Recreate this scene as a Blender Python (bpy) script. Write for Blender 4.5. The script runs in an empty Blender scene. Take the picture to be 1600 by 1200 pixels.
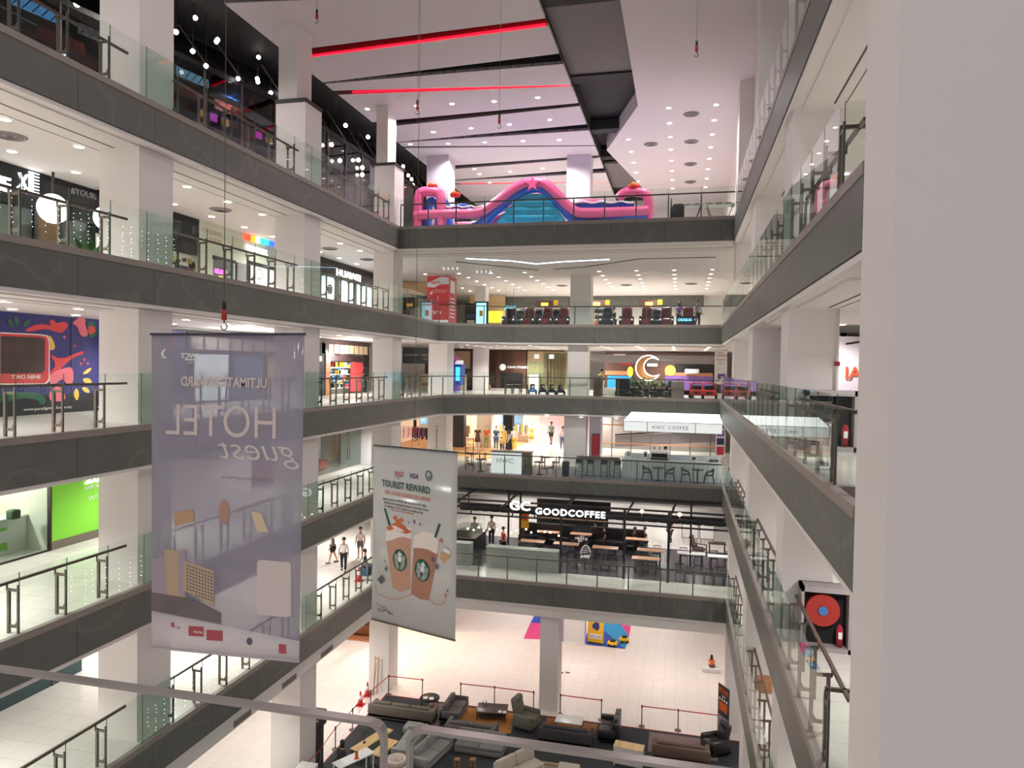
import bpy, math, random
from mathutils import Vector, Matrix
R = math.radians
rnd = random.Random(7)
sc = bpy.context.scene
col = sc.collection

# ------------------------------------------------------------ camera
CAMZ, YAW, PITCH, ROLL, FPX = 1.753, 13.476, -1.352, 0.925, 1107.2
fw = Vector((-math.sin(R(YAW))*math.cos(R(PITCH)), math.cos(R(YAW))*math.cos(R(PITCH)), math.sin(R(PITCH))))
rt0 = Vector((math.cos(R(YAW)), math.sin(R(YAW)), 0)); up0 = rt0.cross(fw)
rt = math.cos(R(ROLL))*rt0 + math.sin(R(ROLL))*up0
up = -math.sin(R(ROLL))*rt0 + math.cos(R(ROLL))*up0
cd = bpy.data.cameras.new('camera'); cam = bpy.data.objects.new('camera', cd); col.objects.link(cam)
cd.sensor_width = 36; cd.lens = FPX/1600*36; cd.clip_start = .05; cd.clip_end = 400
m = Matrix((rt, up, -fw)).transposed().to_4x4(); m.translation = (0, 0, CAMZ); cam.matrix_world = m
sc.camera = cam

def P(u, v, X=None, Y=None, Z=None):
    """point of the place seen at photo pixel (u, v) on the given plane"""
    d = fw + rt*((u-800)/FPX) + up*((600-v)/FPX); o = Vector((0, 0, CAMZ))
    t = (X-o.x)/d.x if X is not None else (Y-o.y)/d.y if Y is not None else (Z-o.z)/d.z
    return o + d*t

# ------------------------------------------------------------ world, view
w = bpy.data.worlds.new('world'); sc.world = w; w.use_nodes = True
w.node_tree.nodes['Background'].inputs[0].default_value = (1.0, .93, .955, 1)
w.node_tree.nodes['Background'].inputs[1].default_value = WORLD_STRENGTH = .46
sc.view_settings.view_transform = 'Standard'; sc.view_settings.look = 'None'
sc.view_settings.exposure = 0.25; sc.view_settings.gamma = 1; sc.view_settings.use_curve_mapping = False
cy = sc.cycles
cy.max_bounces = 10; cy.diffuse_bounces = 5; cy.glossy_bounces = 4; cy.transparent_max_bounces = 32
cy.transmission_bounces = 6; cy.caustics_reflective = False; cy.caustics_refractive = False
cy.sample_clamp_indirect = 4; cy.blur_glossy = 1
POWER = 3.5

def spot(x, y, z, W, c=(1, .96, .94), ang=150, r=.11, kind='SPOT'):
    l = bpy.data.lights.new('lamp', kind); l.energy = W*POWER; l.color = c; l.shadow_soft_size = r
    if kind == 'SPOT': l.spot_size = R(ang); l.spot_blend = .6
    o = bpy.data.objects.new('lamp_or_fill', l); o.location = (x, y, z); col.objects.link(o); return o  # serves real lamps and the added fill alike

# ------------------------------------------------------------ materials
def lin(c):
    return tuple(((v/255)/12.92 if v/255 <= .04045 else ((v/255+.055)/1.055)**2.4) for v in c)
MATS = {}
def mat(name, rgb, rough=.6, metal=0, emit=0, ergb=None, noise=0, nscale=4, spec=.5, alpha=None):
    if name in MATS: return MATS[name]
    m = bpy.data.materials.new(name); m.use_nodes = True; nt = m.node_tree; b = nt.nodes['Principled BSDF']
    c = lin(rgb)
    b.inputs['Base Color'].default_value = (*c, 1); b.inputs['Roughness'].default_value = rough
    b.inputs['Metallic'].default_value = metal; b.inputs['Specular IOR Level'].default_value = spec
    if emit:
        b.inputs['Emission Color'].default_value = (*lin(ergb or rgb), 1); b.inputs['Emission Strength'].default_value = emit
    if alpha is not None: b.inputs['Alpha'].default_value = alpha
    if noise:
        tc = nt.nodes.new('ShaderNodeTexCoord'); n = nt.nodes.new('ShaderNodeTexNoise'); n.inputs['Scale'].default_value = nscale
        n.inputs['Detail'].default_value = 5
        mx = nt.nodes.new('ShaderNodeMix'); mx.data_type = 'RGBA'
        mx.inputs[6].default_value = (*[v*(1-noise) for v in c], 1); mx.inputs[7].default_value = (*[min(1, v*(1+noise)) for v in c], 1)
        nt.links.new(tc.outputs['Object'], n.inputs['Vector']); nt.links.new(n.outputs['Fac'], mx.inputs[0]); nt.links.new(mx.outputs[2], b.inputs['Base Color'])
    MATS[name] = m; return m

def glass(name, tint=(214, 232, 224), refl=1.45, rough=0.0, boost=0):
    m = bpy.data.materials.new(name); m.use_nodes = True; nt = m.node_tree; nt.nodes.clear()
    o = nt.nodes.new('ShaderNodeOutputMaterial'); mx = nt.nodes.new('ShaderNodeMixShader')
    t = nt.nodes.new('ShaderNodeBsdfTransparent'); g = nt.nodes.new('ShaderNodeBsdfGlossy'); f = nt.nodes.new('ShaderNodeFresnel')
    t.inputs[0].default_value = (*lin(tint), 1); g.inputs['Roughness'].default_value = rough; f.inputs[0].default_value = refl
    g.inputs[0].default_value = (.95, 1, .98, 1)
    ge = nt.nodes.new('ShaderNodeNewGeometry'); iv = nt.nodes.new('ShaderNodeMath'); iv.operation = 'SUBTRACT'; iv.inputs[0].default_value = 1; mu = nt.nodes.new('ShaderNodeMath'); mu.operation = 'MULTIPLY'
    nt.links.new(ge.outputs['Backfacing'], iv.inputs[1]); nt.links.new(iv.outputs[0], mu.inputs[0]); nt.links.new(f.outputs[0], mu.inputs[1])
    nt.links.new(mu.outputs[0], mx.inputs[0]); nt.links.new(t.outputs[0], mx.inputs[1]); nt.links.new(g.outputs[0], mx.inputs[2]); nt.links.new(mx.outputs[0], o.inputs[0])
    MATS[name] = m; return m

def stone(name, rgb, vein, rough=.46, joint=1.3):
    """dark marble cladding: thin pale veins, panel joints along the run"""
    m = bpy.data.materials.new(name); m.use_nodes = True; nt = m.node_tree; b = nt.nodes['Principled BSDF']; L = nt.links.new
    tc = nt.nodes.new('ShaderNodeNewGeometry'); n = nt.nodes.new('ShaderNodeTexNoise'); n.inputs['Scale'].default_value = .9; n.inputs['Detail'].default_value = 6
    mp = nt.nodes.new('ShaderNodeMapping'); mp.inputs['Rotation'].default_value = (.6, .5, .3); L(tc.outputs['Position'], mp.inputs[0])
    v = nt.nodes.new('ShaderNodeTexWave'); v.inputs['Scale'].default_value = .35; v.inputs['Distortion'].default_value = 9; v.inputs['Detail'].default_value = 3; v.inputs['Detail Scale'].default_value = 1.2
    L(mp.outputs[0], v.inputs[0]); L(tc.outputs['Position'], n.inputs[0])
    cr = nt.nodes.new('ShaderNodeValToRGB'); cr.color_ramp.elements[0].position = .0; cr.color_ramp.elements[1].position = .035
    cr.color_ramp.elements[0].color = (1, 1, 1, 1); cr.color_ramp.elements[1].color = (0, 0, 0, 1); L(v.outputs[0], cr.inputs[0])
    a = nt.nodes.new('ShaderNodeMix'); a.data_type = 'RGBA'; c = lin(rgb)
    a.inputs[6].default_value = (*[q*.88 for q in c], 1); a.inputs[7].default_value = (*[q*1.14 for q in c], 1); L(n.outputs[0], a.inputs[0])
    a2 = nt.nodes.new('ShaderNodeMix'); a2.data_type = 'RGBA'; a2.inputs[7].default_value = (*lin(vein), 1); L(cr.outputs[0], a2.inputs[0]); L(a.outputs[2], a2.inputs[6])
    # joints: x+y modulo the panel length
    sp = nt.nodes.new('ShaderNodeSeparateXYZ'); L(tc.outputs['Position'], sp.inputs[0])
    ad = nt.nodes.new('ShaderNodeMath'); L(sp.outputs[0], ad.inputs[0]); L(sp.outputs[1], ad.inputs[1])
    mo = nt.nodes.new('ShaderNodeMath'); mo.operation = 'PINGPONG'; mo.inputs[1].default_value = joint; L(ad.outputs[0], mo.inputs[0])
    lt = nt.nodes.new('ShaderNodeMath'); lt.operation = 'LESS_THAN'; lt.inputs[1].default_value = .008; L(mo.outputs[0], lt.inputs[0])
    a3 = nt.nodes.new('ShaderNodeMix'); a3.data_type = 'RGBA'; a3.inputs[7].default_value = (.012, .011, .01, 1); L(lt.outputs[0], a3.inputs[0]); L(a2.outputs[2], a3.inputs[6])
    L(a3.outputs[2], b.inputs['Base Color']); b.inputs['Roughness'].default_value = rough
    MATS[name] = m; return m

def tiles(name, rgb, rough=.18, size=.8, gap=(190, 182, 172), var=.04, two=None):
    m = bpy.data.materials.new(name); m.use_nodes = True; nt = m.node_tree; b = nt.nodes['Principled BSDF']; L = nt.links.new
    tc = nt.nodes.new('ShaderNodeNewGeometry'); br = nt.nodes.new('ShaderNodeTexBrick'); br.offset = 0
    c = lin(rgb); br.inputs['Color1'].default_value = (*c, 1); br.inputs['Color2'].default_value = (*[q*(1-var) for q in c], 1)
    br.inputs['Mortar'].default_value = (*lin(gap), 1); br.inputs['Scale'].default_value = 1; br.inputs['Mortar Size'].default_value = .008
    br.inputs['Brick Width'].default_value = size; br.inputs['Row Height'].default_value = size*(2 if two else 1)
    L(tc.outputs['Position'], br.inputs['Vector']); L(br.outputs[0], b.inputs['Base Color']); b.inputs['Roughness'].default_value = rough
    MATS[name] = m; return m

def planks(name, c1, c2, width=.12, axis='X', rough=.45):
    m = bpy.data.materials.new(name); m.use_nodes = True; nt = m.node_tree; b = nt.nodes['Principled BSDF']; L = nt.links.new
    tc = nt.nodes.new('ShaderNodeNewGeometry'); wv = nt.nodes.new('ShaderNodeTexNoise'); mp = nt.nodes.new('ShaderNodeMapping')
    s = {'X': (1/width, .01, .15), 'Y': (.01, 1/width, .15), 'Z': (.15, .15, 1/width)}[axis]
    mp.inputs['Scale'].default_value = s; L(tc.outputs['Position'], mp.inputs[0]); L(mp.outputs[0], wv.inputs[0]); wv.inputs['Scale'].default_value = 1; wv.inputs['Detail'].default_value = 2
    cr = nt.nodes.new('ShaderNodeValToRGB'); cr.color_ramp.elements[0].position = .38; cr.color_ramp.elements[1].position = .62
    cr.color_ramp.elements[0].color = (*lin(c1), 1); cr.color_ramp.elements[1].color = (*lin(c2), 1)
    L(wv.outputs[0], cr.inputs[0]); L(cr.outputs[0], b.inputs['Base Color']); b.inputs['Roughness'].default_value = rough
    MATS[name] = m; return m

M = MATS
mat('white_paint', (230, 225, 221), .6)
mat('ceiling_white', (232, 227, 222), .7)
mat('top_ceiling', (226, 216, 218), .7)
mat('lilac_paint', (216, 206, 214), .6)
mat('recess_dark', (38, 36, 36), .7)
mat('recess_grey', (120, 114, 114), .7)
mat('black', (14, 14, 15), .5)
mat('black_matt', (22, 22, 24), .8)
mat('groove', (92, 84, 78), .7)
stone('marble', (96, 97, 91), (108, 108, 101))
mat('cap_stone', (142, 132, 125), .5, noise=.12, nscale=3)
mat('steel', (118, 110, 102), .4, metal=.7)
mat('steel_dark', (104, 96, 88), .4, metal=.7)
mat('rail_wood', (84, 62, 52), .4)
mat('glass_edge', (70, 92, 86), .2)
glass('rail_glass', (247, 251, 249), 1.5)
glass('green_glass', (237, 246, 241), 1.5)
glass('shop_glass', (225, 232, 230), 1.4)
glass('near_glass', (246, 248, 247), 1.35)
tiles('floor_tiles', (226, 221, 214), .2, .8)
tiles('ground_tiles', (234, 225, 219), .42, .6, gap=(208, 197, 191))
mat('lamp_glow', (255, 250, 244), emit=9); mat('timber', (168, 112, 74), .5)
mat('lamp_ring', (235, 232, 228), .4)
mat('led_blue', (215, 232, 255), emit=5, ergb=(205, 228, 255))
mat('led_red', (255, 20, 40), emit=3.0, ergb=(255, 12, 38))
mat('painted_red_glow', (168, 24, 36), .6)  # red LED glow put into the colour of the slot faces
mat('painted_dim_glow', (72, 34, 38), .6)  # dimmer red glow, also painted into slot faces

# ------------------------------------------------------------ mesh builder
class MB:
    def __init__(s): s.v = []; s.f = []; s.m = []; s.sm = []
    def add(s, vs, fs, mi=0, sm=False):
        n = len(s.v); s.v += [tuple(q) for q in vs]; s.f += [tuple(i+n for i in f) for f in fs]; s.m += [mi]*len(fs); s.sm += [sm]*len(fs); return s
    def box(s, x0, y0, z0, x1, y1, z1, mi=0):
        x0, x1 = sorted((x0, x1)); y0, y1 = sorted((y0, y1)); z0, z1 = sorted((z0, z1))
        return s.add([(x0,y0,z0),(x1,y0,z0),(x1,y1,z0),(x0,y1,z0),(x0,y0,z1),(x1,y0,z1),(x1,y1,z1),(x0,y1,z1)],
                     [(3,2,1,0),(4,5,6,7),(0,1,5,4),(1,2,6,5),(2,3,7,6),(3,0,4,7)], mi)
    def bbox(s, x0, y0, z0, x1, y1, z1, r=.03, mi=0, n=2):
        """box with rounded edges"""
        x0, x1 = sorted((x0, x1)); y0, y1 = sorted((y0, y1)); z0, z1 = sorted((z0, z1))
        r = min(r, (x1-x0)/2.05, (y1-y0)/2.05, (z1-z0)/2.05)
        prof = []
        for i in range(n+1):
            a = math.pi/2*i/n; prof.append((r*(1-math.cos(a)) , r*math.sin(a)))   # z offset from bottom, outward
        rings = []
        def ring(z, ins):
            out = []
            for cx, cy, a0 in ((x1-r, y1-r, 0), (x0+r, y1-r, 90), (x0+r, y0+r, 180), (x1-r, y0+r, 270)):
                for i in range(n+1):
                    a = R(a0+90*i/n); rr = max(r-ins, .0005); out.append((cx+rr*math.cos(a), cy+rr*math.sin(a), z))
            return out
        for i in range(n+1):
            a = math.pi/2*i/n; rings.append(ring(z0+r*(1-math.sin(a)), r*(1-math.cos(a))) )
        rings = [ring(z0+r-r*math.cos(math.pi/2*i/n), r-r*math.sin(math.pi/2*i/n)) for i in range(n+1)]
        rings += [ring(z1-r+r*math.sin(math.pi/2*i/n), r-r*math.cos(math.pi/2*i/n)) for i in range(n+1)]
        k = len(rings[0]); vs = [q for g in rings for q in g]; fs = []
        for i in range(len(rings)-1):
            for j in range(k): fs.append((i*k+j, i*k+(j+1) % k, (i+1)*k+(j+1) % k, (i+1)*k+j))
        fs.append(tuple(reversed(range(k)))); fs.append(tuple((len(rings)-1)*k+j for j in range(k)))
        return s.add(vs, fs, mi, True)
    def prism(s, pts, z0, z1, mi=0):
        k = len(pts); vs = [(*p, z0) for p in pts]+[(*p, z1) for p in pts]
        a = sum(pts[i][0]*pts[(i+1) % k][1]-pts[(i+1) % k][0]*pts[i][1] for i in range(k))
        if a < 0: vs = [(*p, z0) for p in pts[::-1]]+[(*p, z1) for p in pts[::-1]]
        return s.add(vs, [tuple(reversed(range(k))), tuple(range(k, 2*k))]+[(i, (i+1) % k, (i+1) % k+k, i+k) for i in range(k)], mi)
    def plate(s, pts, n, mi=0):
        """3d polygon extruded by vector n"""
        k = len(pts); n = Vector(n); vs = [Vector(p) for p in pts]+[Vector(p)+n for p in pts]
        return s.add(vs, [tuple(reversed(range(k))), tuple(range(k, 2*k))]+[(i, (i+1) % k, (i+1) % k+k, i+k) for i in range(k)], mi)
    def tube(s, pts, r, n=8, mi=0, closed=False, sm=True):
        pts = [Vector(p) for p in pts]; rs = r if isinstance(r, (list, tuple)) else [r]*len(pts); vs = []; K = len(pts)
        ref = None
        for i, p in enumerate(pts):
            if closed: d = pts[(i+1) % K]-pts[i-1]
            else: d = pts[min(i+1, K-1)]-pts[max(i-1, 0)]
            d = d.normalized() if d.length > 1e-9 else Vector((0, 0, 1))
            if ref is None: ref = Vector((0, 0, 1)) if abs(d.z) < .9 else Vector((1, 0, 0))
            a = d.cross(ref)
            if a.length < 1e-4: a = d.orthogonal()
            a.normalize(); b = a.cross(d).normalized(); ref = b if not closed else ref
            for j in range(n):
                t = 2*math.pi*j/n; vs.append(p+a*rs[i]*math.cos(t)+b*rs[i]*math.sin(t))
        fs = []
        for i in range(K if closed else K-1):
            for j in range(n):
                i2 = (i+1) % K; fs.append((i*n+j, i*n+(j+1) % n, i2*n+(j+1) % n, i2*n+j))
        if not closed: fs += [tuple(reversed(range(n))), tuple((K-1)*n+j for j in range(n))]
        return s.add(vs, fs, mi, sm)
    def bar(s, a, b, wd, h=None, mi=0):
        """rectangular bar from a to b"""
        a = Vector(a); b = Vector(b); h = h or wd; d = (b-a).normalized(); u = Vector((0, 0, 1)) if abs(d.z) < .95 else Vector((0, 1, 0))
        e = d.cross(u).normalized()*wd/2; g = e.cross(d).normalized()*h/2
        return s.add([a-e-g, a+e-g, a+e+g, a-e+g, b-e-g, b+e-g, b+e+g, b-e+g], [(0,1,2,3),(7,6,5,4),(0,4,5,1),(1,5,6,2),(2,6,7,3),(3,7,4,0)], mi)
    def lathe(s, prof, c=(0, 0, 0), n=16, mi=0, sm=True, sx=1, sy=1, cap=True):
        vs = []; k = len(prof)
        for r, z in prof:
            for j in range(n): a = 2*math.pi*j/n; vs.append((c[0]+r*sx*math.cos(a), c[1]+r*sy*math.sin(a), c[2]+z))
        fs = [(i*n+j, i*n+(j+1) % n, (i+1)*n+(j+1) % n, (i+1)*n+j) for i in range(k-1) for j in range(n)]
        if cap: fs += [tuple(reversed(range(n))), tuple((k-1)*n+j for j in range(n))]
        return s.add(vs, fs, mi, sm)
    def ball(s, c, r, n=10, mi=0, sc3=(1, 1, 1)):
        prof = [(max(.001, r*math.sin(math.pi*i/(n-2 if n > 4 else n))), -r*math.cos(math.pi*i/(n-2 if n > 4 else n))*sc3[2]) for i in range((n-2 if n > 4 else n)+1)]
        return s.lathe(prof, c, n, mi, True, sc3[0], sc3[1])
    def build(s, name, mats, parent=None, rot=None, loc=None):
        me = bpy.data.meshes.new(name); me.from_pydata(s.v, [], s.f)
        for q in (mats if isinstance(mats, (list, tuple)) else [mats]): me.materials.append(M[q] if isinstance(q, str) else q)
        me.polygons.foreach_set('material_index', s.m); me.polygons.foreach_set('use_smooth', s.sm); me.update()
        o = bpy.data.objects.new(name, me); col.objects.link(o)
        if parent: o.parent = parent
        if loc: o.location = loc
        if rot: o.rotation_euler = rot
        return o

def tag(o, label, cat, group=None, kind=None):
    o['label'] = label; o['category'] = cat
    if group: o['group'] = group
    if kind: o['kind'] = kind
    return o
def thing(name, label, cat, loc=(0, 0, 0), rz=0, group=None):
    o = bpy.data.objects.new(name, None); col.objects.link(o); o.location = loc; o.rotation_euler = (0, 0, rz); o.empty_display_size = .2
    return tag(o, label, cat, group)
def struct(name, mb, mats, label=None):
    o = mb.build(name, mats); o['kind'] = 'structure'
    if label: o['label'] = label
    return o
def copy_tree(o, parent=None):
    c = o.copy(); col.objects.link(c); c.parent = parent
    for ch in list(o.children): copy_tree(ch, c)
    return c
def dup(o, loc, rz=0, label=None, scale=None, group=None):
    c = copy_tree(o); c.location = loc; c.rotation_euler = (0, 0, rz)
    if label: c['label'] = label
    if scale: c.scale = (scale,)*3 if not isinstance(scale, (tuple, list)) else scale
    if group: c['group'] = group
    return c
def text(body, size, mt, parent, loc, rot=(0, 0, 0), ex=.008, align='LEFT', name='lettering', sx=1, bold=0, spc=1.0, shear=0):
    """raised lettering turned into a mesh"""
    cu = bpy.data.curves.new(name, 'FONT'); cu.body = body; cu.size = size; cu.extrude = ex; cu.align_x = align; cu.offset = bold
    cu.space_character = spc; cu.resolution_u = (5 if size > .3 else 2); cu.shear = shear
    t = bpy.data.objects.new(name, cu); col.objects.link(t)
    dg = bpy.context.evaluated_depsgraph_get(); me = bpy.data.meshes.new_from_object(t.evaluated_get(dg))
    bpy.data.objects.remove(t); me.materials.clear(); me.materials.append((M[mt] if isinstance(mt, str) else mt))
    for p_ in me.polygons: p_.material_index = 0
    o = bpy.data.objects.new(name, me); col.objects.link(o)
    if parent: o.parent = parent
    o.location = loc; o.rotation_euler = rot; o.scale = (sx, 1, 1)
    return o

# ============================================================ THE BUILDING
FL = {5: 9.0, 4: 4.5, 3: 0.0, 2: -4.5, 1: -9.0}
G = -15.5
XL, XR, FH = -14.48, 2.235, 1.137
BACK = {5: 34.75, 4: 44.4, 3: 44.45, 2: 39.8, 1: 34.6}
YN = 11.88                       # the right-hand walkways stop here
TOP = 15.3
NEARY = .74                      # near edge of the void
# plan of the walkway edge, near-left to far-right, seen from inside the void
def edge(k):
    if k == 4: return [(XL, 4.0), (XL, 37.4), (-14.9, 42.3), (-11.1, 44.4), (XR, BACK[k])]
    if k == 3: return [(XL, 4.0), (XL, 38.2), (-14.2, 41.2), (-10.9, 43.6), (-6.9, 44.45), (XR, BACK[k])]
    return [(XL, 4.0), (XL, BACK[k]), (XR, BACK[k])]
XO, YO = -30.0, 62.0
def offs(pts, d):
    """offset an open polyline to the side away from the void"""
    out = []
    for i, p in enumerate(pts):
        a = Vector(pts[max(i-1, 0)]); b = Vector(p); c = Vector(pts[min(i+1, len(pts)-1)])
        n1 = (b-a); n2 = (c-b)
        n1 = n1.normalized() if n1.length > 1e-6 else n2.normalized(); n2 = n2.normalized() if n2.length > 1e-6 else n1
        l1 = Vector((-n1.y, n1.x)); l2 = Vector((-n2.y, n2.x)); bis = (l1+l2).normalized(); q = d/max(.3, bis.dot(l1))
        out.append((b.x+bis.x*q, b.y+bis.y*q))
    return out
for k, z in FL.items():
    e = edge(k)
    eo = offs(e, .12)
    # floor slab (tiles), ceiling underneath, left + back + right walkways
    far = [(XO, 4.0)]
    poly = e + [(XR, YO), (XO, YO), (XO, 4.0)]
    left = [p for p in e[:-1]] + [(e[-2][0], YO), (XO, YO), (XO, 4.0)]
    struct('floor', MB().prism(offs(e, .1)[:-1] + [(offs(e, .1)[-2][0], YO), (XO, YO), (XO, 4.0)], z-.12, z), 'floor_tiles')
    e2 = offs(e, .1)
    struct('floor', MB().box(e2[-2][0], e2[-2][1] if k in (5, 2, 1) else e2[-2][1], z-.12, 9, YO, z).box(XR+.1, YN, z-.12, 9, e2[-1][1], z), 'floor_tiles')
    c = MB(); zc = z-1.3
    if k == 4 or k == 3:
        c.prism(offs(e, .3)[:-1] + [(offs(e, .3)[-2][0], YO), (XO, YO), (XO, 4.0)], zc, zc+.1)
        c.box(offs(e, .3)[-2][0], e[-1][1]+.3, zc, 9, YO, zc+.1)
    else:
        c.box(XO, 4, zc, XL-.3, YO, zc+.1).box(XL-.3, e[1][1]+.3, zc, 9, YO, zc+.1)
    c.box(XR+.3, YN+.2, zc, 9, e[-1][1]+.3, zc+.1)
    struct('ceiling', c, 'ceiling_white')
    # marble fascia with a paler cap and a white edge beam below
    f = MB(); cp = MB(); eb = MB()
    def run(mb, pts, d0, d1, z0, z1):
        a = offs(pts, d0); b = offs(pts, d1)
        for i in range(len(pts)-1): mb.prism([a[i], a[i+1], b[i+1], b[i]], z0, z1)
    run(f, e, 0, .12, z-FH, z-.165); run(cp, e, -.015, .14, z-.165, z+.005); run(eb, e, .03, .62, z-FH-.12, z-FH-.015)
    run(eb, e, .62, .95, z-FH-.16, z-FH-.06)
    yb = e[-1][1]
    for mb, d0, d1, z0, z1 in ((f, 0, .12, z-FH, z-.165), (cp, -.015, .14, z-.165, z+.005), (eb, .03, .62, z-FH-.12, z-FH-.015)):
        mb.box(XR+d0, 10.06, z0, XR+d1, yb+.1, z1)
        mb.box(XR+d1, YN-.1+d0, z0, 9, YN-.1+d1, z1)
    struct('fascia', f, 'marble'); struct('trim_1', cp, 'cap_stone'); struct('trim_2', eb, 'ceiling_white')
    if k == 1:
        lo = MB(); run(lo, e, .10, .35, z-FH-.60, z-FH-.12); lo.box(XR+.1, 10.06, z-FH-.60, XR+.35, yb+.1, z-FH-.12); struct('edge_beam', lo, 'ceiling_white')
    sl = MB()
    run(sl, e, 1.05, 1.09, zc-.012, zc+.02); run(sl, e, 1.7, 1.72, zc-.008, zc+.02)
    struct('ceiling_groove', sl, 'groove')
    g2 = MB(); 
    for a0, a1 in ((12.5, 17), (19, 25.6), (27.6, 34.8)): g2.box(XR+.9, a0, zc-.01, XR+.94, a1, zc+.02).box(XR+1.15, a0, zc-.008, XR+1.17, a1, zc+.02)
    struct('ceiling_groove', g2, 'groove')
# ground floor
struct('floor', MB().box(-34, -2, G-.2, 12, 66, G), 'ground_tiles')

# columns ----------------------------------------------------
LC = [(7.6, 9.0), (16.77, 18.12), (25.6, 26.9), (34.55, 35.8), (43.45, 44.8)]
for i, (a, b) in enumerate(LC):
    x0, x1 = (-16.04, -14.73) if i < 3 else (-15.85, -14.73)
    if i == 4: x0, x1 = -16.0, -14.73
    for k in (4, 3, 2, 1):
        struct('column', MB().box(x0, a, FL[k], x1, b, FL[k]+3.2), 'white_paint')
    struct('column', MB().box(x0-.0, a, G, x1, b, -10.3), 'white_paint' if i < 4 else 'timber')
    if i in (2, 3):
        struct('column', MB().box(x0, a, 9, x1, b, 12.15), 'white_paint')
        struct('trim_3', MB().box(x0-.03, a-.03, 12.15, x1+.03, b+.03, 12.3), 'black')
        struct('column', MB().box(x0+.03, a+.12, 12.3, x1-.45, b-.05, TOP), 'white_paint')
    elif i == 4:
        struct('column', MB().box(x0-.3, a, 9, x1-.1, b, TOP), 'lilac_paint')
    else: struct('column', MB().box(x0, a, 9, x1, b, TOP), 'white_paint')
RC = [(8.62, 10.05), (17.37, 18.6), (25.9, 27.3), (34.9, 36.1)]
for i, (a, b) in enumerate(RC):
    x0, x1 = (2.24, 4.2) if i == 0 else (2.36, 3.45 if i == 1 else 3.7)
    struct('column', MB().box(x0, a, G, x1, b, TOP), 'white_paint')
# columns on the far side of the void
for k, (u0, u1, ys) in {4: (889, 921, 44.9), 3: (887, 918, 44.9), 2: (883, 917, 44.9)}.items():
    p0 = P(u0, 570, Y=ys); p1 = P(u1, 570, Y=ys)
    struct('column', MB().box(p0.x, ys, FL[k], p1.x, ys+1.25, FL[k]+3.2), 'white_paint')
struct('column', MB().box(-7.4, 44.9, 9, -5.9, 46.2, TOP), 'lilac_paint')
q0 = P(842, 1108, Z=G); q1 = P(870, 1112, Z=G)
struct('column', MB().box(q0.x, q0.y, G, q1.x, q0.y+1.25, -10.3), 'white_paint')
for k, u0, u1, ys in ((3, 739, 759, 50), (4, 741, 757, 50.5)):
    p0 = P(u0, 560, Y=ys); p1 = P(u1, 560, Y=ys)
    struct('column', MB().box(p0.x, ys, FL[k], p1.x, ys+.9, FL[k]+3.2), 'white_paint')

# outer walls --------------------------------------------------
wl = MB()
for k in (4, 3, 1): wl.box(-20.9, 4, FL[k], -20.6, 62, FL[k]+3.2)
for y0, y1 in ((4, 12.4), (19.9, 31), (41, 46)): wl.box(-20.9, y0, FL[2], -20.6, y1, FL[2]+3.2)
struct('wall_left', wl, 'white_paint')
struct('wall_left', MB().box(-24, -2, G, -23.7, 66, -10.3), 'white_paint')
wr = MB()
for k in (4, 3, 2, 1): wr.box(5.6, 28, FL[k], 5.8, 62, FL[k]+3.2).box(3.46, 28, FL[k], 5.8, 28.2, FL[k]+3.2)
struct('wall_right', wr, 'white_paint')
struct('wall_right', MB().box(9, 4, G, 9.2, 62, TOP), 'white_paint')
struct('wall_right', MB().box(2.36, 36.2, 9, 5.8, 36.4, TOP).box(3.0, 30, 9, 3.2, 62, TOP), 'white_paint')
struct('wall_back', MB().box(-30, 62, G, 9, 62.3, TOP+1.5), 'white_paint')

# top ceiling: plates with lit and dark slots, a deep dark channel -------------
def C(u, v, z=TOP): q = P(u, v, Z=z); return (q.x, q.y)
XA, XE = -17.1, -5.45
slots = [   # (left upper, left lower), (right upper, right lower), kind
    ((330, -12, 330, 6), (838, -22, 838, -12), 'dark'),
    ((487, 75, 487, 90), (850, 29, 850, 42), 'red'),
    ((487, 131, 487, 133), (872, 84, 872, 101), 'dark'),
    ((512, 142, 512, 149), (888, 133, 888, 135), 'red'),
    ((570, 192, 570, 202), (905, 161, 905, 166), 'dred'),
    ((620, 222, 620, 223), (918, 194, 918, 204), 'dark'),
    ((622, 229, 622, 231.5), (925, 227, 925, 228.5), 'dred'),
    ((712, 258.5, 712, 264), (890, 246, 890, 250), 'dred'),
    ((712, 281, 712, 282.5), (890, 267, 890, 273), 'dark'),
    ((714, 286.5, 714, 288.5), (890, 285, 890, 286), 'red')]
def atx(u0, v0, u1, v1, x):
    a = C(u0, v0); b = C(u1, v1); t = (x-a[0])/(b[0]-a[0]); return a[1]+(b[1]-a[1])*t
ys = []
for a, b, kd in slots:
    ys.append((atx(a[0], a[1], b[0], b[1], XA), atx(a[2], a[3], b[2], b[3], XA), atx(a[0], a[1], b[0], b[1], XE), atx(a[2], a[3], b[2], b[3], XE), kd))
pl = MB(); prevL, prevR = 4.0, 4.0; reds = []; face = MB(); dface = MB(); rface = MB()
for n_, (l0, l1, r0, r1, kd) in enumerate(ys):
    pl.prism([(XA, prevL), (XE, prevR), (XE, r0), (XA, l0)], TOP, TOP+.15)
    fc = {'red': rface, 'dark': face, 'dred': dface}[kd]
    fc.prism([(XA, l1), (XE, r1), (XE, r1+.06), (XA, l1+.06)], TOP+.03, TOP+.9)
    if kd == 'red': reds.append(MB().prism([(XA+.8, l1-.09), (XE-.1, r1-.07), (XE-.1, r1-.03), (XA+.8, l1-.05)], TOP+.03, TOP+.10))
    prevL, prevR = l1, r1
pl.prism([(XA, prevL), (XE, prevR), (XE, YO), (XA, YO)], TOP, TOP+.15)
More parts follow.
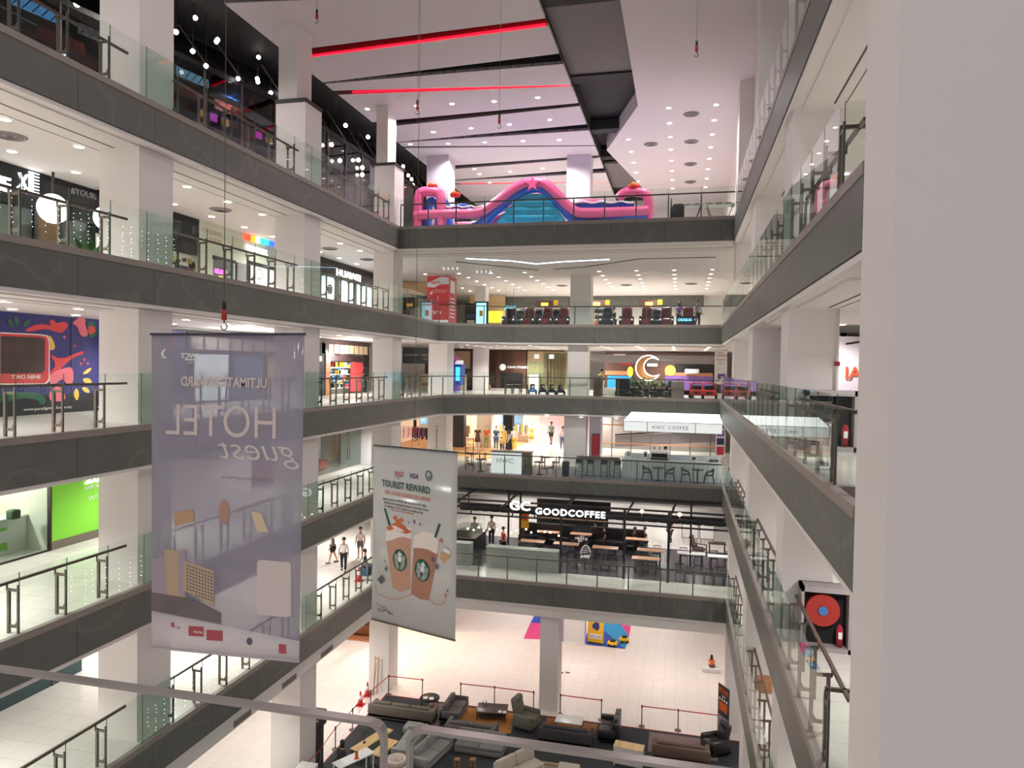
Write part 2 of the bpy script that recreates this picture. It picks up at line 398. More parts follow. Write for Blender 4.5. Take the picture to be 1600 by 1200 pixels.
pl.prism([(-2.5, 4), (9, 4), (9, YO), (C(1010, 300)[0], YO), C(1010, 300), (-4.84, 44.4), (-2.5, 37.2)], TOP, TOP+.9)
struct('ceiling', pl, 'top_ceiling')
struct('ceiling', MB().box(-22, 4, TOP+.95, 9, YO, TOP+1.1).box(XE-.05, 4, TOP+.15, XE, YO, TOP+.95), 'recess_dark')
struct('ceiling_slot_side', face, 'recess_dark'); struct('ceiling_slot_side', dface, 'painted_dim_glow'); struct('ceiling_slot_side', rface, 'painted_red_glow')
for i, r_ in enumerate(reds): tag(r_.build('led_strip', 'led_red'), 'glowing red light strip in the %s red slot of the top ceiling' % ('nearest', 'middle', 'farthest')[i], 'light strip')
# beams crossing the deep channel
bm = MB().box(XE, 27.0, TOP+.35, -2.5, 33.6, TOP+.5)
struct('beam', bm, 'recess_grey')
b2 = MB()
for y0, y1 in ((26.2, 27.0), (33.6, 34.4), (41.2, 42.0), (46.5, 47.3)): b2.box(XE, y0, TOP+.25, -2.5, y1, TOP+.8)
struct('beam', b2, 'recess_dark')
struct('beam', MB().box(XE, 48.5, TOP+.35, -3.2, 55, TOP+.5), 'recess_grey')

# ------------------------------------------------------------ glass balustrades
GH = 1.42
def hpost():
    """double post: slim blade at the glass, thicker one inside, joined top and bottom (inside = +x)"""
    mb = MB().box(.02, -.02, 0, .06, .02, 1.12).box(.27, -.03, 0, .33, .03, 1.02).box(.04, -.018, .96, .36, .018, 1.02).box(.04, -.015, .13, .28, .015, .2)
    mb.box(.34, -.018, .98, .37, .018, 1.12)
    mb.add([(.06,-.015,.2),(.12,-.015,.2),(.06,-.015,.3),(.06,.015,.2),(.12,.015,.2),(.06,.015,.3)], [(0,1,2),(5,4,3),(0,3,4,1),(1,4,5,2),(2,5,3,0)])
    return mb
def balustrade(label, pts, z, inside, step=1.27, skips=(), start=0, simple=False, group='glass balustrades around the void', rail=True, gm='rail_glass', off=.05):
    """pts: polyline; inside: +1 keeps the posts on the left of the run"""
    t = thing('glass_balustrade', label, 'balustrade', (pts[0][0], pts[0][1], z), 0, None)
    ox, oy = pts[0]
    hp = None
    for i in range(len(pts)-1):
        a = Vector(pts[i]); b = Vector(pts[i+1]); d = b-a; Ls = d.length; d.normalize(); n = Vector((-d.y, d.x))*inside
        k = max(1, round(Ls/step)); st = Ls/k
        A = a-Vector((ox, oy))+n*off
        for j in range(k):
            p = A+d*(st*j+.012); q = A+d*(st*(j+1)-.012)
            g = MB().prism([(p.x, p.y), (q.x, q.y), (q.x+n.x*.014, q.y+n.y*.014), (p.x+n.x*.014, p.y+n.y*.014)], .01, GH)
            s0 = st*j; blocked = any(lo < s0+st/2 < hi for (si, lo, hi) in skips if si == i)
            g.build('glass_panel', 'green_glass' if blocked else gm, t)
            pp = A+d*(st*j)
            if not blocked or True:
                e_ = MB().box(-.002, -.006, 0, .014, .006, GH).build('glass_edge_strip', 'glass_edge', t)
                e_.location = (pp.x, pp.y, 0); e_.rotation_euler = (0, 0, math.atan2(n.y, n.x))
            if not blocked:
                if hp is None:
                    hp = (MB().box(.03, -.03, 0, .07, .03, 1.08) if simple else hpost()).build('post', 'steel' , t); o = hp
                else: o = hp.copy(); col.objects.link(o)
                o.location = (pp.x, pp.y, .005); o.rotation_euler = (0, 0, math.atan2(n.y, n.x))
        if rail:
            # dark wooden handrail, broken at the columns
            segs = []; s = 0.0
            for lo, hi in sorted((lo, hi) for (si, lo, hi) in skips if si == i):
                segs.append((s, lo-.15)); s = hi+.15
            segs.append((s, Ls)); hd = .36 if not simple else .07
            for s0, s1 in segs:
                if s1-s0 < .3: continue
                p = A+d*s0+n*hd; q = A+d*s1+n*hd
                MB().bar((p.x, p.y, 1.14), (q.x, q.y, 1.14), .06, .06).build('handrail', 'rail_wood', t)
    return t
names = {5: 'top floor', 4: 'upper floor with the phone shop', 3: 'middle floor with the crescent sign', 2: 'floor with the white coffee counter', 1: 'lowest walkway beside the steel-framed cafe'}
for k, z in FL.items():
    e = edge(k)
    sk = [(0, a-4.1, b-4.1+.1) for a, b in LC if b < e[1][1]+1.5]
    balustrade('glass balustrade along the left walkway of the %s' % names[k], e[:2], z, 1, skips=sk)
    balustrade('glass balustrade on the far side of the %s' % names[k], e[1:], z, 1, step=1.55, simple=True)
    skr = [(0, b0, b1) for b0, b1 in [(e[-1][1]-b-.1, e[-1][1]-a+.05) for a, b in RC[1:]] if b0 > 0]
    balustrade('glass balustrade along the right walkway of the %s' % names[k], [(XR, e[-1][1]), (XR, YN)], z, 1, skips=skr)
    balustrade('short return of the right glass balustrade on the %s' % names[k], [(XR+.12, YN-.06), (4.2, YN-.06)], z, 1, step=1.1)

# ============================================================ LIGHTING
# downlights: discs set in the ceilings; every few carry the light of their neighbours
dl0 = None; dcount = 0
def downlight(x, y, z, label, group, r=.085):
    global dl0
    if dl0 is None:
        t = thing('downlight', label, 'downlight', (x, y, z), 0, group)
        MB().lathe([(.085, -.012), (.085, .0)], n=14).build('diffuser', 'lamp_glow', t)
        MB().lathe([(.085, -.014), (.112, -.016), (.118, .0)], n=14, cap=False).build('ring', 'lamp_ring', t)
        dl0 = t
    else:
        t = dup(dl0, (x, y, z), 0, label, r/.085, group)
    return t
def dgrid(k, pts, label, group, r=.13):
    for x, y in pts: downlight(x, y, FL[k]-1.3-.003, label, group, r)
nms = {5: 'phone shop floor', 4: 'mural floor', 3: 'hair salon floor', 2: 'lowest walkway', 1: 'ground floor'}
for k in (5, 4, 3):
    nm = nms[k]
    dgrid(k, [(x, 12.05+2.21*i) for i in range(13) for x in (-16.43, -18.75)], 'round downlight in the left walkway ceiling above the %s' % nm, 'left walkway downlights above the %s' % nm)
    pts = [(x, y) for y in (43.4, 45.4, 47.4, 49.4, 51.4, 53.4) for x in (-16.3, -14.0, -11.9, -9.7, -5.05, -2.8, -.58, 1.6)] if k > 3 else []
    if k == 4: pts = [q for q in pts if q[1] > 45]
    dgrid(k, pts, 'round downlight in the far side ceiling above the %s' % nm, 'far side downlights above the %s' % nm, .11)
    dgrid(k, [(4.6, y) for y in (14, 20, 23)], 'round downlight in the right walkway ceiling above the %s' % nm, 'right walkway downlights above the %s' % nm)
for i in range(34): downlight(-14.85, 12.4+.62*i, FL[2]-FH-.125, 'small downlight in the close row along the left edge above the lowest walkway', 'close row of downlights above the lowest walkway', .09)
for i in range(6): downlight(-10.5+2.2*i, 44.2, FL[3]-1.303, 'round downlight in the ceiling above the coffee counter floor', 'downlights above the coffee counter floor', .1)
for x, u0 in ((-3.37, 0), (-.96, 1), (1.4, 2)):
    for y in (37.8, 40.1, 42.5, 44.9, 47.3, 49.7, 52.1, 54.5):
        if x > -3 or 42 < y < 54: downlight(x, y, TOP-.003, 'round downlight in the plain right part of the top ceiling', 'downlights in the plain part of the top ceiling', .12)
for u, v in ((574, 170), (651, 165), (706, 162), (772, 158), (840, 152), (677, 206), (736, 200), (796, 194), (859, 187), (641, 225), (700, 224), (757, 222), (817, 220), (874, 218), (749, 272), (765, 285), (741, 264), (797, 268), (848, 263)):
    p = P(u, v, Z=TOP); downlight(p.x, p.y, TOP-.003, 'round downlight in the slotted left part of the top ceiling', 'downlights in the slotted top ceiling', .12)
v0 = None
for (u, v, z, lb) in ((15, 212, 7.7, 'by the barber shop'), (345, 327, 7.7, 'by the dessert shop'), (515, 388, 7.7, 'by the phone shop'), (574, 405, 7.7, 'near the third left column'), (1080, 178, TOP, 'nearest in the top ceiling'), (1017, 225, TOP, 'beside the dark channel of the top ceiling'), (1080, 221, TOP, 'second in the top ceiling'), (1079, 256, TOP, 'third in the top ceiling'), (1079, 284, TOP, 'farthest in the top ceiling'), (878, 446, 7.7, 'left of the back column'), (978, 445, 7.7, 'right of the back column'), (1080, 443, 7.7, 'near the right wall on the massage chair floor')):
    p = P(u, v, Z=z); lb = 'round air vent '+lb
    if v0 is None:
        v0 = t = thing('ceiling_vent', lb, 'air vent', (p.x, p.y, z-.003), 0)
        for r_ in (.36, .26, .16): MB().lathe([(r_, -.035), (r_+.03, -.03), (r_+.06, -.002)], n=24, cap=False).build('ring', 'recess_grey', t)
        MB().lathe([(.08, -.03), (.08, -.01)], n=16).build('core', 'recess_grey', t)
    else: dup(v0, (p.x, p.y, z-.003), 0, lb)
for y in (21.5, 24.5, 27.5):
    t = thing('wall_vent', 'slatted air grille in the white edge beam below the lowest left walkway, %s' % {21.5: 'nearest', 24.5: 'middle', 27.5: 'farthest'}[y], 'air vent', (XL-.10, y, -9-FH-.52)); MB().box(-.02, -.5, 0, .03, .5, .2).build('frame', 'cap_stone', t)
    for i in range(4): MB().box(.03, -.46, .03+.045*i, .04, .46, .05+.045*i).build('slat', 'recess_grey', t)
# the lamps' light, plus fill lamps added above the void
for k in FL:
    z = FL[k]-1.36
    warm = (1, .95, .92) if k == 1 else (1, .965, .945)
    for y in (7.5, 12.5, 21.8, 30, 38.5): spot(-17.6, y, z, 235, warm)
    for x in (-12, -6.5, -1): 
        for y in (48, 55): spot(x, y, z, {1: 90, 2: 120}.get(k, 230), warm)
    for y in (14.5, 22, 31, 40): spot(4.2, y, z, 90, warm)
for x in (-10.5, -5.5, -1): spot(x, 39.8, FL[5]-1.36, 150)
for x in (-12, -7.5, -3, 1): spot(x, 43, FL[2]-1.5, 75); spot(x, 37.5, FL[2]-1.5, 35)
for y in (12, 21.5, 30): spot(-18, y, TOP-.6, 160, (1, .9, .86))
for x in (-11.5, -6.5, -.5):  # unseen fill lamps, added to brighten the faces around the void
    for y in (7.5, 15, 22.5): spot(x, y, TOP-.08, 60, (1, .95, .97))
for x in (-14, -8, -1):
    for y in (36, 43, 52): spot(x, y, TOP-.08, 330, (1, .94, .95))
for x in (-12, -6, 0):
    for y in (40, ): spot(x, y, -10.45, 120, (1, .9, .84))
for x in (-11, -4):
    for y in (17, 25, 31): spot(x, y, -9.2, 60, (1, .9, .86), kind='POINT') if False else None

# ============================================================ PEOPLE
mat('skin', (176, 128, 100), .6); mat('skin_dark', (120, 84, 64), .6); mat('hair', (22, 18, 17), .6)
def skinmesh(name, J, edges, mt, parent, root=0, sub=1):
    """grow one continuous surface over joints {name: ((x,y,z), radius)}"""
    keys = list(J); me = bpy.data.meshes.new(name); me.from_pydata([J[k][0] for k in keys], [(keys.index(a), keys.index(b)) for a, b in edges], [])
    o = bpy.data.objects.new(name, me); col.objects.link(o)
    md = o.modifiers.new('s', 'SKIN'); md.use_smooth_shade = True; md.branch_smoothing = .4
    for i, k in enumerate(keys):
        r = J[k][1]; r = (r, r) if not isinstance(r, tuple) else r
        me.skin_vertices[0].data[i].radius = r; me.skin_vertices[0].data[i].use_root = (i == 0)
    if sub: sb = o.modifiers.new('u', 'SUBSURF'); sb.levels = sub
    dg = bpy.context.evaluated_depsgraph_get(); m2 = bpy.data.meshes.new_from_object(o.evaluated_get(dg))
    bpy.data.objects.remove(o); m2.materials.clear(); m2.materials.append((M[mt] if isinstance(mt, str) else mt))
    for p_ in m2.polygons: p_.material_index = 0; p_.use_smooth = True
    o = bpy.data.objects.new(name, m2); col.objects.link(o); o.parent = parent; return o
def person(label, loc, rz, top, bottom, shoes=(30, 30, 32), skin='skin', hair='short', h=1.68, pose='stand', dress=False, shorts=False, sleeves='short', cat='person', name='person', hairmat='hair', arms=None, legs=None, lean=0):
    """faces local -y"""
    t = thing(name, label, cat, loc, rz)
    s = h/1.7; hip = .92; L = {}
    seat = pose == 'sit'
    if seat: hip = .50
    ln = R(lean); 
    def up_(z, y=0): return (0, y-math.sin(ln)*(z), hip+math.cos(ln)*z)
    def torso(x, z, y=0): return (x, y*math.cos(ln)-math.sin(ln)*z, hip+math.cos(ln)*z-y*math.sin(ln)*0)
    J = {'pel': (torso(0, .0), (.15, .11)), 'waist': (torso(0, .2), (.125, .09)), 'chest': (torso(0, .40), (.155, .105)), 'neckb': (torso(0, .53), (.07, .06)), 'neck': (torso(0, .60), (.05, .05)), 'headb': (torso(0, .66, -.01), (.065, .075)), 'head': (torso(0, .74, -.015), (.075, .09)), 'crown': (torso(0, .83, 0), (.055, .065))}
    E_ = [('pel', 'waist'), ('waist', 'chest'), ('chest', 'neckb'), ('neckb', 'neck'), ('neck', 'headb'), ('headb', 'head'), ('head', 'crown')]
    arms = arms or {'l': (12, 10, 15), 'r': (12, 0, 20)}     # outward, forward of upper arm, extra bend of forearm
    for sd, sx in (('l', 1), ('r', -1)):
        o_, f_, b_ = arms[sd]
        sh = torso(.17*sx, .47); J['sh'+sd] = (sh, (.055, .055))
        ul, fl = .29, .26
        d1 = Vector((math.sin(R(o_))*sx, -math.sin(R(f_)), -math.cos(R(f_))*math.cos(R(o_)))).normalized()
        d2 = Vector((math.sin(R(o_*.5))*sx, -math.sin(R(f_+b_)), -math.cos(R(f_+b_)))).normalized()
        el = Vector(sh)+d1*ul; wr = el+d2*fl; J['el'+sd] = (tuple(el), .042); J['wr'+sd] = (tuple(wr), .028)
        pm = wr+d2*.07; J['pm'+sd] = (tuple(pm), (.022, .036))
        E_ += [('chest', 'sh'+sd), ('sh'+sd, 'el'+sd), ('el'+sd, 'wr'+sd), ('wr'+sd, 'pm'+sd)]
        # fingers and thumb
        sidev = d2.cross(Vector((sx, 0, 0))).normalized()
        for fi in range(4):
            a = pm+sidev*(.026-.017*fi); b = a+d2*(.055+(.02, .028, .024, .01)[fi])+Vector((-sx*.018, 0, 0))
            J['f%s%d' % (sd, fi)] = (tuple(a+d2*.025), .009); J['g%s%d' % (sd, fi)] = (tuple(b), .007)
            E_ += [('pm'+sd, 'f%s%d' % (sd, fi)), ('f%s%d' % (sd, fi), 'g%s%d' % (sd, fi))]
        tb = wr+d2*.03+sidev*.04; J['th'+sd] = (tuple(tb+d2*.03+sidev*.012), .010); E_ += [('wr'+sd, 'th'+sd)]
    legs = legs or {'l': (4, 3), 'r': (-4, 6)}               # forward swing of the thigh, knee bend
    for sd, sx in (('l', 1), ('r', -1)):
        J['hp'+sd] = ((.095*sx, 0, hip-.05), .095)
        a_, k_ = (86, 84) if seat else legs[sd]
        d1 = Vector((.03*sx, -math.sin(R(a_)), -math.cos(R(a_)))).normalized(); d2 = Vector((0, -math.sin(R(a_-k_)), -math.cos(R(a_-k_))))
        kn = Vector(J['hp'+sd][0])+d1*.41; an = kn+d2*.40
        J['kn'+sd] = (tuple(kn), .062); J['cf'+sd] = (tuple(kn+d2*.13+Vector((0, .012, 0))), .056); J['an'+sd] = (tuple(an), .036)
        J['he'+sd] = (tuple(an+Vector((0, .03, -.05))), .034); J['to'+sd] = (tuple(an+Vector((0, -.14, -.055))), (.04, .025))
        E_ += [('pel', 'hp'+sd), ('hp'+sd, 'kn'+sd), ('kn'+sd, 'cf'+sd), ('cf'+sd, 'an'+sd), ('an'+sd, 'he'+sd), ('he'+sd, 'to'+sd)]
    body = skinmesh('body', J, E_, skin, t)
    def grow(keys, extra, f=1.16, add=.012, repl=None):
        K = {}
        for k in keys:
            p, r = (repl or {}).get(k, J[k]); r = r if isinstance(r, tuple) else (r, r); K[k] = (p, tuple(q*f+add for q in r))
        return K, [e for e in E_ if e[0] in K and e[1] in K]+extra
    ak = ['pel', 'waist', 'chest', 'shl', 'shr']
    rp = {}
    for sd in 'lr':
        a = Vector(J['sh'+sd][0]); b = Vector(J['el'+sd][0]); w_ = Vector(J['wr'+sd][0])
        if sleeves == 'short': rp['el'+sd] = (tuple(a.lerp(b, .7)), .05); ak.append('el'+sd)
        elif sleeves == 'long': ak += ['el'+sd, 'wr'+sd]
    rp['waist'] = (J['waist'][0], (.14, .10))
    K, E2 = grow(ak, [], 1.1, .012, rp); skinmesh('shirt', K, E2, top, t)
    if dress:
        a = torso(0, .1); MB().lathe([(.15, 0), (.19, -.25), (.24, -.5), (.235, -.5), (.14, .02)], (0, 0, hip+.1), 14, sy=.75).build('skirt', bottom, t)
    else:
        keys = ['pel', 'hpl', 'hpr', 'knl', 'knr']; rp = {}
        if shorts:
            for sd in 'lr': rp['kn'+sd] = (tuple(Vector(J['hp'+sd][0]).lerp(Vector(J['kn'+sd][0]), .75)), .085)
        else: keys += ['cfl', 'cfr', 'anl', 'anr']; rp = {'anl': (J['anl'][0], .055), 'anr': (J['anr'][0], .055)}
        K, E2 = grow(keys, [], 1.1, .010, rp); skinmesh('trousers' if not shorts else 'shorts', K, E2, bottom, t)
    for sd in 'lr':
        a = Vector(J['an'+sd][0]); mb = MB().bbox(a.x-.045, a.y-.19, a.z-.10, a.x+.045, a.y+.075, a.z-.03, .03)
        mb.build('shoe', mat('shoe_%d_%d_%d' % shoes, shoes), t)
    # face and hair
    hc = Vector(J['head'][0])
    hb = MB(); n_ = 14
    if hair == 'long': prof = [(.001, .125), (.06, .115), (.098, .07), (.108, .01), (.105, -.08), (.11, -.2), (.085, -.27), (.001, -.27)]
    else: prof = [(.001, .128), (.06, .117), (.098, .07), (.104, .02), (.09, -.03), (.05, -.06), (.001, -.06)]
    cover = hb.lathe(prof, (hc.x, hc.y+.035, hc.z), n_, sy=.95)
    hb.build('hair', hairmat, t)
    fb = MB()
    fb.build('x', skin, t) if False else None
    fm = MB().add([(hc.x-.014, hc.y-.082, hc.z-.03), (hc.x+.014, hc.y-.082, hc.z-.03), (hc.x, hc.y-.108, hc.z-.025), (hc.x, hc.y-.085, hc.z+.02)], [(0, 1, 2), (1, 3, 2), (3, 0, 2), (1, 0, 3)])
    fm.build('nose', skin, t)
    for sx in (-1, 1):
        MB().ball((hc.x+.032*sx, hc.y-.083, hc.z+.015), .010, 8).build('eye', 'black', t)
        MB().ball((hc.x+.082*sx, hc.y+.01, hc.z), .022, 8, sc3=(.5, .8, 1.3)).build('ear', skin, t)
    MB().box(hc.x-.022, hc.y-.088, hc.z-.058, hc.x+.022, hc.y-.07, hc.z-.05).build('mouth', mat('lips', (140, 70, 64)), t)
    t.scale = (s, s, s)
    return t
def mannequin(label, loc, rz, top, bottom, dress=False):
    return person(label, loc, rz, top, bottom, shoes=(230, 228, 222), skin=dummy, h=1.75, hair='short', cat='mannequin', name='mannequin', hairmat=dummy, dress=dress, sleeves='short')
mat('dummy_white', (226, 222, 215), .5); dummy = 'dummy_white'
for n_, c in dict(cloth_black=(28, 27, 29), cloth_white=(225, 222, 218), cloth_grey=(110, 108, 110), cloth_red=(168, 44, 58), cloth_green=(70, 92, 84), cloth_navy=(44, 48, 66), cloth_khaki=(150, 124, 92), cloth_orange=(226, 100, 42), cloth_yellow=(206, 166, 66), cloth_brown=(92, 62, 50), cloth_olive=(148, 142, 84), cloth_pink=(224, 130, 150), cloth_purple=(120, 80, 150), cloth_denim=(62, 92, 120), cloth_charcoal=(52, 50, 52)).items(): mat(n_, c, .85)

# ============================================================ BANNERS
class Wall:
    """a vertical plane of the place: local x runs along it, local -y looks at the void"""
    def __init__(s, x, y, z, rz): s.o = Vector((x, y, z)); s.rz = rz; s.e = Vector((math.cos(R(rz)), math.sin(R(rz)), 0)); s.n = Vector((math.sin(R(rz)), -math.cos(R(rz)), 0))
    def pt(s, u, v):
        d = fw + rt*((u-800)/FPX) + up*((600-v)/FPX); o = Vector((0, 0, CAMZ)); t = (s.o-o).dot(s.n)/d.dot(s.n); p = o+d*t-s.o
        return p.dot(s.e), p.z
    def poly(s, pts): return [s.pt(*p) for p in pts]
def fl(mb, pts, y0, y1, mi=0):
    """flat shape in local x-z, thickness from y0 to y1"""
    k = len(pts); a = sum(pts[i][0]*pts[(i+1) % k][1]-pts[(i+1) % k][0]*pts[i][1] for i in range(k))
    if a < 0: pts = pts[::-1]
    return mb.plate([(x, y0, z) for x, z in pts], (0, y1-y0, 0), mi)
def disc(mb, cx, cz, rx, rz_, y0, y1, n=20, mi=0, a0=0, a1=360):
    pts = [(cx+rx*math.cos(R(a0+(a1-a0)*i/n)), cz+rz_*math.sin(R(a0+(a1-a0)*i/n))) for i in range(n if a1-a0 == 360 else n+1)]
    return fl(mb, pts, y0, y1, mi)
def fabric(name, rgb, thru, rough=.6):
    m = bpy.data.materials.new(name); m.use_nodes = True; nt = m.node_tree; nt.nodes.clear(); L = nt.links.new
    o = nt.nodes.new('ShaderNodeOutputMaterial'); mx = nt.nodes.new('ShaderNodeMixShader'); t = nt.nodes.new('ShaderNodeBsdfTransparent')
    d = nt.nodes.new('ShaderNodeBsdfDiffuse'); tr = nt.nodes.new('ShaderNodeBsdfTranslucent'); m2 = nt.nodes.new('ShaderNodeMixShader'); g = nt.nodes.new('ShaderNodeBsdfGlossy'); m3 = nt.nodes.new('ShaderNodeMixShader')
    d.inputs[0].default_value = (*lin(rgb), 1); tr.inputs[0].default_value = (*lin(rgb), 1); m2.inputs[0].default_value = .45; mx.inputs[0].default_value = thru
    g.inputs['Roughness'].default_value = .12; m3.inputs[0].default_value = .05
    L(d.outputs[0], m2.inputs[1]); L(tr.outputs[0], m2.inputs[2]); L(m2.outputs[0], m3.inputs[1]); L(g.outputs[0], m3.inputs[2]); L(m3.outputs[0], mx.inputs[1]); L(t.outputs[0], mx.inputs[2]); L(mx.outputs[0], o.inputs[0])
    MATS[name] = m; return m
fabric('banner_lilac', (178, 174, 189), .34); fabric('banner_pale', (232, 226, 228), .2); fabric('banner_white', (226, 226, 222), .08)
fabric('banner_dark', (128, 122, 140), .14); fabric('banner_city', (152, 140, 136), .3)
mat('print_pale', (222, 208, 200), .8); mat('print_white', (238, 236, 232), .8); mat('print_gold', (200, 164, 124), .8); mat('print_red', (184, 84, 92), .8); mat('print_dim', (176, 160, 166), .8); mat('print_cream', (226, 205, 168), .8)
mat('print_tan', (196, 172, 140), .8); mat('print_slate', (96, 98, 112), .8); mat('print_green', (34, 86, 66), .8); mat('print_teal', (70, 98, 88), .8); mat('print_blue', (48, 52, 118), .8); mat('print_orange', (204, 120, 84), .8); mat('print_faded', (190, 150, 132), .8); mat('print_ink', (70, 72, 74), .8)
mat('drink', (196, 150, 124), .7); mat('drink_dark', (172, 122, 98), .7); mat('cream_froth', (238, 226, 216), .8); mat('caramel', (206, 104, 60), .7); mat('aluminium', (60, 58, 74), .4)

# the big lilac banner, seen from its back
W = Wall(*P(237, 1013, Y=10).to_tuple(), 0); X0, Z0 = 0, 0
t = thing('hanging_banner', 'large translucent lilac hotel reward banner hanging in the void, its lettering mirrored', 'banner', W.o)
tl, tr_, br, bl_ = W.poly([(237, 523), (475.5, 523), (467, 1035), (237, 1013)])
body = MB()
# gently rippled sheet
def sheet(mb, a, b, c, d, y, n=14, th=.004, amp=.003):
    vs = []
    for s_ in (0, 1):
        for i in range(n+1):
            f = i/n; yy = y+amp*math.sin(f*9)+s_*th
            vs += [(d[0]+(c[0]-d[0])*f, yy, d[1]+(c[1]-d[1])*f), (a[0]+(b[0]-a[0])*f, yy, a[1]+(b[1]-a[1])*f)]
    k = 2*(n+1); fs = []
    for i in range(n):
        j = 2*i; fs += [(j, j+2, j+3, j+1), (k+j, k+j+1, k+j+3, k+j+2), (j, k+j, k+j+2, j+2), (j+1, j+3, k+j+3, k+j+1)]
    fs += [(0, 1, k+1, k), (2*n, k+2*n, k+2*n+1, 2*n+1)]
    return mb.add(vs, fs, 0, True)
mid = W.poly([(237, 954), (468, 1002)])
sheet(MB(), tl, tr_, mid[1], mid[0], 0).build('fabric_sheet', 'banner_lilac', t)
sheet(MB(), mid[0], mid[1], br, bl_, 0).build('fabric_sheet', 'banner_pale', t)
MB().bar((tl[0]-.02, .0, tl[1]+.01), (tr_[0]+.02, 0, tr_[1]+.01), .03, .035).build('top_rail', 'aluminium', t)
MB().tube([(bl_[0], 0, bl_[1]+.015), (br[0], 0, br[1]+.015)], .022, 8).build('hem_bar', 'banner_pale', t)
def mirr(body, u, v, hpx, mt, bold=0, sx=1, shear=0, spc=1.0):
    x, z = W.pt(u, v); s_ = hpx*10.2/1107*1.4
    return text(body, s_, mt, t, (x, -.010, z), (R(90), 0, R(180)), .002, sx=sx, bold=bold, spc=spc, shear=shear)
mirr('ULTIMATE REWARD', 418, 606, 17, 'print_pale', .005, .80)
mirr('HOTEL', 436, 686, 57, 'print_pale', -.003, .90)
mirr('guest', 466, 722, 40, 'print_pale', -.004, 1.25, .35)
mirr('REWARD CAMPAIGN', 343, 701, 7.5, 'print_dim', 0, 1.02); mirr('FROM RM888 NETT', 340, 718, 6, 'print_dim')
mirr('WCT', 308, 560, 9, 'print_white', .004, 1.1); mirr('MALL', 303, 568, 4, 'print_pale'); mirr('Exclusive for hotel guests staying with us', 430, 752, 5, 'print_dim', 0, .9)
fl(MB(), W.poly([(289, 561), (308, 561), (308, 563), (289, 563)]), -.006, .02).build('printed_rule', 'print_white', t)
cm = MB(); a = W.pt(262, 553); pts = [(a[0]+.12*math.cos(R(q)), a[1]+.09*math.sin(R(q))) for q in range(110, 260, 15)]+[(a[0]+.02+.10*math.cos(R(q)), a[1]+.07*math.sin(R(q))) for q in range(250, 115, -15)]
fl(cm, pts, -.006, .02).build('printed_swoosh', 'print_white', t)
# towers of the printed hotel
cb = MB(); tw = MB()
fl(cb, W.poly([(238, 875), (258, 868), (262, 950), (238, 954)]), -.006, .018); fl(cb, W.poly([(279, 860), (290, 858), (290, 935), (279, 925)]), -.006, .018)
fl(tw, W.poly([(257, 857), (288, 862), (288, 940), (257, 935)]), -.005, .016); fl(tw, W.poly([(288, 876), (334, 892), (334, 948), (286, 921)]), -.007, .02)
tw.build('printed_building', 'print_tan', t); cb.build('printed_building', 'print_dim', t)
wn = MB()
for i in range(9):
    for j in range(9):
        u = 292+j*4.7; v = 882+i*5.2+j*1.6
        if v < 920+j*3.0: fl(wn, W.poly([(u, v), (u+2.6, v+.8), (u+2.6, v+3), (u, v+2.2)]), -.009, -.007)
wn.build('printed_windows', 'print_slate', t)
fl(MB(), W.poly([(238, 925), (300, 935), (345, 958), (345, 975), (238, 954)]), -.0065, .017).build('printed_skyline', 'banner_city', t)
# white card on the banner (left blank) and small pictures
def rrect(u0, v0, u1, v1, sl=0, r=6):
    out = []
    for cx, cy, a0 in ((u1-r, v0+r, -90), (u1-r, v1-r, 0), (u0+r, v1-r, 90), (u0+r, v0+r, 180)):
        for i in range(4): a = R(a0+30*i); out.append((cx+r*math.cos(a), cy+r*math.sin(a)+(cx-u0)*sl))
    return out
fl(MB(), W.poly(rrect(402, 874, 455, 960, .09)), -.008, .02).build('blank_card', 'print_pale', t)
fl(MB(), W.poly([(272, 801), (302, 796), (304, 815), (274, 822)]), -.007, .02).build('printed_voucher', 'print_gold', t)
mb = MB(); c_ = W.pt(350, 800); disc(mb, c_[0], c_[1], .10, .19, -.007, .02); mb.build('printed_figure', 'print_faded', t)
fl(MB(), W.poly([(392, 798), (408, 802), (416, 822), (420, 832), (402, 830)]), -.007, .02).build('printed_ticket', 'print_cream', t)
for u0, v0, u1, v1, mt_ in ((295, 978, 318, 993, 'print_red'), (323, 984, 348, 1000, 'print_red'), (436, 1006, 447, 1020, 'print_red'), (268, 972, 272, 979, 'print_red')):
    fl(MB(), W.poly([(u0, v0), (u1, v0+1.5), (u1, v1+1.5), (u0, v1)]), -.008, .02).build('printed_logo', mt_, t)
mb = MB(); c_ = W.pt(390, 1002); disc(mb, c_[0], c_[1], .05, .06, -.008, .02); mb.build('printed_logo', 'print_slate', t)
mirr('amon', 317, 990, 6, 'print_white'); mirr('IBIS', 283, 983, 5, 'print_dim', 0, 1.1)
# its lifting hook
def hook(label, loc, L, big=1.0, cable_mat='steel_dark'):
    t = thing('lifting_hook', label, 'hook', loc, 0)
    MB().tube([(0, 0, .42*big), (0, 0, .42*big+L)], .006*max(1, big*.8), 6).build('cable', cable_mat, t)
    MB().lathe([(.035*big, .30*big), (.035*big, .44*big)], n=12).build('cap', 'black', t)
    MB().lathe([(.04*big, .14*big), (.045*big, .22*big), (.038*big, .31*big)], n=12).build('weight', 'hook_red', t)
    pts = [(0, 0, .15*big)]+[(.055*big*math.sin(R(a)), 0, .055*big*math.cos(R(a))+.04*big) for a in range(0, 300, 25)]
    MB().tube(pts, .011*big, 6).build('hook', 'hook_brass', t)
    return t
mat('hook_red', (170, 44, 34), .5); mat('hook_brass', (120, 96, 60), .4, metal=.5)
p = P(350, 514, Y=10); hook('red and black lifting hook on a long cable holding the lilac banner', p, 15.2-p.z, 1.0)
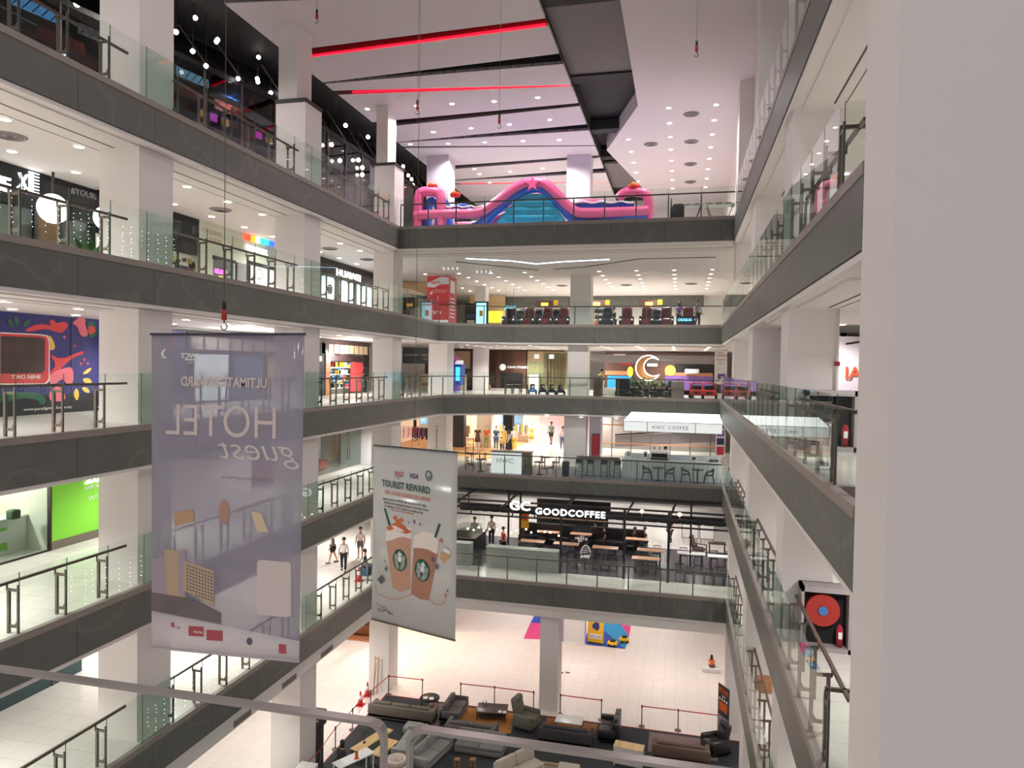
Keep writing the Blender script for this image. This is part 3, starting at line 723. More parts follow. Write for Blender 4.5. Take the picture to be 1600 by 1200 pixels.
# white tourist banner
Ya = 16.4; A_ = P(581.5, 968, Y=Ya); B_ = P(712, 1002, Y=Ya*.93)
rz2 = math.degrees(math.atan2(B_.y-A_.y, B_.x-A_.x)); W = Wall(A_.x, A_.y, A_.z, rz2)
t = thing('hanging_banner', 'white hanging banner reading tourist reward with two iced coffee cups', 'banner', A_, R(rz2))
tl, tr_, br, bl_ = W.poly([(584.5, 696), (715, 707.5), (711, 1002), (580.5, 968)])
sheet(MB(), tl, tr_, br, bl_, 0, amp=.004).build('fabric_sheet', 'banner_white', t)
MB().bar((tl[0], 0, tl[1]+.01), (tr_[0], 0, tr_[1]+.01), .03, .03).build('top_rail', 'aluminium', t)
MB().tube([(bl_[0], 0, bl_[1]+.015), (br[0], 0, br[1]+.015)], .022, 8).build('hem_bar', 'steel', t)
def wr2(body, u, v, hpx, mt, bold=0, sx=1, shear=0):
    x, z = W.pt(u, v); s_ = hpx*15.9/1107*1.4
    return text(body, s_, mt, t, (x, -.016, z), (R(90), 0, 0), .002, sx=sx, bold=bold, shear=shear)
wr2('TOURIST REWARD', 597.5, 759, 11.5, 'print_teal', .006, .84); wr2('GET A FREE STARBUCKS DRINK', 602, 771, 6.5, 'print_orange', .001, .84)
for i_, s_ in enumerate(('Spend a minimum of RM250 with Visa card at WCT Malls', 'and flash your international passport at Concierge Counter', 'to redeem by 1 PAX, Limited to one drink per day')): wr2(s_, 599+i_*1.5, 780+i_*5.8, 4.4, 'print_ink', 0, .72)
wr2('While stocks last. Terms and conditions apply.', 612, 797, 2.8, 'print_orange', 0, .75)
wr2('WCT', 617, 741, 6, 'print_red', .004, 1.15); fl(MB(), W.poly([(617, 742.5), (630, 743), (630, 744.3), (617, 743.6)]), -.018, -.012).build('printed_rule', 'print_red', t); wr2('MALL', 621, 747.5, 2, 'print_ink')
wr2('VISA', 640, 746, 8, 'print_blue', .002, .95, .25)
def emblem(cx, cz, r, tilt=0, sq=.92):
    """round green coffee emblem: crowned white head with flowing wavy hair"""
    mb = MB(); disc(mb, cx, cz, r*sq, r, -.020, -.014, 26); mb.build('emblem_disc', 'print_green', t)
    w_ = MB(); th = R(tilt)
    def q(x, z): x, z = x*math.cos(th)+z*math.sin(th), -x*math.sin(th)+z*math.cos(th); return (cx+x*r*sq, cz+z*r)
    fl(w_, [q(.24*math.cos(R(a)), .12+.30*math.sin(R(a))) for a in range(0, 360, 30)], -.024, -.020)
    fl(w_, [q(*a) for a in ((-.24, .42), (-.30, .72), (-.12, .58), (0, .9), (.12, .58), (.30, .72), (.24, .42))], -.024, -.020)
    for s_ in (-1, 1):
        for i in range(5):
            x0 = .30+.12*i; pts = []
            for j in range(7): zz = .45-.22*j+.03*i; pts.append((s_*(x0+.05*math.sin(j*2.1)-.03*j), zz))
            pts = [p_ for p_ in pts if p_[0]**2+p_[1]**2 < .92]
            if len(pts) > 1: w_.tube([(q(*p_)[0], -.021, q(*p_)[1]) for p_ in pts], r*.026, 4)
    w_.build('emblem_figure', 'print_white', t)
def cup(u0, v0, u1, v1, ub0, ub1, vb, mt_, froth, lg):
    mb = MB(); a = W.pt(u0, v0); b = W.pt(u1, v1); c = W.pt(ub1, vb[1]); d = W.pt(ub0, vb[0])
    fl(mb, [a, b, c, ((c[0]+d[0])/2, min(c[1], d[1])-.03), d], -.012, -.008); mb.build('printed_cup', mt_, t)
    mb = MB(); fl(mb, W.poly(froth), -.013, -.009); mb.build('printed_froth', 'cream_froth', t)
cup(603.5, 842, 642, 838, 614, 641, (919, 920), 'drink', [(603, 846), (604, 830), (612, 822), (628, 818), (643, 826), (643, 842), (628, 838), (615, 843)], None)
cup(647, 850, 685, 863, 643, 670, (927, 938), 'drink_dark', [(646, 856), (647, 838), (660, 830), (680, 834), (686, 848), (684, 866), (668, 858), (655, 856)], None)
x, z = W.pt(625.5, 875); emblem(x, z, .265, 0); x, z = W.pt(660.5, 891); emblem(x, z, .265, 14)
x, z = W.pt(670.5, 743); emblem(x, z, .12, 0, .9)
mb = MB()
for pts in ([(612, 820), (622, 814), (634, 822), (640, 830), (632, 829), (620, 822)], [(614, 808), (619, 805), (622, 812), (629, 809), (632, 815), (620, 815)], [(604, 823), (612, 821), (616, 827), (608, 829)], [(618, 829), (628, 831), (640, 828), (644, 831), (636, 834)]): fl(mb, W.poly(pts), -.018, -.013)
mb.build('printed_caramel', 'caramel', t)
mb = MB()
for pts in ([(600.5, 794), (603, 794), (611, 821), (608, 821)], [(686, 818), (689, 819), (682, 840), (679, 839)]): fl(mb, W.poly(pts), -.018, -.013)
mb.build('printed_straw', 'print_green', t)
mb = MB(); ot = MB()
for u, v, r_, m_ in ((648, 815, 4, 0), (657, 819, 3.5, 1), (639, 816, 2, 0), (690, 844, 5, 1), (604, 889, 5, 0), (602, 876, 2, 0), (700, 923, 3, 0), (697, 930, 4, 1)):
    c_ = W.pt(u, v); k_ = r_*15.5/1107; pts = [(c_[0]+k_*(1 if i % 2 == 0 else .45)*math.cos(R(90+36*i)), c_[1]+k_*(1 if i % 2 == 0 else .45)*math.sin(R(90+36*i))) for i in range(10)]
    fl((mb, ot)[m_], pts, -.018, -.013)
for pts in ([(590, 905), (597, 898), (602, 906), (597, 913)], ): fl(mb, W.poly(pts), -.018, -.013)
for c_, r_ in (((677, 874), .05), ((683.5, 885), .055)):
    x, z = W.pt(*c_); disc(mb, x, z, r_, r_*1.15, -.024, -.019)
mb.build('printed_doodle', 'print_slate', t)
pts = [(586, 913)]+[(590+6*i, 926+7*math.sin(i*.42)+i*.8) for i in range(14)]+[(680, 944), (690, 945), (697, 940), (697, 933)]
ot.tube([(W.pt(*q)[0], -.016, W.pt(*q)[1]) for q in pts], .006, 4)
ot.build('printed_line', 'print_orange', t)
mb = MB(); fl(mb, W.poly([(689, 862), (697, 856), (705, 862), (702, 872), (694, 880), (688, 872)]), -.018, -.013); mb.build('printed_icon', 'print_gold', t)
mb = MB(); fl(mb, W.poly([(690.5, 860), (697, 856), (705, 862), (703.5, 866)]), -.022, -.018); mb.build('printed_lid', 'print_white', t)
sg = [(588, 945), (590, 942), (592, 946), (595, 944), (598, 950), (601, 947), (604, 952), (598, 956), (592, 955), (590, 951), (606, 954), (609, 957)]
MB().tube([(W.pt(*q)[0], -.015, W.pt(*q)[1]) for q in sg], .006, 4).build('signature', 'print_ink', t)
wr2('Malaysia', 606, 958, 3, 'print_ink')
p = P(648, 688, Y=Ya*.965); hk = hook('lifting hook above the white tourist banner with a long thin cable', (p.x, p.y, p.z), 15.2-p.z, 1.1)
for (u, v), lb in (((495, 36), 'small lifting hook high up near the left column under the striped ceiling'), ((652, 178), 'small lifting hook in front of the second left column of the top floor'), ((780, 200), 'small lifting hook above the inflatable slide'), ((1088, 88), 'lone lifting hook hanging from the plain right part of the top ceiling')):
    p = P(u, v, Y=24); hook(lb, p, max(.5, 15.2-.44*1.1-p.z), 1.1)

# ============================================================ NEAR GLASS AT THE VIEWER'S OWN FLOOR
mat('polished_edge', (176, 170, 164), .22, metal=.6); mat('edge_dark', (40, 38, 40), .3)
def near_panel(label, xa, xb, ra, rb):
    zt = 1.35; y = P(300, 1085, Z=zt).y
    t = thing('glass_screen', label, 'glass screen', ((xa+xb)/2, y, 0)); x0 = xa-(xa+xb)/2; x1 = xb-(xa+xb)/2; r = .016; z0 = .03
    pts = []
    for cx, cz, a0, on in ((x1-r, zt-r, 0, rb), (x0+r, zt-r, 90, ra)):
        for i in range(5): a = R(a0+22.5*i); pts.append((cx+r*math.cos(a), cz+r*math.sin(a)))
    pts = [(x1, z0)]+pts+[(x0, z0)]
    fl(MB(), [(max(x0+.003, min(x1-.003, p_[0])), min(p_[1], zt-.003)) for p_ in pts], -.005, .005).build('pane', 'near_glass', t)
    eb = MB(); cx_, cz_ = (x0+x1)/2, (z0+zt)/2
    inn_ = [(x-math.copysign(.004, x-cx_), z-(.004 if z > cz_ else 0)) for x, z in pts]
    for i in range(len(pts)-1):
        q4 = [pts[i], pts[i+1], inn_[i+1], inn_[i]]; eb.plate([(x, -.0065, z) for x, z in q4], (0, .013, 0))
    eb.build('polished_rim', 'polished_edge', t)
    MB().box(x0, -.006, z0-.004, x1, .006, z0).build('clamp_strip', 'steel', t)
    return t
y_ = P(300, 1085, Z=1.35).y
near_panel('near glass balustrade panel at the bottom left, rounded top corner', -1.9, P(603, 1127, Y=y_).x, 1, 1)
near_panel('near glass balustrade panel at the bottom centre, running off to the right', P(638, 1131, Y=y_).x, 1.6, 1, 1)
struct('floor', MB().box(-30, -3, -.15, 9, y_-.02, 0).box(-30, y_-.02, -FH, 9, y_+.06, .025), 'floor_tiles')

# ============================================================ GROUND FLOOR: FURNITURE FAIR
GP = lambda u, v: P(u, v, Z=G)
mat('carpet', (52, 54, 58), .95, noise=.12, nscale=3); mat('carpet_line', (70, 72, 76), .95); mat('red_tape', (186, 40, 60), .7)
yb_, xl_ = 34.2, -14.7
struct('floor', MB().box(xl_, 14, G, 3.2, yb_, G+.012), 'carpet')
tag(MB().box(xl_-.05, yb_, G, 3.2, yb_+.05, G+.014).box(xl_-.05, 14, G, xl_, yb_, G+.014).build('edge_tape', 'red_tape'), 'thin red tape bordering the dark carpet', 'tape')
def rug(label, x0, y0, x1, y1, mt): 
    o = MB().bbox(-abs(x1-x0)/2, -abs(y1-y0)/2, 0, abs(x1-x0)/2, abs(y1-y0)/2, .008, .003).build('rug', mt); o.location = ((x0+x1)/2, (y0+y1)/2, G+.0122); return tag(o, label, 'rug')
mat('rug_gold', (172, 116, 52), .95, noise=.45, nscale=2.2); mat('rug_brown', (142, 92, 50), .95, noise=.3, nscale=3); mat('rug_mauve', (128, 108, 108), .95, noise=.3, nscale=2.5)
rug('golden shaggy rug under the dark square coffee table', -10.6, 32.1, -7.5, 34.05, 'rug_gold')
rug('brown rug under the low white table', -6.1, 32.7, -3.6, 34.05, 'rug_brown')
rug('mauve patterned rug behind the brown sofa', -1.15, 32.2, 1.9, 34.0, 'rug_mauve')
rug('mauve rug beside the large olive sofa', -12.2, 31.8, -11.0, 34.05, 'rug_mauve')
planks('rug_stripes', (96, 66, 58), (206, 184, 150), .35, 'Y', .95)
rug('striped pale and brown rug by the cream sofa', -5.6, 27.2, -3.9, 30.2, 'rug_stripes')
for n_, c in dict(fab_olive=(110, 104, 92), fab_grey=(98, 94, 94), fab_dark=(62, 60, 62), fab_sage=(146, 152, 144), fab_ash=(150, 146, 144), fab_cream=(206, 192, 180), fab_brown=(108, 88, 76), fab_moss=(112, 110, 96), leather=(40, 38, 40), fab_mid=(128, 122, 122), leg_wood=(156, 108, 66)).items(): mat(n_, c, .8 if n_ != 'leather' else .35)
planks('oak', (204, 170, 116), (222, 192, 142), .3, 'X'); mat('cabinet_white', (228, 226, 222), .4); mat('cabinet_sage', (110, 116, 92), .5); mat('wood_dark', (66, 48, 46), .35); mat('tabletop_white', (240, 240, 240), .3)
def sofa(label, loc, rz, w, mt, d=.95, seats=2, arm=.2, bh=.85, leg='black', cush=True):
    """front is local -y"""
    t = thing('sofa', label, 'sofa', (loc[0], loc[1], G+.02), R(rz)); h = w/2
    MB().bbox(-h, -d/2, .10, h, d/2, .30, .03).build('base', mt, t)
    MB().bbox(-h, d/2-.2, .12, h, d/2, bh-.12, .05).build('back_frame', mt, t)
    for s_ in (-1, 1):
        if arm: MB().bbox(s_*h, -d/2, .12, s_*(h-arm), d/2-.05, .60, .05).build('arm', mt, t)
    sw = (w-2*arm)/seats
    for i in range(seats):
        x = -h+arm+sw*i
        MB().bbox(x+.01, -d/2+.01, .30, x+sw-.01, d/2-.22, .46, .05).build('seat_cushion', mt, t)
        o = MB().bbox(x+.015, -.09, 0, x+sw-.015, .09, bh-.44, .06).build('back_cushion', mt, t); o.location = (0, d/2-.27, .45); o.rotation_euler = (R(-12), 0, 0)
    lg = None
    for sx in (-1, 1):
        for sy in (-1, 1): MB().lathe([(.018, 0), (.025, .11)], (sx*(h-.1), sy*(d/2-.1), 0), 8).build('leg', 'leg_wood' if leg == 'wood' else 'black', t)
    return t
sofa('large olive three seat sofa seen from behind beside the traffic cones', (-12.9, 32.1), 180, 3.3, 'fab_olive', seats=3)
MB_ = None
t = sofa('charcoal corner sofa in front of the golden rug', (-10.6, 33.05), 90, 1.9, 'fab_grey', seats=2, arm=.15, bh=.8)
t = sofa('low charcoal sofa with two loose dark cushions facing the golden rug', (-9.2, 31.4), 180, 2.4, 'fab_grey', seats=2, bh=.72)
sofa('light grey two seat sofa with its back to the charcoal sofa', (-8.4, 30.2), 0, 2.2, 'fab_mid', seats=2, arm=.0, bh=.86)
sofa('black two seat sofa seen from behind in front of the low white table', (-4.85, 32.0), 180, 2.5, 'fab_dark', seats=2)
sofa('dark leather loveseat turned left beside the brown rug', (-2.95, 33.2), -90, 1.7, 'leather', seats=2, bh=1.05, arm=.25)
sofa('brown two seat sofa seen from behind on the mauve rug', (.3, 31.95), 180, 2.5, 'fab_brown', seats=2)
sofa('sage green sofa facing left in front of the ash grey sofa', (-11.5, 29.5), -90, 2.2, 'fab_sage', seats=2, leg='wood')
sofa('ash grey two seat sofa back to back with the sage sofa', (-10.35, 29.1), 78, 2.3, 'fab_ash', seats=2, leg='wood')
sofa('cream two seat sofa at an angle beside the striped rug', (-6.3, 28.7), 55, 2.1, 'fab_cream', seats=2, arm=0, bh=.95, leg='wood')
t = thing('footstool', 'sage footstool behind the sage sofa', 'footstool', (-11.9, 30.9, G+.013)); MB().bbox(-.4, -.35, .12, .4, .35, .42, .06).build('cushion', 'fab_sage', t)
for sx in (-1, 1):
    for sy in (-1, 1): MB().lathe([(.018, 0), (.025, .13)], (sx*.3, sy*.25, 0), 8).build('leg', 'leg_wood', t)
t = thing('footstool', 'beige upholstered stool on the striped rug', 'footstool', (-4.3, 29.2, G+.033)); MB().bbox(-.45, -.4, .15, .45, .4, .45, .06).build('cushion', 'fab_cream', t)
for sx in (-1, 1):
    for sy in (-1, 1): MB().lathe([(.018, 0), (.025, .16)], (sx*.35, sy*.3, 0), 8).build('leg', 'leg_wood', t)
def recliner(label, loc, rz, mt, s=1):
    t = thing('armchair', label, 'armchair', (*loc, G+.02), R(rz))
    MB().bbox(-.42, -.45, .06, .42, .42, .38, .06).build('base', mt, t)
    for s_ in (-1, 1): MB().bbox(s_*.46, -.45, .1, s_*.28, .35, .62, .08).build('arm', mt, t)
    MB().bbox(-.28, -.48, .36, .28, .2, .5, .06).build('seat_cushion', mt, t)
    o = MB().bbox(-.33, -.1, 0, .33, .12, .72, .09).build('backrest', mt, t); o.location = (0, .25, .42); o.rotation_euler = (R(-14), 0, 0)
    MB().bbox(-.26, -.16, .5, .26, .0, .72, .07).build('head_cushion', mt, o)
    MB().box(-.3, -.3, 0, .3, .3, .07).build('foot_plate', 'black', t); t.scale = (s, s, s)
    return t
recliner('moss grey recliner armchair with a tall back beside the golden rug', (-6.95, 32.9), 75, 'fab_moss', 1.25)
recliner('black leather recliner armchair against the right column', (1.85, 33.0), -60, 'leather', 1.15)
def low_table(label, loc, rz, w, d, h, top, leg, round_=False, thick=.05, kind='coffee_table', cat='table', shelf=False):
    t = thing(kind, label, cat, (*loc, G+.013 if len(loc) == 2 else 0), R(rz)); t.location.z = G+.02
    if round_: MB().lathe([(w/2, h-thick), (w/2, h)], n=24).build('tabletop', top, t)
    else: MB().bbox(-w/2, -d/2, h-thick, w/2, d/2, h, .012).build('tabletop', top, t)
    for sx in (-1, 1):
        for sy in (-1, 1): MB().box(sx*(w/2-.03)*(.7 if round_ else 1), sy*(d/2-.03)*(.7 if round_ else 1), 0, sx*(w/2-.08)*(.7 if round_ else 1), sy*(d/2-.08)*(.7 if round_ else 1), h-thick).build('leg', leg, t)
    if shelf: MB().box(-w/2+.05, -d/2+.05, h*.35, w/2-.05, d/2-.05, h*.42).build('shelf', top, t)
    return t
tt = low_table('dark brown square coffee table on the golden rug', (-8.75, 33.45), 8, 1.5, 1.0, .42, 'wood_dark', 'wood_dark', shelf=True)
for i, (dx, dy) in enumerate(((-.45, -.1), (-.32, .05))):
    tag(MB().lathe([(.05, 0), (.02, .02), (.012, .05), (.02, .30), (.012, .34)], (0, 0, 0), 10).build('candlestick', 'wood_dark'), ('left', 'right')[i]+' dark candlestick of the pair on the brown coffee table', 'candlestick'); o = bpy.context.scene.objects[-1] if False else col.objects[-1]; o.location = (-8.75+dx, 33.45+dy, G+.434)
def place(o, x, y, z, label, cat, rz=0, group=None): o.location = (x, y, z); o.rotation_euler.z = R(rz); return tag(o, label, cat, group)
for i in range(2): place(MB().bbox(-.09, -.12, 0, .09, .12, .012, .004).build('brochure', 'tabletop_white'), -8.3+.24*i, 33.2, G+.434, ('left', 'right')[i]+' white brochure on the brown coffee table', 'brochure', 15)
low_table('low white coffee table on the brown rug', (-4.9, 33.35), 0, 1.3, .8, .42, 'tabletop_white', 'steel')
low_table('round black coffee table behind the olive sofa', (-12.1, 33.7), 0, 1.0, 1.0, .42, 'black', 'black', True)
for i in range(2): place(MB().bbox(-.11, -.14, 0, .11, .14, .012, .004).build('brochure', 'tabletop_white'), -12.3+.32*i, 33.6, G+.434, ('left', 'right')[i]+' white leaflet on the round black table', 'brochure', 20)
def cabinet(label, loc, rz, w, d, h, body, top, legs=.1, doors=2):
    t = thing('cabinet', label, 'cabinet', (*loc, G+.013), R(rz))
    MB().box(-w/2, -d/2, legs, w/2, d/2, h-.03).build('body', body, t); MB().bbox(-w/2-.02, -d/2-.02, h-.03, w/2+.02, d/2+.02, h, .01).build('top', top, t)
    for i in range(doors):
        x = -w/2+w/doors*i; dr = MB().box(x+.01, -d/2-.018, legs+.03, x+w/doors-.01, -d/2, h-.06).build('door', body, t)
        MB().box(x+w/doors-.06, -d/2-.035, h*.55, x+w/doors-.045, -d/2-.018, h*.7).build('handle', 'steel', dr)
    for sx in (-1, 1):
        for sy in (-1, 1): MB().box(sx*(w/2-.01), sy*(d/2-.01), 0, sx*(w/2-.06), sy*(d/2-.06), legs).build('leg', body, t)
    return t
cabinet('white sideboard with an oak top left of the brown sofa', (-1.9, 30.9), -6, 1.25, .55, .85, 'cabinet_white', 'oak')
cabinet('low oak topped console in front of the brown sofa', (.85, 30.55), -3, 1.15, .5, .5, 'cabinet_sage', 'oak')
cabinet('long oak and green television bench near the seated woman', (-13.1, 29.0), 72, 2.2, .5, .55, 'cabinet_sage', 'oak', doors=3)
cabinet('short oak and green chest between the bench and the sage sofa', (-12.35, 28.6), 78, 1.4, .5, .5, 'cabinet_sage', 'oak')
cabinet('tall white cabinet beside the left column', (-14.15, 25.1), 0, .7, .6, 1.3, 'cabinet_white', 'cabinet_white', doors=1)
cabinet('black cabinet at the bottom left by the tall white cabinet', (-14.9, 24.6), 0, .75, .6, 1.0, 'black_matt', 'black_matt', doors=1)
low_table('white reception table of the furniture fair', (-12.9, 26.75), 60, 1.7, .6, .95, 'tabletop_white', 'tabletop_white', kind='table')
place(MB().bbox(-.1, -.07, 0, .1, .07, .02, .008).box(-.06, -.01, .02, .06, .01, .32).build('brochure_stand', 'cloth_orange'), -12.75, 26.7, G+.965, 'orange leaflet stand on the white reception table', 'leaflet stand', 30)
place(MB().lathe([(.06, 0), (.055, .04), (.02, .07), (.01, .45)], n=10).build('lamp_stand', 'black'), -13.3, 28.6, G+.565, 'thin black lamp stand on the long television bench', 'lamp')
person('woman with long black hair in a dark jacket sitting by the white table', (-13.75, 27.1, G+.013), 160, 'cloth_charcoal', 'cloth_black', hair='long', pose='sit', sleeves='long', lean=18)
t = thing('stool', 'black stool under the seated woman', 'stool', (-13.75, 27.1, G+.013)); MB().lathe([(.2, .34), (.2, .38)], n=16).build('seat', 'black', t); MB().lathe([(.2, 0), (.03, .02), (.03, .34)], n=12).build('pedestal', 'steel_dark', t)
t = thing('lounge_chair', 'beige tub chair at the bottom between the two glass panels', 'chair', (-11.3, 27.5, G+.013), R(40))
MB().bbox(-.35, -.35, .2, .35, .3, .45, .1).build('seat', 'fab_cream', t); MB().lathe([(.36, 0), (.42, .35), (.36, .38), (.32, .05)], (0, .05, .38), 18).build('backrest', 'fab_cream', t)
for sx in (-1, 1):
    for sy in (-1, 1): MB().lathe([(.015, 0), (.02, .22)], (sx*.25, sy*.22, 0), 8).build('leg', 'leg_wood', t)
for i, x_ in enumerate((717, 741)):
    p = GP(x_, 1197); t = thing('stool', ('left', 'right')[i]+' small tan wooden stool of the pair at the bottom edge', 'stool', (p.x, p.y-.25, G+.013)); MB().bbox(-.13, -.13, .40, .13, .13, .45, .02).build('seat', 'leg_wood', t)
    for sx in (-1, 1):
        for sy in (-1, 1): MB().box(sx*.12, sy*.12, 0, sx*.09, sy*.09, .4).build('leg', 'leg_wood', t)
# queue barriers
mat('belt_red', (196, 40, 58), .6)
runs = [[(-14.5, 25.2), (-14.52, 26.95), (-14.75, 28.71), (-14.78, 30.47), (-14.75, 32.41), (-14.6, 34.28), (-12.74, 34.33)], [(-10.69, 34.42), (-8.92, 34.5), (-6.89, 34.5)], [(-5.54, 34.55), (-3.5, 34.55)], [(-1.54, 34.45), (.17, 34.5), (2.06, 34.5)]]
rl = ['left side', 'back edge by the golden rug', 'back edge by the brown rug', 'back edge on the right']
post0 = None
for run_, nm in zip(runs, rl):
    for i, (x, y) in enumerate(run_):
        lb = 'black belt post, %s of the fair, %s' % (nm, ('first', 'second', 'third', 'fourth', 'fifth', 'sixth', 'seventh')[i]+' from the left')
        if post0 is None:
            post0 = t = thing('barrier_post', lb, 'barrier post', (x, y, G+.013), 0, 'belt barrier posts')
            MB().lathe([(.16, 0), (.16, .015), (.05, .035)], n=16).build('base', 'steel', t); MB().lathe([(.026, .03), (.026, .93)], n=10).build('pole', 'steel_dark', t); MB().lathe([(.036, .9), (.036, 1.02), (.02, 1.04)], n=12).build('head', 'black', t)
        else: dup(post0, (x, y, G+.013), 0, lb)
    for i in range(len(run_)-1):
        a, b = run_[i], run_[i+1]; d = Vector((b[0]-a[0], b[1]-a[1])).normalized()*.04
        o = MB().bar((0, 0, 0), (b[0]-a[0]-2*d.x, b[1]-a[1]-2*d.y, 0), .006, .05).build('barrier_belt', 'belt_red'); o.location = (a[0]+d.x, a[1]+d.y, G+.985)
        tag(o, 'red belt, %s of the fair, %s span from left' % (nm, ('first', 'second', 'third', 'fourth', 'fifth', 'sixth')[i]), 'belt', 'red barrier belts')
# cones, frames, mats
mat('cone_red', (206, 40, 46), .5); mat('cone_white', (236, 234, 236), .5); mat('gold_metal', (196, 150, 70), .35, metal=.6)
for i, (u, v) in enumerate(((563, 1102), (574, 1087))):
    p = GP(u, v); t = thing('traffic_cone', ('nearer', 'farther')[i]+' red and white traffic cone by the left column', 'traffic cone', (p.x, p.y, G))
    MB().bbox(-.2, -.2, 0, .2, .2, .05, .02).build('base', 'cone_red', t); MB().lathe([(.15, .04), (.10, .32)], n=16).build('lower_cone', 'cone_red', t); MB().lathe([(.10, .32), (.06, .53)], n=16).build('white_sleeve', 'cone_white', t); MB().lathe([(.06, .53), (.03, .72), (.012, .74)], n=16).build('tip', 'cone_red', t)
t = thing('gold_easel', 'slim gold metal frame leaning by the left column', 'frame', (-15.3, 34.25, G)); a = MB()
for x in (-.12, .06): a.bar((x, 0, 0), (x+.02, .1, 1.9), .035)
a.bar((-.11, .09, 1.8), (.08, .09, 1.8), .03).build('frame', 'gold_metal', t); MB().bar((-.03, -.3, 0), (-.02, .1, 1.6), .02).build('strut', 'steel_dark', t)
mat('mat_pink', (214, 66, 130), .8); mat('mat_blue', (44, 72, 170), .8); mat('mat_cyan', (40, 140, 190), .8); mat('mat_yellow', (232, 182, 40), .5)
def floorpatch(label, polys, name='play_mat', z=G):
    t = thing(name, label, 'mat', (*GP(*polys[0][0][0]).to_tuple()[:2], z)); o = t.location
    for pts, mt_ in polys:
        q = [(GP(*p_).x-o.x, GP(*p_).y-o.y) for p_ in pts]; MB().prism(q, .002, .02).build('panel', mt_, t)
    return t
floorpatch('pink and blue floor mat left of the back column', [([(818, 998), (849, 999), (851, 975), (829, 973)], 'mat_pink'), ([(829, 973), (851, 975), (853, 962), (836, 960)], 'mat_blue')])
floorpatch('colourful play mat with a yellow display by the right', [([(914, 1007), (977, 1014), (942, 984), (917, 990)], 'mat_blue'), ([(942, 984), (977, 1014), (983, 995), (968, 974), (940, 972)], 'mat_cyan'), ([(968, 974), (983, 995), (986, 976)], 'mat_pink')])
p = P(930, 1006, Z=G); t = thing('display_board', 'tall yellow display board with a car picture and red sign', 'display board', (p.x, p.y+.1, G), R(-6))
MB().box(-.5, 0, .05, .5, .06, 1.75).build('board', 'mat_yellow', t); MB().box(-.28, -.02, 1.45, .28, 0, 1.62).build('red_label', 'cone_red', t); fl(MB(), [(-.2, .95), (.12, .8), (.25, 1.0), (.2, 1.3), (.0, 1.35), (-.22, 1.15)], -.02, 0).build('printed_car', 'print_blue', t)
MB().box(-.38, -.02, .3, .38, 0, .58).build('white_label', 'print_white', t); text('RM 0.00', .2, 'print_blue', t, (-.34, -.03, .37), (R(90), 0, 0), .003); MB().box(-.45, -.15, 0, .45, .2, .05).build('foot', 'black', t)
for i, (u, v) in enumerate(((957, 1010), (975, 1004))):
    p = GP(u, v); t = thing('toy_car', ('left', 'right')[i]+' small yellow toy ride car on the play mat', 'toy car', (p.x, p.y, G+.02), R(-8+i*20))
    MB().bbox(-.3, -.18, .08, .3, .18, .3, .05).build('body', 'mat_yellow', t); MB().bbox(-.12, -.15, .3, .18, .15, .42, .04).build('cabin', 'black', t)
    for sx in (-1, 1):
        for sy in (-1, 1): MB().tube([(sx*.18, sy*.16, .08), (sx*.18, sy*.2, .08)], .08, 12).build('wheel', 'black', t)
p = P(879, 1003, Z=G); q = P(914, 1008, Z=G)
t = thing('booth', 'white box booth with lilac posts beside the yellow display', 'booth', (p.x, p.y, G)); w_ = (q.x-p.x)
MB().box(0, .0, .0, w_, .06, 2.1).box(0, .06, 0, .06, 1.4, 2.1).build('panel', 'cabinet_white', t)
for x in (-.03, w_-.03): MB().box(x, -.06, 0, x+.07, 0, 2.15).build('post', mat('lilac_post', (150, 120, 190), .5), t)
MB().box(-.05, -.25, 0, w_+.05, 0, .04).build('step', 'cabinet_white', t)
for i, u in enumerate((877, 887)):
    p = GP(u, 1051); place(MB().box(-.12, -.1, 0, .12, .1, .006).build('floor_socket', 'steel_dark'), p.x, p.y, G+.002, ('left', 'right')[i]+' grey floor socket plate near the back column', 'floor socket')
# warm timber kiosk and lit wall on the far left
mat('peach_wall', (232, 196, 166), .6)
struct('wall_back', MB().box(-23.7, 44.6, G, -15.5, 44.9, -10.4), 'peach_wall')
spot(-17.8, 42.5, -10.5, 260, (1, .72, .45))
t = thing('display_case', 'warm lit timber display case in the far left corner of the ground floor', 'display case', (-20.8, 40.5, G)); MB().box(0, 0, 0, 2.6, .9, .12).box(0, .8, .12, 2.6, .9, 3.4).box(0, 0, .12, .1, .8, 3.4).box(2.5, 0, .12, 2.6, .8, 3.4).build('case', 'timber', t); 
for zz in (1.0, 1.9): MB().box(.1, .1, zz, 2.5, .8, zz+.05).build('shelf', 'wood_dark', t)
# people and posters low right
person('child in orange and brown sitting at the edge of the right column', (2.0, 41.8, G), -60, 'cloth_orange', 'cloth_brown', hair='long', pose='sit', h=1.25)
t = thing('bench', 'low white bench under the child in orange', 'bench', (2.0, 41.8, G)); MB().bbox(-.5, -.2, .0, .5, .25, .28, .02).build('seat', 'cabinet_white', t)
W = Wall(2.36, 34.3, G, -90); 
t = thing('poster_stand', 'black orange and white promotional poster stand at the right column', 'poster stand', (2.2, 34.15, G), R(-58)); MB().box(-.42, 0, .35, .42, .03, 2.55).build('poster_board', 'black', t)
text('STAR', .3, 'mat_orange' if 'mat_orange' in M else 'cloth_orange', t, (-.34, -.01, 2.2), (R(90), 0, 0), .004, bold=.01); text('BUY', .14, 'print_white', t, (-.1, -.01, 2.0), (R(90), 0, 0), .004); MB().box(-.3, -.012, 1.35, .3, 0, 1.75).build('picture', 'cloth_orange', t); MB().box(-.36, -.012, .55, .36, 0, 1.1).build('picture', mat('mauve', (150, 138, 160)), t)
for i in range(4): disc(MB(), -.27+.18*i, 1.88, .06, .06, -.012, 0, 12).build('picture', 'print_white', t)
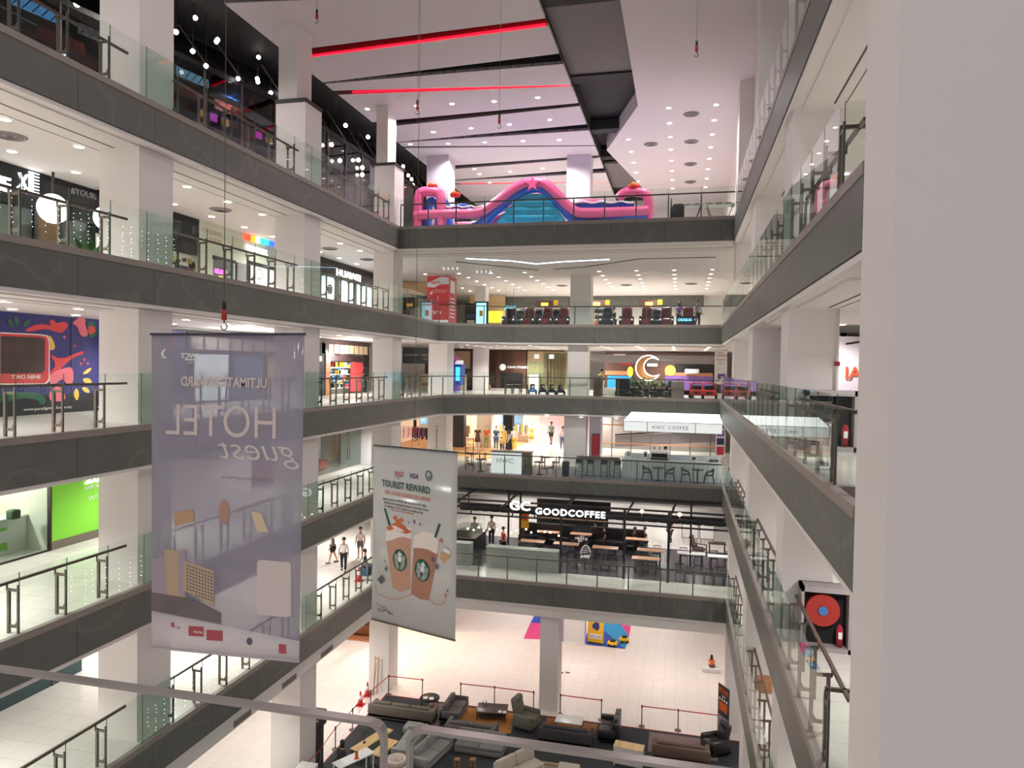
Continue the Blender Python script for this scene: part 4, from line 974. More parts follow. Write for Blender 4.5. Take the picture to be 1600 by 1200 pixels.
for s_ in (-1, 1): MB().bar((s_*.3, .0, .4), (s_*.36, -.12, 0), .02).bar((s_*.3, .02, .4), (s_*.3, .3, 0), .02).build('leg', 'steel', t)
t = thing('poster_stand', 'tall dark poster pillar with gold lettering beside the left column', 'poster stand', (*GP(494, 1200).to_tuple()[:2], G)); t.location.y += .1
MB().box(-.2, -.12, .0, .22, .12, 1.9).build('pillar', 'black_matt', t); MB().box(-.2, -.14, 1.9, .34, .14, 2.5).build('head_panel', 'black', t); text('50%', .2, 'gold_metal', t, (-.14, -.15, 2.15), (R(90), 0, 0), .004, bold=.006); text('OFF', .12, 'print_white', t, (-.1, -.15, 2.0), (R(90), 0, 0), .004)

# ============================================================ LOWEST WALKWAY: STEEL-FRAMED CAFE
mat('glow_white', (255, 255, 255), emit=2.2); mat('glow_soft', (240, 246, 246), emit=.45); mat('bulb', (255, 214, 160), emit=12, ergb=(255, 205, 140)); mat('glow_blue', (120, 200, 255), emit=2.2, ergb=(120, 200, 255)); mat('glow_cyan', (60, 210, 240), emit=2, ergb=(60, 210, 240))
mat('glow_pink', (255, 110, 230), emit=2.5, ergb=(255, 90, 220)); mat('glow_yellow', (255, 226, 60), emit=1.6, ergb=(255, 226, 40)); mat('glow_amber', (255, 196, 90), emit=2, ergb=(255, 180, 80))
mat('frame_black', (26, 25, 27), .4); mat('panel_sage', (150, 158, 150), .5); mat('panel_line', (112, 120, 112), .6); mat('table_tan', (206, 160, 128), .4)
Z1 = FL[1]
ORD = 'first second third fourth fifth sixth seventh eighth ninth tenth eleventh twelfth thirteenth fourteenth fifteenth sixteenth seventeenth eighteenth nineteenth twentieth'.split()
struct('floor', MB().box(-12.7, 36.6, Z1, 2.9, 43.4, Z1+.01), tiles('cafe_floor', (82, 76, 84), .25, .6, gap=(70, 64, 70)))
t = thing('pergola', 'black steel pergola of the coffee shop carrying the white lettering', 'pergola', (0, 36.5, Z1))
FX = [-12.2, -5.98, -2.7, -.48]
for x in FX: MB().box(x-.06, -.06, 0, x+.06, .06, 3.62).build('post', 'frame_black', t)
for x in (-9.6, -8.9, .65): MB().box(x-.05, 3.2, 0, x+.05, 3.3, 3.62).build('post', 'frame_black', t)
for zz, th_ in ((3.55, .09), (3.14, .10), (2.78, .07)): MB().box(-12.6, -.05, zz, 3.0, .05, zz+th_).build('beam', 'frame_black', t)
for zz, th_ in ((3.5, .12), (2.55, .22)): MB().box(-12.6, 3.2, zz, 3.0, 3.3, zz+th_).build('rear_beam', 'frame_black', t)
for x in (-12, -9.3, -5.98, -2.7, -.48, 2.2): MB().bar((x, 0, 3.2), (x+.35, 3.25, 3.58), .09, .09).build('rafter', 'frame_black', t)
for x in (-10.9, -8.6, -7.4, -4.6): MB().box(x-.03, -.03, 2.8, x+.03, .03, 3.2).build('hanger', 'frame_black', t)
t2 = thing('shop_sign', 'large white glowing GC GOODCOFFEE lettering on the black cafe frame', 'sign', (-8.75, 36.38, Z1+3.12))
text('GC', .66, 'glow_white', t2, (0, 0, .1), (R(90), 0, 0), .04, bold=.010, sx=1.2); text('GOODCOFFEE', .46, 'glow_white', t2, (1.40, 0, -.05), (R(90), 0, 0), .04, bold=.006, sx=1.12, spc=1.12)
# sage counters
def panel_counter(label, x0, x1, y0, d, h):
    t = thing('counter', label, 'counter', (x0, y0, Z1)); w_ = x1-x0
    MB().box(0, 0, 0, w_, d, h-.04).build('body', 'panel_sage', t); MB().bbox(-.02, -.02, h-.04, w_+.02, d+.02, h, .01).build('top', 'panel_sage', t)
    m_ = MB()
    for a in ((.25, -.008, .2, w_-.25, 0, .215), (.25, -.008, h-.3, w_-.25, 0, h-.285), (.25, -.008, .2, .265, 0, h-.285), (w_-.265, -.008, .2, w_-.25, 0, h-.285)): m_.box(*a)
    m_.build('moulding', 'panel_line', t)
    return t
panel_counter('long sage green panelled counter in front of the coffee shop', -10.0, -6.1, 36.42, .6, 1.12)
panel_counter('shorter sage green panelled counter at the left end of the coffee shop', -12.6, -10.9, 36.42, .6, 1.2)
t = thing('counter', 'dark bar counter with a tall glass case inside the coffee shop', 'counter', (-10.9, 37.6, Z1)); MB().box(-1.6, 0, 0, -.1, 2.4, 1.15).build('body', 'frame_black', t); MB().bbox(-1.65, -.05, 1.15, -.05, 2.45, 1.2, .01).build('top', 'wood_dark', t); MB().box(-1.5, .1, 1.2, -.3, 2.2, 1.6).build('glass_case', 'shop_glass', t)
def cafe_table(label, x, y, w=1.3, d=.6, h=.75, mt='table_tan', k=1):
    t = thing('cafe_table', label, 'table', (x, y, FL[k]+.01)); MB().bbox(-w/2, -d/2, h-.04, w/2, d/2, h, .01).build('tabletop', mt, t)
    for sx in (-1, 1): MB().box(sx*(w/2-.2)-.03, -.03, .02, sx*(w/2-.2)+.03, .03, h-.04).box(sx*(w/2-.2)-.05, -d/2+.06, 0, sx*(w/2-.2)+.05, d/2-.06, .025).build('leg', 'frame_black', t)
    return t
chair0 = None
def chair(label, x, y, rz, k=1, group=None, mt=None):
    global chair0
    if chair0 is None:
        t = thing('cafe_chair', label, 'chair', (x, y, FL[k]+.01), R(rz), group)
        MB().bbox(-.22, -.22, .42, .22, .22, .46, .02).build('seat', 'frame_black', t)
        b_ = MB()
        for i in range(7): a = R(30+20*i); b_.tube([(.22*math.cos(a), .06+.16*math.sin(a), .46), (.23*math.cos(a), .08+.17*math.sin(a), .80)], .012, 5)
        b_.tube([(.23*math.cos(R(20+14*i)), .08+.17*math.sin(R(20+14*i)), .80) for i in range(11)], .02, 6); b_.build('backrest', 'frame_black', t)
        for sx in (-1, 1):
            for sy in (-1, 1): MB().tube([(sx*.19, sy*.19, .44), (sx*.22, sy*.23, 0)], .016, 6).build('leg', 'frame_black', t)
        chair0 = t; return t
    return dup(chair0, (x, y, FL[k]+.01), R(rz), label, group=group)
TB = [(832, 845, 'leftmost'), (885, 849, 'second'), (946, 855, 'third'), (1016, 859, 'fourth'), (1009, 872, 'front'), (858, 831, 'rear left'), (908, 834, 'rear middle'), (995, 842, 'rear right')]
for i, (u, v, nm) in enumerate(TB):
    p = P(u, v, Z=Z1+.75); cafe_table('tan topped cafe table, the %s one inside the coffee shop' % nm, p.x, p.y, 1.45 if i < 5 else 1.3)
    for s_ in ((-1, 1) if i not in (4,) else (-1, 1)):
        for q_ in (-.32, .32): chair('black slatted cafe chair at the %s tan table, %s %s side' % (nm, 'front' if s_ < 0 else 'back', 'left' if q_ < 0 else 'right'), p.x+q_*1.1, p.y+s_*.62, 180 if s_ < 0 else 0, 1, 'black chairs at the %s tan table' % nm)
for i, (u, v) in enumerate(((1080, 864), (1128, 869))):
    p = P(u, v, Z=Z1+.75); cafe_table(('wide white cafe table right of the black post', 'white cafe table at the far right end of the cafe')[i], p.x, p.y, 1.5, .55, mt='tabletop_white')
    for q_ in (-.4, .4): chair('black slatted cafe chair beyond the %s white table, %s one' % (('wide', 'far right')[i], 'left' if q_ < 0 else 'right'), p.x+q_, p.y+.6, 0, 1, 'black chairs at the %s white table' % ('wide', 'far right')[i])
for i in range(6): chair('black slatted chair in the front row along the cafe railing, %s from left' % ORD[i], .1+.48*i, 36.95, 180 if i % 2 else 0, 1, 'front row of black chairs at the cafe railing')
for i in range(7): chair('black slatted chair in the row behind the long counter, %s from left' % ORD[i], -5.5+.43*i, 37.7, 180 if i % 2 else 0, 1, 'row of black chairs left of the black post')
t = thing('armchair', 'dark wooden lounge armchair at the right of the coffee shop', 'armchair', (*P(1093, 868, Z=Z1).to_tuple()[:2], Z1+.01), R(70))
MB().bbox(-.32, -.32, .3, .32, .32, .4, .03).build('seat', 'cloth_brown', t); o = MB().bbox(-.3, -.04, 0, .3, .04, .75, .03).build('backrest', 'cloth_brown', t); o.location = (0, .3, .38); o.rotation_euler = (R(-18), 0, 0)
for s_ in (-1, 1): MB().box(s_*.34-.03, -.34, .56, s_*.34+.03, .34, .6).box(s_*.34-.025, -.32, 0, s_*.34+.025, -.27, .56).box(s_*.34-.025, .27, 0, s_*.34+.025, .32, .56).build('arm', 'wood_dark', t)
low_t = thing('side_table', 'dark low table beside the wooden lounge armchair', 'table', (*P(1120, 866, Z=Z1).to_tuple()[:2], Z1+.01)); MB().bbox(-.5, -.3, .62, .5, .3, .67, .01).build('tabletop', 'wood_dark', low_t)
for sx in (-1, 1):
    for sy in (-1, 1): MB().box(sx*.45, sy*.25, 0, sx*.4, sy*.2, .62).build('leg', 'frame_black', low_t)
# white rounded chair
t = thing('tub_chair', 'white rounded wicker chair behind the long sage counter', 'chair', (*P(911, 858, Z=Z1).to_tuple()[:2], Z1+.01)); t.location.x = -5.2; t.location.y = 37.15
t.location = (P(911, 850, Y=37.5).x, 38.5, Z1+.01)
MB().bbox(-.26, -.26, .4, .26, .26, .48, .06).build('seat', 'cabinet_white', t); b_ = MB(); b_.tube([(.28*math.cos(R(a)), .22, .45+.55*math.sin(R(a))) for a in range(0, 181, 15)], .03, 8)
for zz in (.58, .7, .82): b_.tube([(-.24, .22, zz), (0, .22, zz+.05), (.24, .22, zz)], .02, 6)
b_.build('backrest', 'cabinet_white', t)
for sx in (-1, 1):
    for sy in (-1, 1): MB().tube([(sx*.2, sy*.2, .42), (sx*.22, sy*.22, 0)], .015, 6).build('leg', 'cabinet_white', t)
# hanging bulbs
BL = [(731, 826), (740, 828), (748, 824), (756, 829), (765, 827), (777, 827), (790, 828), (799, 832), (807, 829), (822, 827), (830, 832), (841, 830), (851, 831), (860, 832), (873, 837)]
b0 = None
for i, (u, v) in enumerate(BL):
    p = P(u, v, Y=37.6+.9*(i % 3)); lb = 'small warm filament bulb hanging inside the coffee shop, %s from left' % ORD[i]
    if b0 is None:
        b0 = t = thing('pendant_bulb', lb, 'pendant lamp', p, 0, 'row of hanging filament bulbs')
        MB().ball((0, 0, 0), .05, 10).build('bulb', 'bulb', t); MB().lathe([(.02, .04), (.02, .1)], n=8).build('socket', 'frame_black', t); MB().tube([(0, 0, .1), (0, 0, .95)], .005, 5).build('cord', 'frame_black', t)
    else: dup(b0, p, 0, lb)
for i, (u, v) in enumerate(((1003, 799), (1062, 804))):
    p = P(u, v, Y=36.3); t = thing('globe_lamp', ('left', 'right')[i]+' large warm globe lamp on the cafe frame', 'lamp', p); MB().ball((0, 0, 0), .09, 12).build('globe', 'bulb', t); MB().box(-.03, -.03, -.25, .03, .03, -.08).build('socket', 'timber', t)
t = thing('poster_banner', 'yellow upright poster banner inside the coffee shop', 'poster', (*P(818, 840, Y=40.5).to_tuple(),)); MB().box(-.3, 0, 0, .3, .03, .95).build('print', 'mat_yellow', t); MB().box(-.22, -.01, .45, .22, 0, .85).build('picture', 'cloth_orange', t); MB().box(-.03, 0, -1.3, .03, .03, 0).build('stand', 'steel', t); t.location.z = Z1+1.31
dark = thing('shelving', 'dark timber back shelving with warm shelves in the coffee shop', 'shelving', (-9.1, 45.6, Z1)); MB().box(0, 0, 0, 4.8, .3, 2.3).build('back_panel', 'black_matt', dark)
for zz in (.9, 1.5): MB().box(.1, -.3, zz, 4.7, 0, zz+.05).build('shelf', 'table_tan', dark)
p = P(777, 858, Z=Z1); person('cafe worker in a red shirt and dark trousers standing behind the counter', (-9.6, 38.6, Z1+.01), 40, 'cloth_red', 'cloth_black')
p = P(740, 838, Y=39); person('cafe customer in grey behind the dark bar counter', (-11.9, 40.6, Z1+.01), 0, 'cloth_grey', 'cloth_black'); person('cafe customer in a white top behind the dark bar counter', (-11.0, 41.2, Z1+.01), 0, 'cloth_white', 'cloth_navy')
for i, (u, v, lb, c) in enumerate(((942, 848, 'customer in a dark top sitting at the third tan table', 'cloth_black'), (928, 842, 'customer in a striped pink top sitting behind the third tan table', 'cloth_pink'), (990, 852, 'customer in black sitting left of the rear right table', 'cloth_black'), (1006, 852, 'customer in dark grey sitting right of the rear right table', 'cloth_charcoal'))):
    q = P(u, v+10, Z=Z1); person(lb, (q.x, q.y+.6, Z1+.01), 200, c, 'cloth_black', pose='sit'); t = thing('stool', 'black stool under the '+lb[:34].rstrip(), 'stool', (q.x, q.y+.6, Z1+.01)); MB().lathe([(.17, .36), (.17, .40)], n=14).build('seat', 'frame_black', t); MB().lathe([(.16, 0), (.03, .03), (.03, .36)], n=10).build('pedestal', 'frame_black', t)
person('person in black with a red bag walking beyond the cafe frame', (P(1052, 845, Z=Z1).x-.2, 44.5, Z1), 100, 'cloth_black', 'cloth_charcoal', arms={'l': (20, 40, 20), 'r': (20, -20, 20)}, legs={'l': (22, 8), 'r': (-20, 14)})
fr = MB()
for i, (u0, v0, u1, v1) in enumerate(((949, 831, 971, 848), (1066, 840, 1090, 858), (1094, 842, 1115, 860))):
    p = P(u0, v0, Y=45); q = P(u1, v1, Y=45); w_ = q.x-p.x; h_ = p.z-q.z
    t = thing('whiteboard', ('left', 'middle', 'right')[i]+' black framed white board standing beyond the cafe', 'board', (p.x, 45.4, Z1)); zz = max(.05, q.z-Z1)
    MB().box(0, 0, .3, w_, .03, 1.3).build('board', 'cabinet_white', t); MB().box(-.03, -.01, .27, 0, .04, 1.33).box(w_, -.01, .27, w_+.03, .04, 1.33).box(0, -.01, 1.3, w_, .04, 1.33).box(0, -.01, .27, w_, .04, .3).build('frame', 'frame_black', t)
    for x in (.05, w_-.05): MB().bar((x, 0, .3), (x, -.2, 0), .025).bar((x, 0, .3), (x, .2, 0), .025).build('leg', 'frame_black', t)

# people on the left walkway of the lowest floor
person('woman in a grey top and black skirt walking on the lowest left walkway', (-18.2, 34.9, Z1), 200, 'cloth_grey', 'cloth_black', hair='long', shorts=True, legs={'l': (16, 4), 'r': (-14, 8)})
person('person in a striped white shirt and black trousers walking on the lowest walkway', (-16.95, 33.7, Z1), 170, mat('cloth_stripe', (200, 198, 200), .8), 'cloth_black', legs={'l': (14, 4), 'r': (-12, 8)})
person('person in a white shirt and shorts beyond the striped shirt', (-17.2, 36.2, Z1), 170, 'cloth_white', 'cloth_grey', shorts=True)
person('person in a pale shirt beyond the bending man', (-16.6, 38.2, Z1), 170, 'cloth_white', 'cloth_black')
person('man in a dark brown shirt and khaki trousers bending forward by the cone', (-16.2, 35.9, Z1), 60, 'cloth_brown', 'cloth_khaki', lean=28, arms={'l': (10, 20, 10), 'r': (10, 25, 15)})
person('person in black crouching low by the railing with bags', (-15.6, 35.3-1.9, Z1), 90, 'cloth_black', 'cloth_denim', pose='sit')
t = thing('crate', 'dark crate the crouching person sits on', 'crate', (-15.6, 33.4, Z1)); MB().bbox(-.25, -.25, 0, .25, .25, .38, .02).build('box', 'cloth_denim', t)
p = P(549, 903, Z=Z1); t = thing('traffic_cone', 'red traffic cone with a white sleeve on the lowest left walkway', 'traffic cone', (-15.4, 32.3, Z1))
MB().bbox(-.2, -.2, 0, .2, .2, .05, .02).build('base', 'cone_red', t); MB().lathe([(.15, .04), (.10, .32)], n=16).build('lower_cone', 'cone_red', t); MB().lathe([(.10, .32), (.06, .53)], n=16).build('white_sleeve', 'cone_white', t); MB().lathe([(.06, .53), (.03, .72)], n=16).build('tip', 'cone_red', t)
person('person in white trousers at the far end of the lowest left walkway', (-20.2, 34.2, Z1), 150, 'cloth_white', 'cloth_white')
place(MB().bbox(-.25, -.2, 0, .25, .2, .45, .02).build('cardboard_box', 'timber'), 2.95, 25.0, Z1, 'brown cardboard box on the lowest right walkway', 'box', 10)

# ============================================================ COFFEE COUNTER FLOOR
Z2 = FL[2]
struct('floor', MB().box(-13.4, 39.95, Z2, 2.3, 44.4, Z2+.012), tiles('slate_floor', (96, 104, 112), .4, .6, gap=(84, 90, 98)))
t = thing('coffee_counter', 'long white panelled coffee counter with a grey marble top', 'counter', (-3.25, 41.0, Z2)); W2 = 5.45
MB().box(0, 0, 0, W2, .9, 1.05).build('body', 'counter_white' if 'counter_white' in M else mat('counter_white', (214, 222, 220), .4), t)
m_ = MB()
for i in range(1, 22): m_.box(i*.25, -.006, .1, i*.25+.012, 0, 1.0)
m_.build('grooves', 'panel_line', t); MB().bbox(-.03, -.05, 1.05, W2+.03, .95, 1.11, .01).build('top', mat('marble_pale', (196, 202, 206), .2, noise=.2, nscale=3), t)
MB().box(.1, .7, 1.11, W2, .95, 1.36).build('upstand', 'marble_pale', t)
t = thing('bar_table', 'long narrow bar table joined to the coffee counter', 'table', (-5.9, 41.15, Z2)); MB().bbox(0, 0, 1.05, 2.5, .45, 1.1, .01).build('tabletop', 'wood_dark', t); MB().box(0, .4, 0, 2.5, .45, 1.05).build('panel', 'counter_white', t)
# canopy sign
t = thing('canopy_sign', 'glowing white canopy with HWC COFFEE lettering above the coffee counter', 'sign', (-3.2, 40.95, Z2+2.72)); cw = 5.45
MB().box(0, 0, 0, cw, .06, .55).build('sign_box', 'glow_soft', t); fl(MB(), [(0, .56), (cw, .56), (cw-.25, .62), (.35, .62)], 0, .01)
MB().plate([(0, .06, .55), (cw, .06, .55), (cw-.1, 1.1, 1.0), (.35, 1.1, 1.0)], (0, 0, .03)).build('canopy_roof', mat('glow_canopy', (246, 252, 252), emit=.8), t)
for x in (0, 1.35, 4.0, cw): MB().box(x-.015, -.01, 0, x+.015, 0, .55).build('divider', 'steel_dark', t)
MB().box(0, -.012, .55, cw, .0, .575).box(0, -.012, -.015, cw, 0, .005).build('rim', 'steel_dark', t)
for x in (.4, 2.1, 4.1, cw-.1): MB().tube([(x, .6, .8), (x, .6, 1.15)], .012, 6).build('hanger', 'steel', t)
text('HWC COFFEE', .30, 'print_slate', t, (1.58, -.015, .17), (R(90), 0, 0), .004, spc=1.25, sx=.92)
for i, (dx, lb, w_, h_) in enumerate(((.35, 'white menu stand on the left end of the coffee counter', .3, .42), (1.3, 'white grinder beside the coffee machine', .2, .45), (4.0, 'small white tablet till on the coffee counter', .28, .3), (5.1, 'dark tray of cups at the right end of the coffee counter', .5, .14))):
    t = thing(('menu_stand', 'coffee_grinder', 'till', 'cup_tray')[i], lb, ('menu', 'grinder', 'till', 'tray')[i], (-3.25+dx, 41.3, Z2+1.11)); MB().bbox(-w_/2, -.1, 0, w_/2, .1, h_, .02).build('body', 'cabinet_white' if i < 3 else 'black', t)
    MB().bbox(-w_/2+.04, -.115, h_*.3, w_/2-.04, -.1, h_*.8, .005).build('front', ('panel_sage', 'black', 'black', 'steel')[i], t)
t = thing('espresso_machine', 'white and black espresso machine on the coffee counter', 'coffee machine', (-1.15, 41.25, Z2+1.11)); MB().bbox(-.5, -.22, .12, .5, .22, .55, .04).build('body', 'cabinet_white', t); MB().box(-.44, -.24, .16, .44, -.2, .38).build('front_panel', 'black', t); MB().box(-.48, -.25, 0, .48, .2, .12).build('drip_tray', 'black', t)
for x in (-.25, .05, .3): MB().tube([(x, -.26, .3), (x, -.36, .27)], .025, 8).build('group_handle', 'black', t)
for x in (-.3, 0, .3): MB().lathe([(.08, .55), (.09, .75)], (x, 0, 0), 12).build('bean_hopper', 'shop_glass', t)
person('barista in a white shirt behind the coffee counter', (P(1040, 700, Y=42.4).x, 42.4, Z2+.012), 0, 'cloth_white', 'cloth_black')
def pedestal_table(label, x, y, k=2, r=.34, h=.74):
    t = thing('round_table', label, 'table', (x, y, FL[k]+.012)); MB().lathe([(r, h-.03), (r, h)], n=22).build('tabletop', 'frame_black', t); MB().lathe([(.035, .03), (.035, h-.03)], n=10).build('pedestal', 'frame_black', t); MB().lathe([(.22, 0), (.22, .03)], n=16).build('foot', 'frame_black', t); return t
ch2 = None
def chair2(label, x, y, rz, group):
    """moulded black armchair"""
    global ch2
    if ch2 is None:
        t = thing('moulded_chair', label, 'chair', (x, y, Z2+.012), R(rz), group); MB().bbox(-.22, -.22, .43, .22, .22, .47, .02).build('seat', 'frame_black', t)
        MB().tube([(-.24, -.1, .62), (-.25, .12, .68), (-.15, .25, .80), (.15, .25, .80), (.25, .12, .68), (.24, -.1, .62)], .03, 6).build('backrest', 'frame_black', t)
        for sx in (-1, 1):
            MB().tube([(sx*.24, -.1, .62), (sx*.22, -.2, .45), (sx*.26, -.27, 0)], [.024, .028, .02], 6).build('leg', 'frame_black', t); MB().tube([(sx*.2, .25, .78), (sx*.2, .2, .45), (sx*.25, .28, 0)], [.022, .026, .02], 6).build('leg', 'frame_black', t)
        ch2 = t; return t
    return dup(ch2, (x, y, Z2+.012), R(rz), label, group=group)
for i, (u, v) in enumerate(((1029, 750), (1089, 753))):
    p = P(u, v-1, Z=Z2); pedestal_table(('left', 'right')[i]+' small round black table in front of the coffee counter', p.x, 40.5)
    for s_ in (-1, 1): chair2('black moulded chair %s of the %s round table by the counter' % (('left', 'right')[s_ > 0], ('left', 'right')[i]), p.x+s_*.62, 40.5, -90*s_, None)
for i, (u, nm) in enumerate(((741, 'left of'), (842, 'right of'))):
    p = P(u, 742, Z=Z2); pedestal_table('round black table %s the glowing white counter' % nm, p.x, 40.6)
    for s_ in (-1, 1): chair('black slatted chair %s the round table %s the glowing counter' % (('left of', 'right of')[s_ > 0], nm), p.x+s_*.65, 40.6, -90*s_, 2)
for i, u in enumerate((735, 830, 858, 719)):
    p = P(u, 728, Z=Z2); 
    if i < 3: pedestal_table('round black table in the second row behind the %s' % ('left table', 'glowing counter', 'right table')[i], p.x, 42.9); chair('black slatted chair at the %s second row round table' % ('left', 'middle', 'right')[i], p.x+.7, 42.9, -90, 2)
for i, u in enumerate((905, 923, 944, 965)):
    p = P(u, 745, Y=41.0); t = thing('bar_stool', 'black bar stool, %s of four at the bar table' % ('first', 'second', 'third', 'fourth')[i], 'stool', (p.x, 40.75, Z2+.012)); MB().bbox(-.2, -.18, .76, .2, .2, .82, .03).build('seat', 'frame_black', t); MB().bbox(-.2, .12, .8, .2, .2, 1.02, .03).build('backrest', 'frame_black', t)
    for sx in (-1, 1):
        for sy in (-1, 1): MB().tube([(sx*.16, sy*.15, .78), (sx*.2, sy*.2, 0)], .014, 6).build('leg', 'frame_black', t)
    MB().box(-.18, -.19, .28, .18, -.17, .3).build('footrest', 'frame_black', t)
place(MB().lathe([(.2, 0), (.22, .8), (.2, .85)], n=18).build('litter_bin', 'cloth_navy'), P(886, 742, Z=Z2).x, 40.5, Z2+.012, 'dark blue round litter bin beside the back column', 'bin')
t = thing('glowing_counter', 'glowing white box counter with faded lettering behind the balustrade', 'counter', (P(765, 740, Z=Z2).x, 40.3, Z2)); w_ = P(812, 740, Y=40.3).x-P(765, 740, Y=40.3).x
MB().box(0, 0, 0, w_, .12, 1.22).build('light_panel', 'glow_soft', t); MB().box(-.02, .12, 0, w_+.5, .8, 1.24).build('body', 'steel', t); MB().bbox(-.05, 0, 1.24, w_+.55, .85, 1.29, .01).build('top', 'steel', t); text('HWC', .42, 'print_dim', t, (.32, -.01, .62), (R(90), 0, 0), .004, sx=1.0)
t = thing('railing_frame', 'tall black metal frame stand near the second banner', 'stand', (P(722, 735, Z=Z2).x, 41.3, Z2)); a = MB()
for x in (0, .5): a.box(x-.02, -.02, 0, x+.02, .02, 1.9)
for zz in (.5, 1.0, 1.5, 1.85): a.box(0, -.015, zz, .5, .015, zz+.03)
a.build('frame', 'frame_black', t)
# glazed rail and red extinguisher niche beyond the counter
t = thing('glass_balustrade', 'brown railed balustrade of the void beyond the coffee counter', 'balustrade', (-5.9, 48.6, Z2))
for zz in (1.15, 2.4): MB().box(0, 0, zz, 8.2, .08, zz+.07).build('handrail', 'timber', t)
for i in range(7): MB().box(i*1.3, .02, 0, i*1.3+.06, .06, 2.9).build('post', 'steel_dark', t)
MB().box(0, .03, .02, 8.2, .045, 1.15).build('glass_panel', 'rail_glass', t)
t = thing('escalator', 'pale escalator side seen beyond the coffee counter', 'escalator', (-4.6, 51.5, Z2)); MB().plate([(0, 0, .6), (7.2, 0, 1.3), (7.2, 0, 2.1), (0, 0, 1.4)], (0, .2, 0)).build('side_panel', 'recess_grey', t); MB().bar((0, -.05, 1.5), (7.2, -.05, 2.2), .1).build('handrail', 'black', t); MB().plate([(.2, 1, 2.9), (2.2, 1, 2.2), (2.2, 1, 2.4), (.2, 1, 3.1)], (0, .2, 0)).build('truss', 'cabinet_white', t)
struct('wall_back', MB().box(-6.2, 56, Z2, 3, 56.2, Z2+3.2), 'cap_stone')
t = thing('hose_cabinet', 'slim red fire cabinet on the white pier left of the coffee counter', 'fire cabinet', (P(930, 710, Y=45).x, 45.15, Z2+.5)); MB().box(-.25, 0, 0, .25, .2, 1.6).build('cabinet', 'steel_dark', t); MB().box(-.2, -.02, .1, .2, 0, 1.5).build('door', 'cloth_red', t)
struct('column', MB().box(P(920, 700, Y=45.4).x, 45.4, Z2, P(938, 700, Y=45.4).x, 46.6, Z2+3.2), 'lilac_paint')
# fashion shop ---------------------------------------------------
planks('shop_timber', (176, 128, 84), (206, 160, 112), .2, 'X'); mat('shop_white', (240, 232, 222), .6)
struct('wall_back', MB().box(-23, 58.6, Z2, -6.2, 58.8, Z2+3.2), 'shop_white'); struct('floor', MB().box(-22, 46.6, Z2, -12.4, 58.6, Z2+.01), 'shop_timber')
for a, b in ((-13.15, -12.45), (-17.2, -16.3)): struct('pillar', MB().box(a, 52.2, Z2, b, 52.9, Z2+3.2), 'black_matt')
struct('pillar', MB().box(-15.6, 53.4, Z2, -14.4, 54.0, Z2+3.2), 'shop_white')
for x, y in ((-15, 55.5), (-18.5, 46), (-20.4, 43)): spot(x, y, Z2+2.9, 150, (1, .9, .76), kind='POINT')
MQ = [(746, 702, 'cloth_brown', 'cloth_brown', 'in a short dark brown dress at the shop corner'), (760, 697, 'cloth_orange', 'cloth_olive', 'in an orange top and olive trousers in the shop window'), (787, 694, 'cloth_yellow', 'cloth_yellow', 'in a yellow dress in the shop window'), (803, 697, 'cloth_white', 'cloth_yellow', 'in a white top and yellow trousers near the shop door'), (830, 692, 'cloth_yellow', 'cloth_yellow', 'in a mustard dress beyond the shop corner'), (775, 696, 'cloth_denim', 'cloth_denim', 'in denim in the shop window')]
for u, v, a, b, lb in MQ:
    p = P(u, v, Y=51.7 if u != 830 else 55.5); mannequin('mannequin '+lb, (p.x, p.y, Z2+.01), 0, a, b, dress=(a == b and a != 'cloth_denim'))
rk0 = None
def rack(label, x, y, rz, k, cols, w=1.4):
    t = thing('clothes_rack', label, 'clothes rack', (x, y, FL[k]+.01), R(rz)); a = MB()
    for s_ in (-1, 1): a.tube([(s_*w/2, -.25, 0), (s_*w/2, .25, 0)], .015, 6).tube([(s_*w/2, 0, 0), (s_*w/2, 0, 1.5)], .015, 6)
    a.tube([(-w/2, 0, 1.5), (w/2, 0, 1.5)], .015, 6).build('frame', 'steel', t)
    n_ = int(w/.12)
    for i in range(n_):
        x_ = -w/2+.08+i*(w-.16)/(n_-1); c_ = cols[i % len(cols)]; L_ = .75+.15*math.sin(i*2.3)
        g = MB().plate([(x_, -.04, 1.46), (x_, -.22, 1.38), (x_, -.2, 1.46-L_), (x_, .2, 1.46-L_), (x_, .22, 1.38), (x_, .04, 1.46)], (.05, 0, 0)).build('garment', c_, t)
    return t
rack('clothes rack of pale coats in the warm corner of the fashion shop', *P(640, 697, Z=Z2).to_tuple()[:2], 30, 2, ['cloth_white', 'cloth_pink', 'cloth_white'])
rack('clothes rack of black and purple clothes left of the white column', *P(657, 698, Z=Z2).to_tuple()[:2], 0, 2, ['cloth_black', 'cloth_purple', 'cloth_brown'])
rack('clothes rack of mixed yellow and grey clothes at the back of the shop', -13.6, 57.6, 0, 2, ['cloth_yellow', 'cloth_white', 'cloth_grey', 'cloth_olive'], 2.4)
rack('clothes rack of brown coats at the left of the fashion shop', -17.0, 54.3, 70, 2, ['cloth_brown', 'cloth_khaki'])
p = P(661, 660, Y=47); place(MB().bbox(-.35, -.04, 0, .35, .04, .5, .03).build('denim_jacket', 'cloth_denim'), p.x, 47.4, Z2+2.1, 'blue denim jacket hung high in the fashion shop', 'jacket')
place(MB().box(-.9, 0, 0, .9, .03, 1.9).build('wall_poster', mat('poster_mix', (110, 150, 190), .7, noise=.6, nscale=3)), -14.0, 58.5, Z2+.9, 'bright blue and orange poster on the fashion shop wall', 'poster')
struct('wall_left', MB().box(-22.3, 41, Z2, -22.1, 58, Z2+3.2), 'shop_white')
person('shopper in grey with black trousers at the fashion shop door', (P(795, 703, Y=50.6).x, 50.6, Z2+.01), 200, 'cloth_grey', 'cloth_black', hair='long', h=1.6)
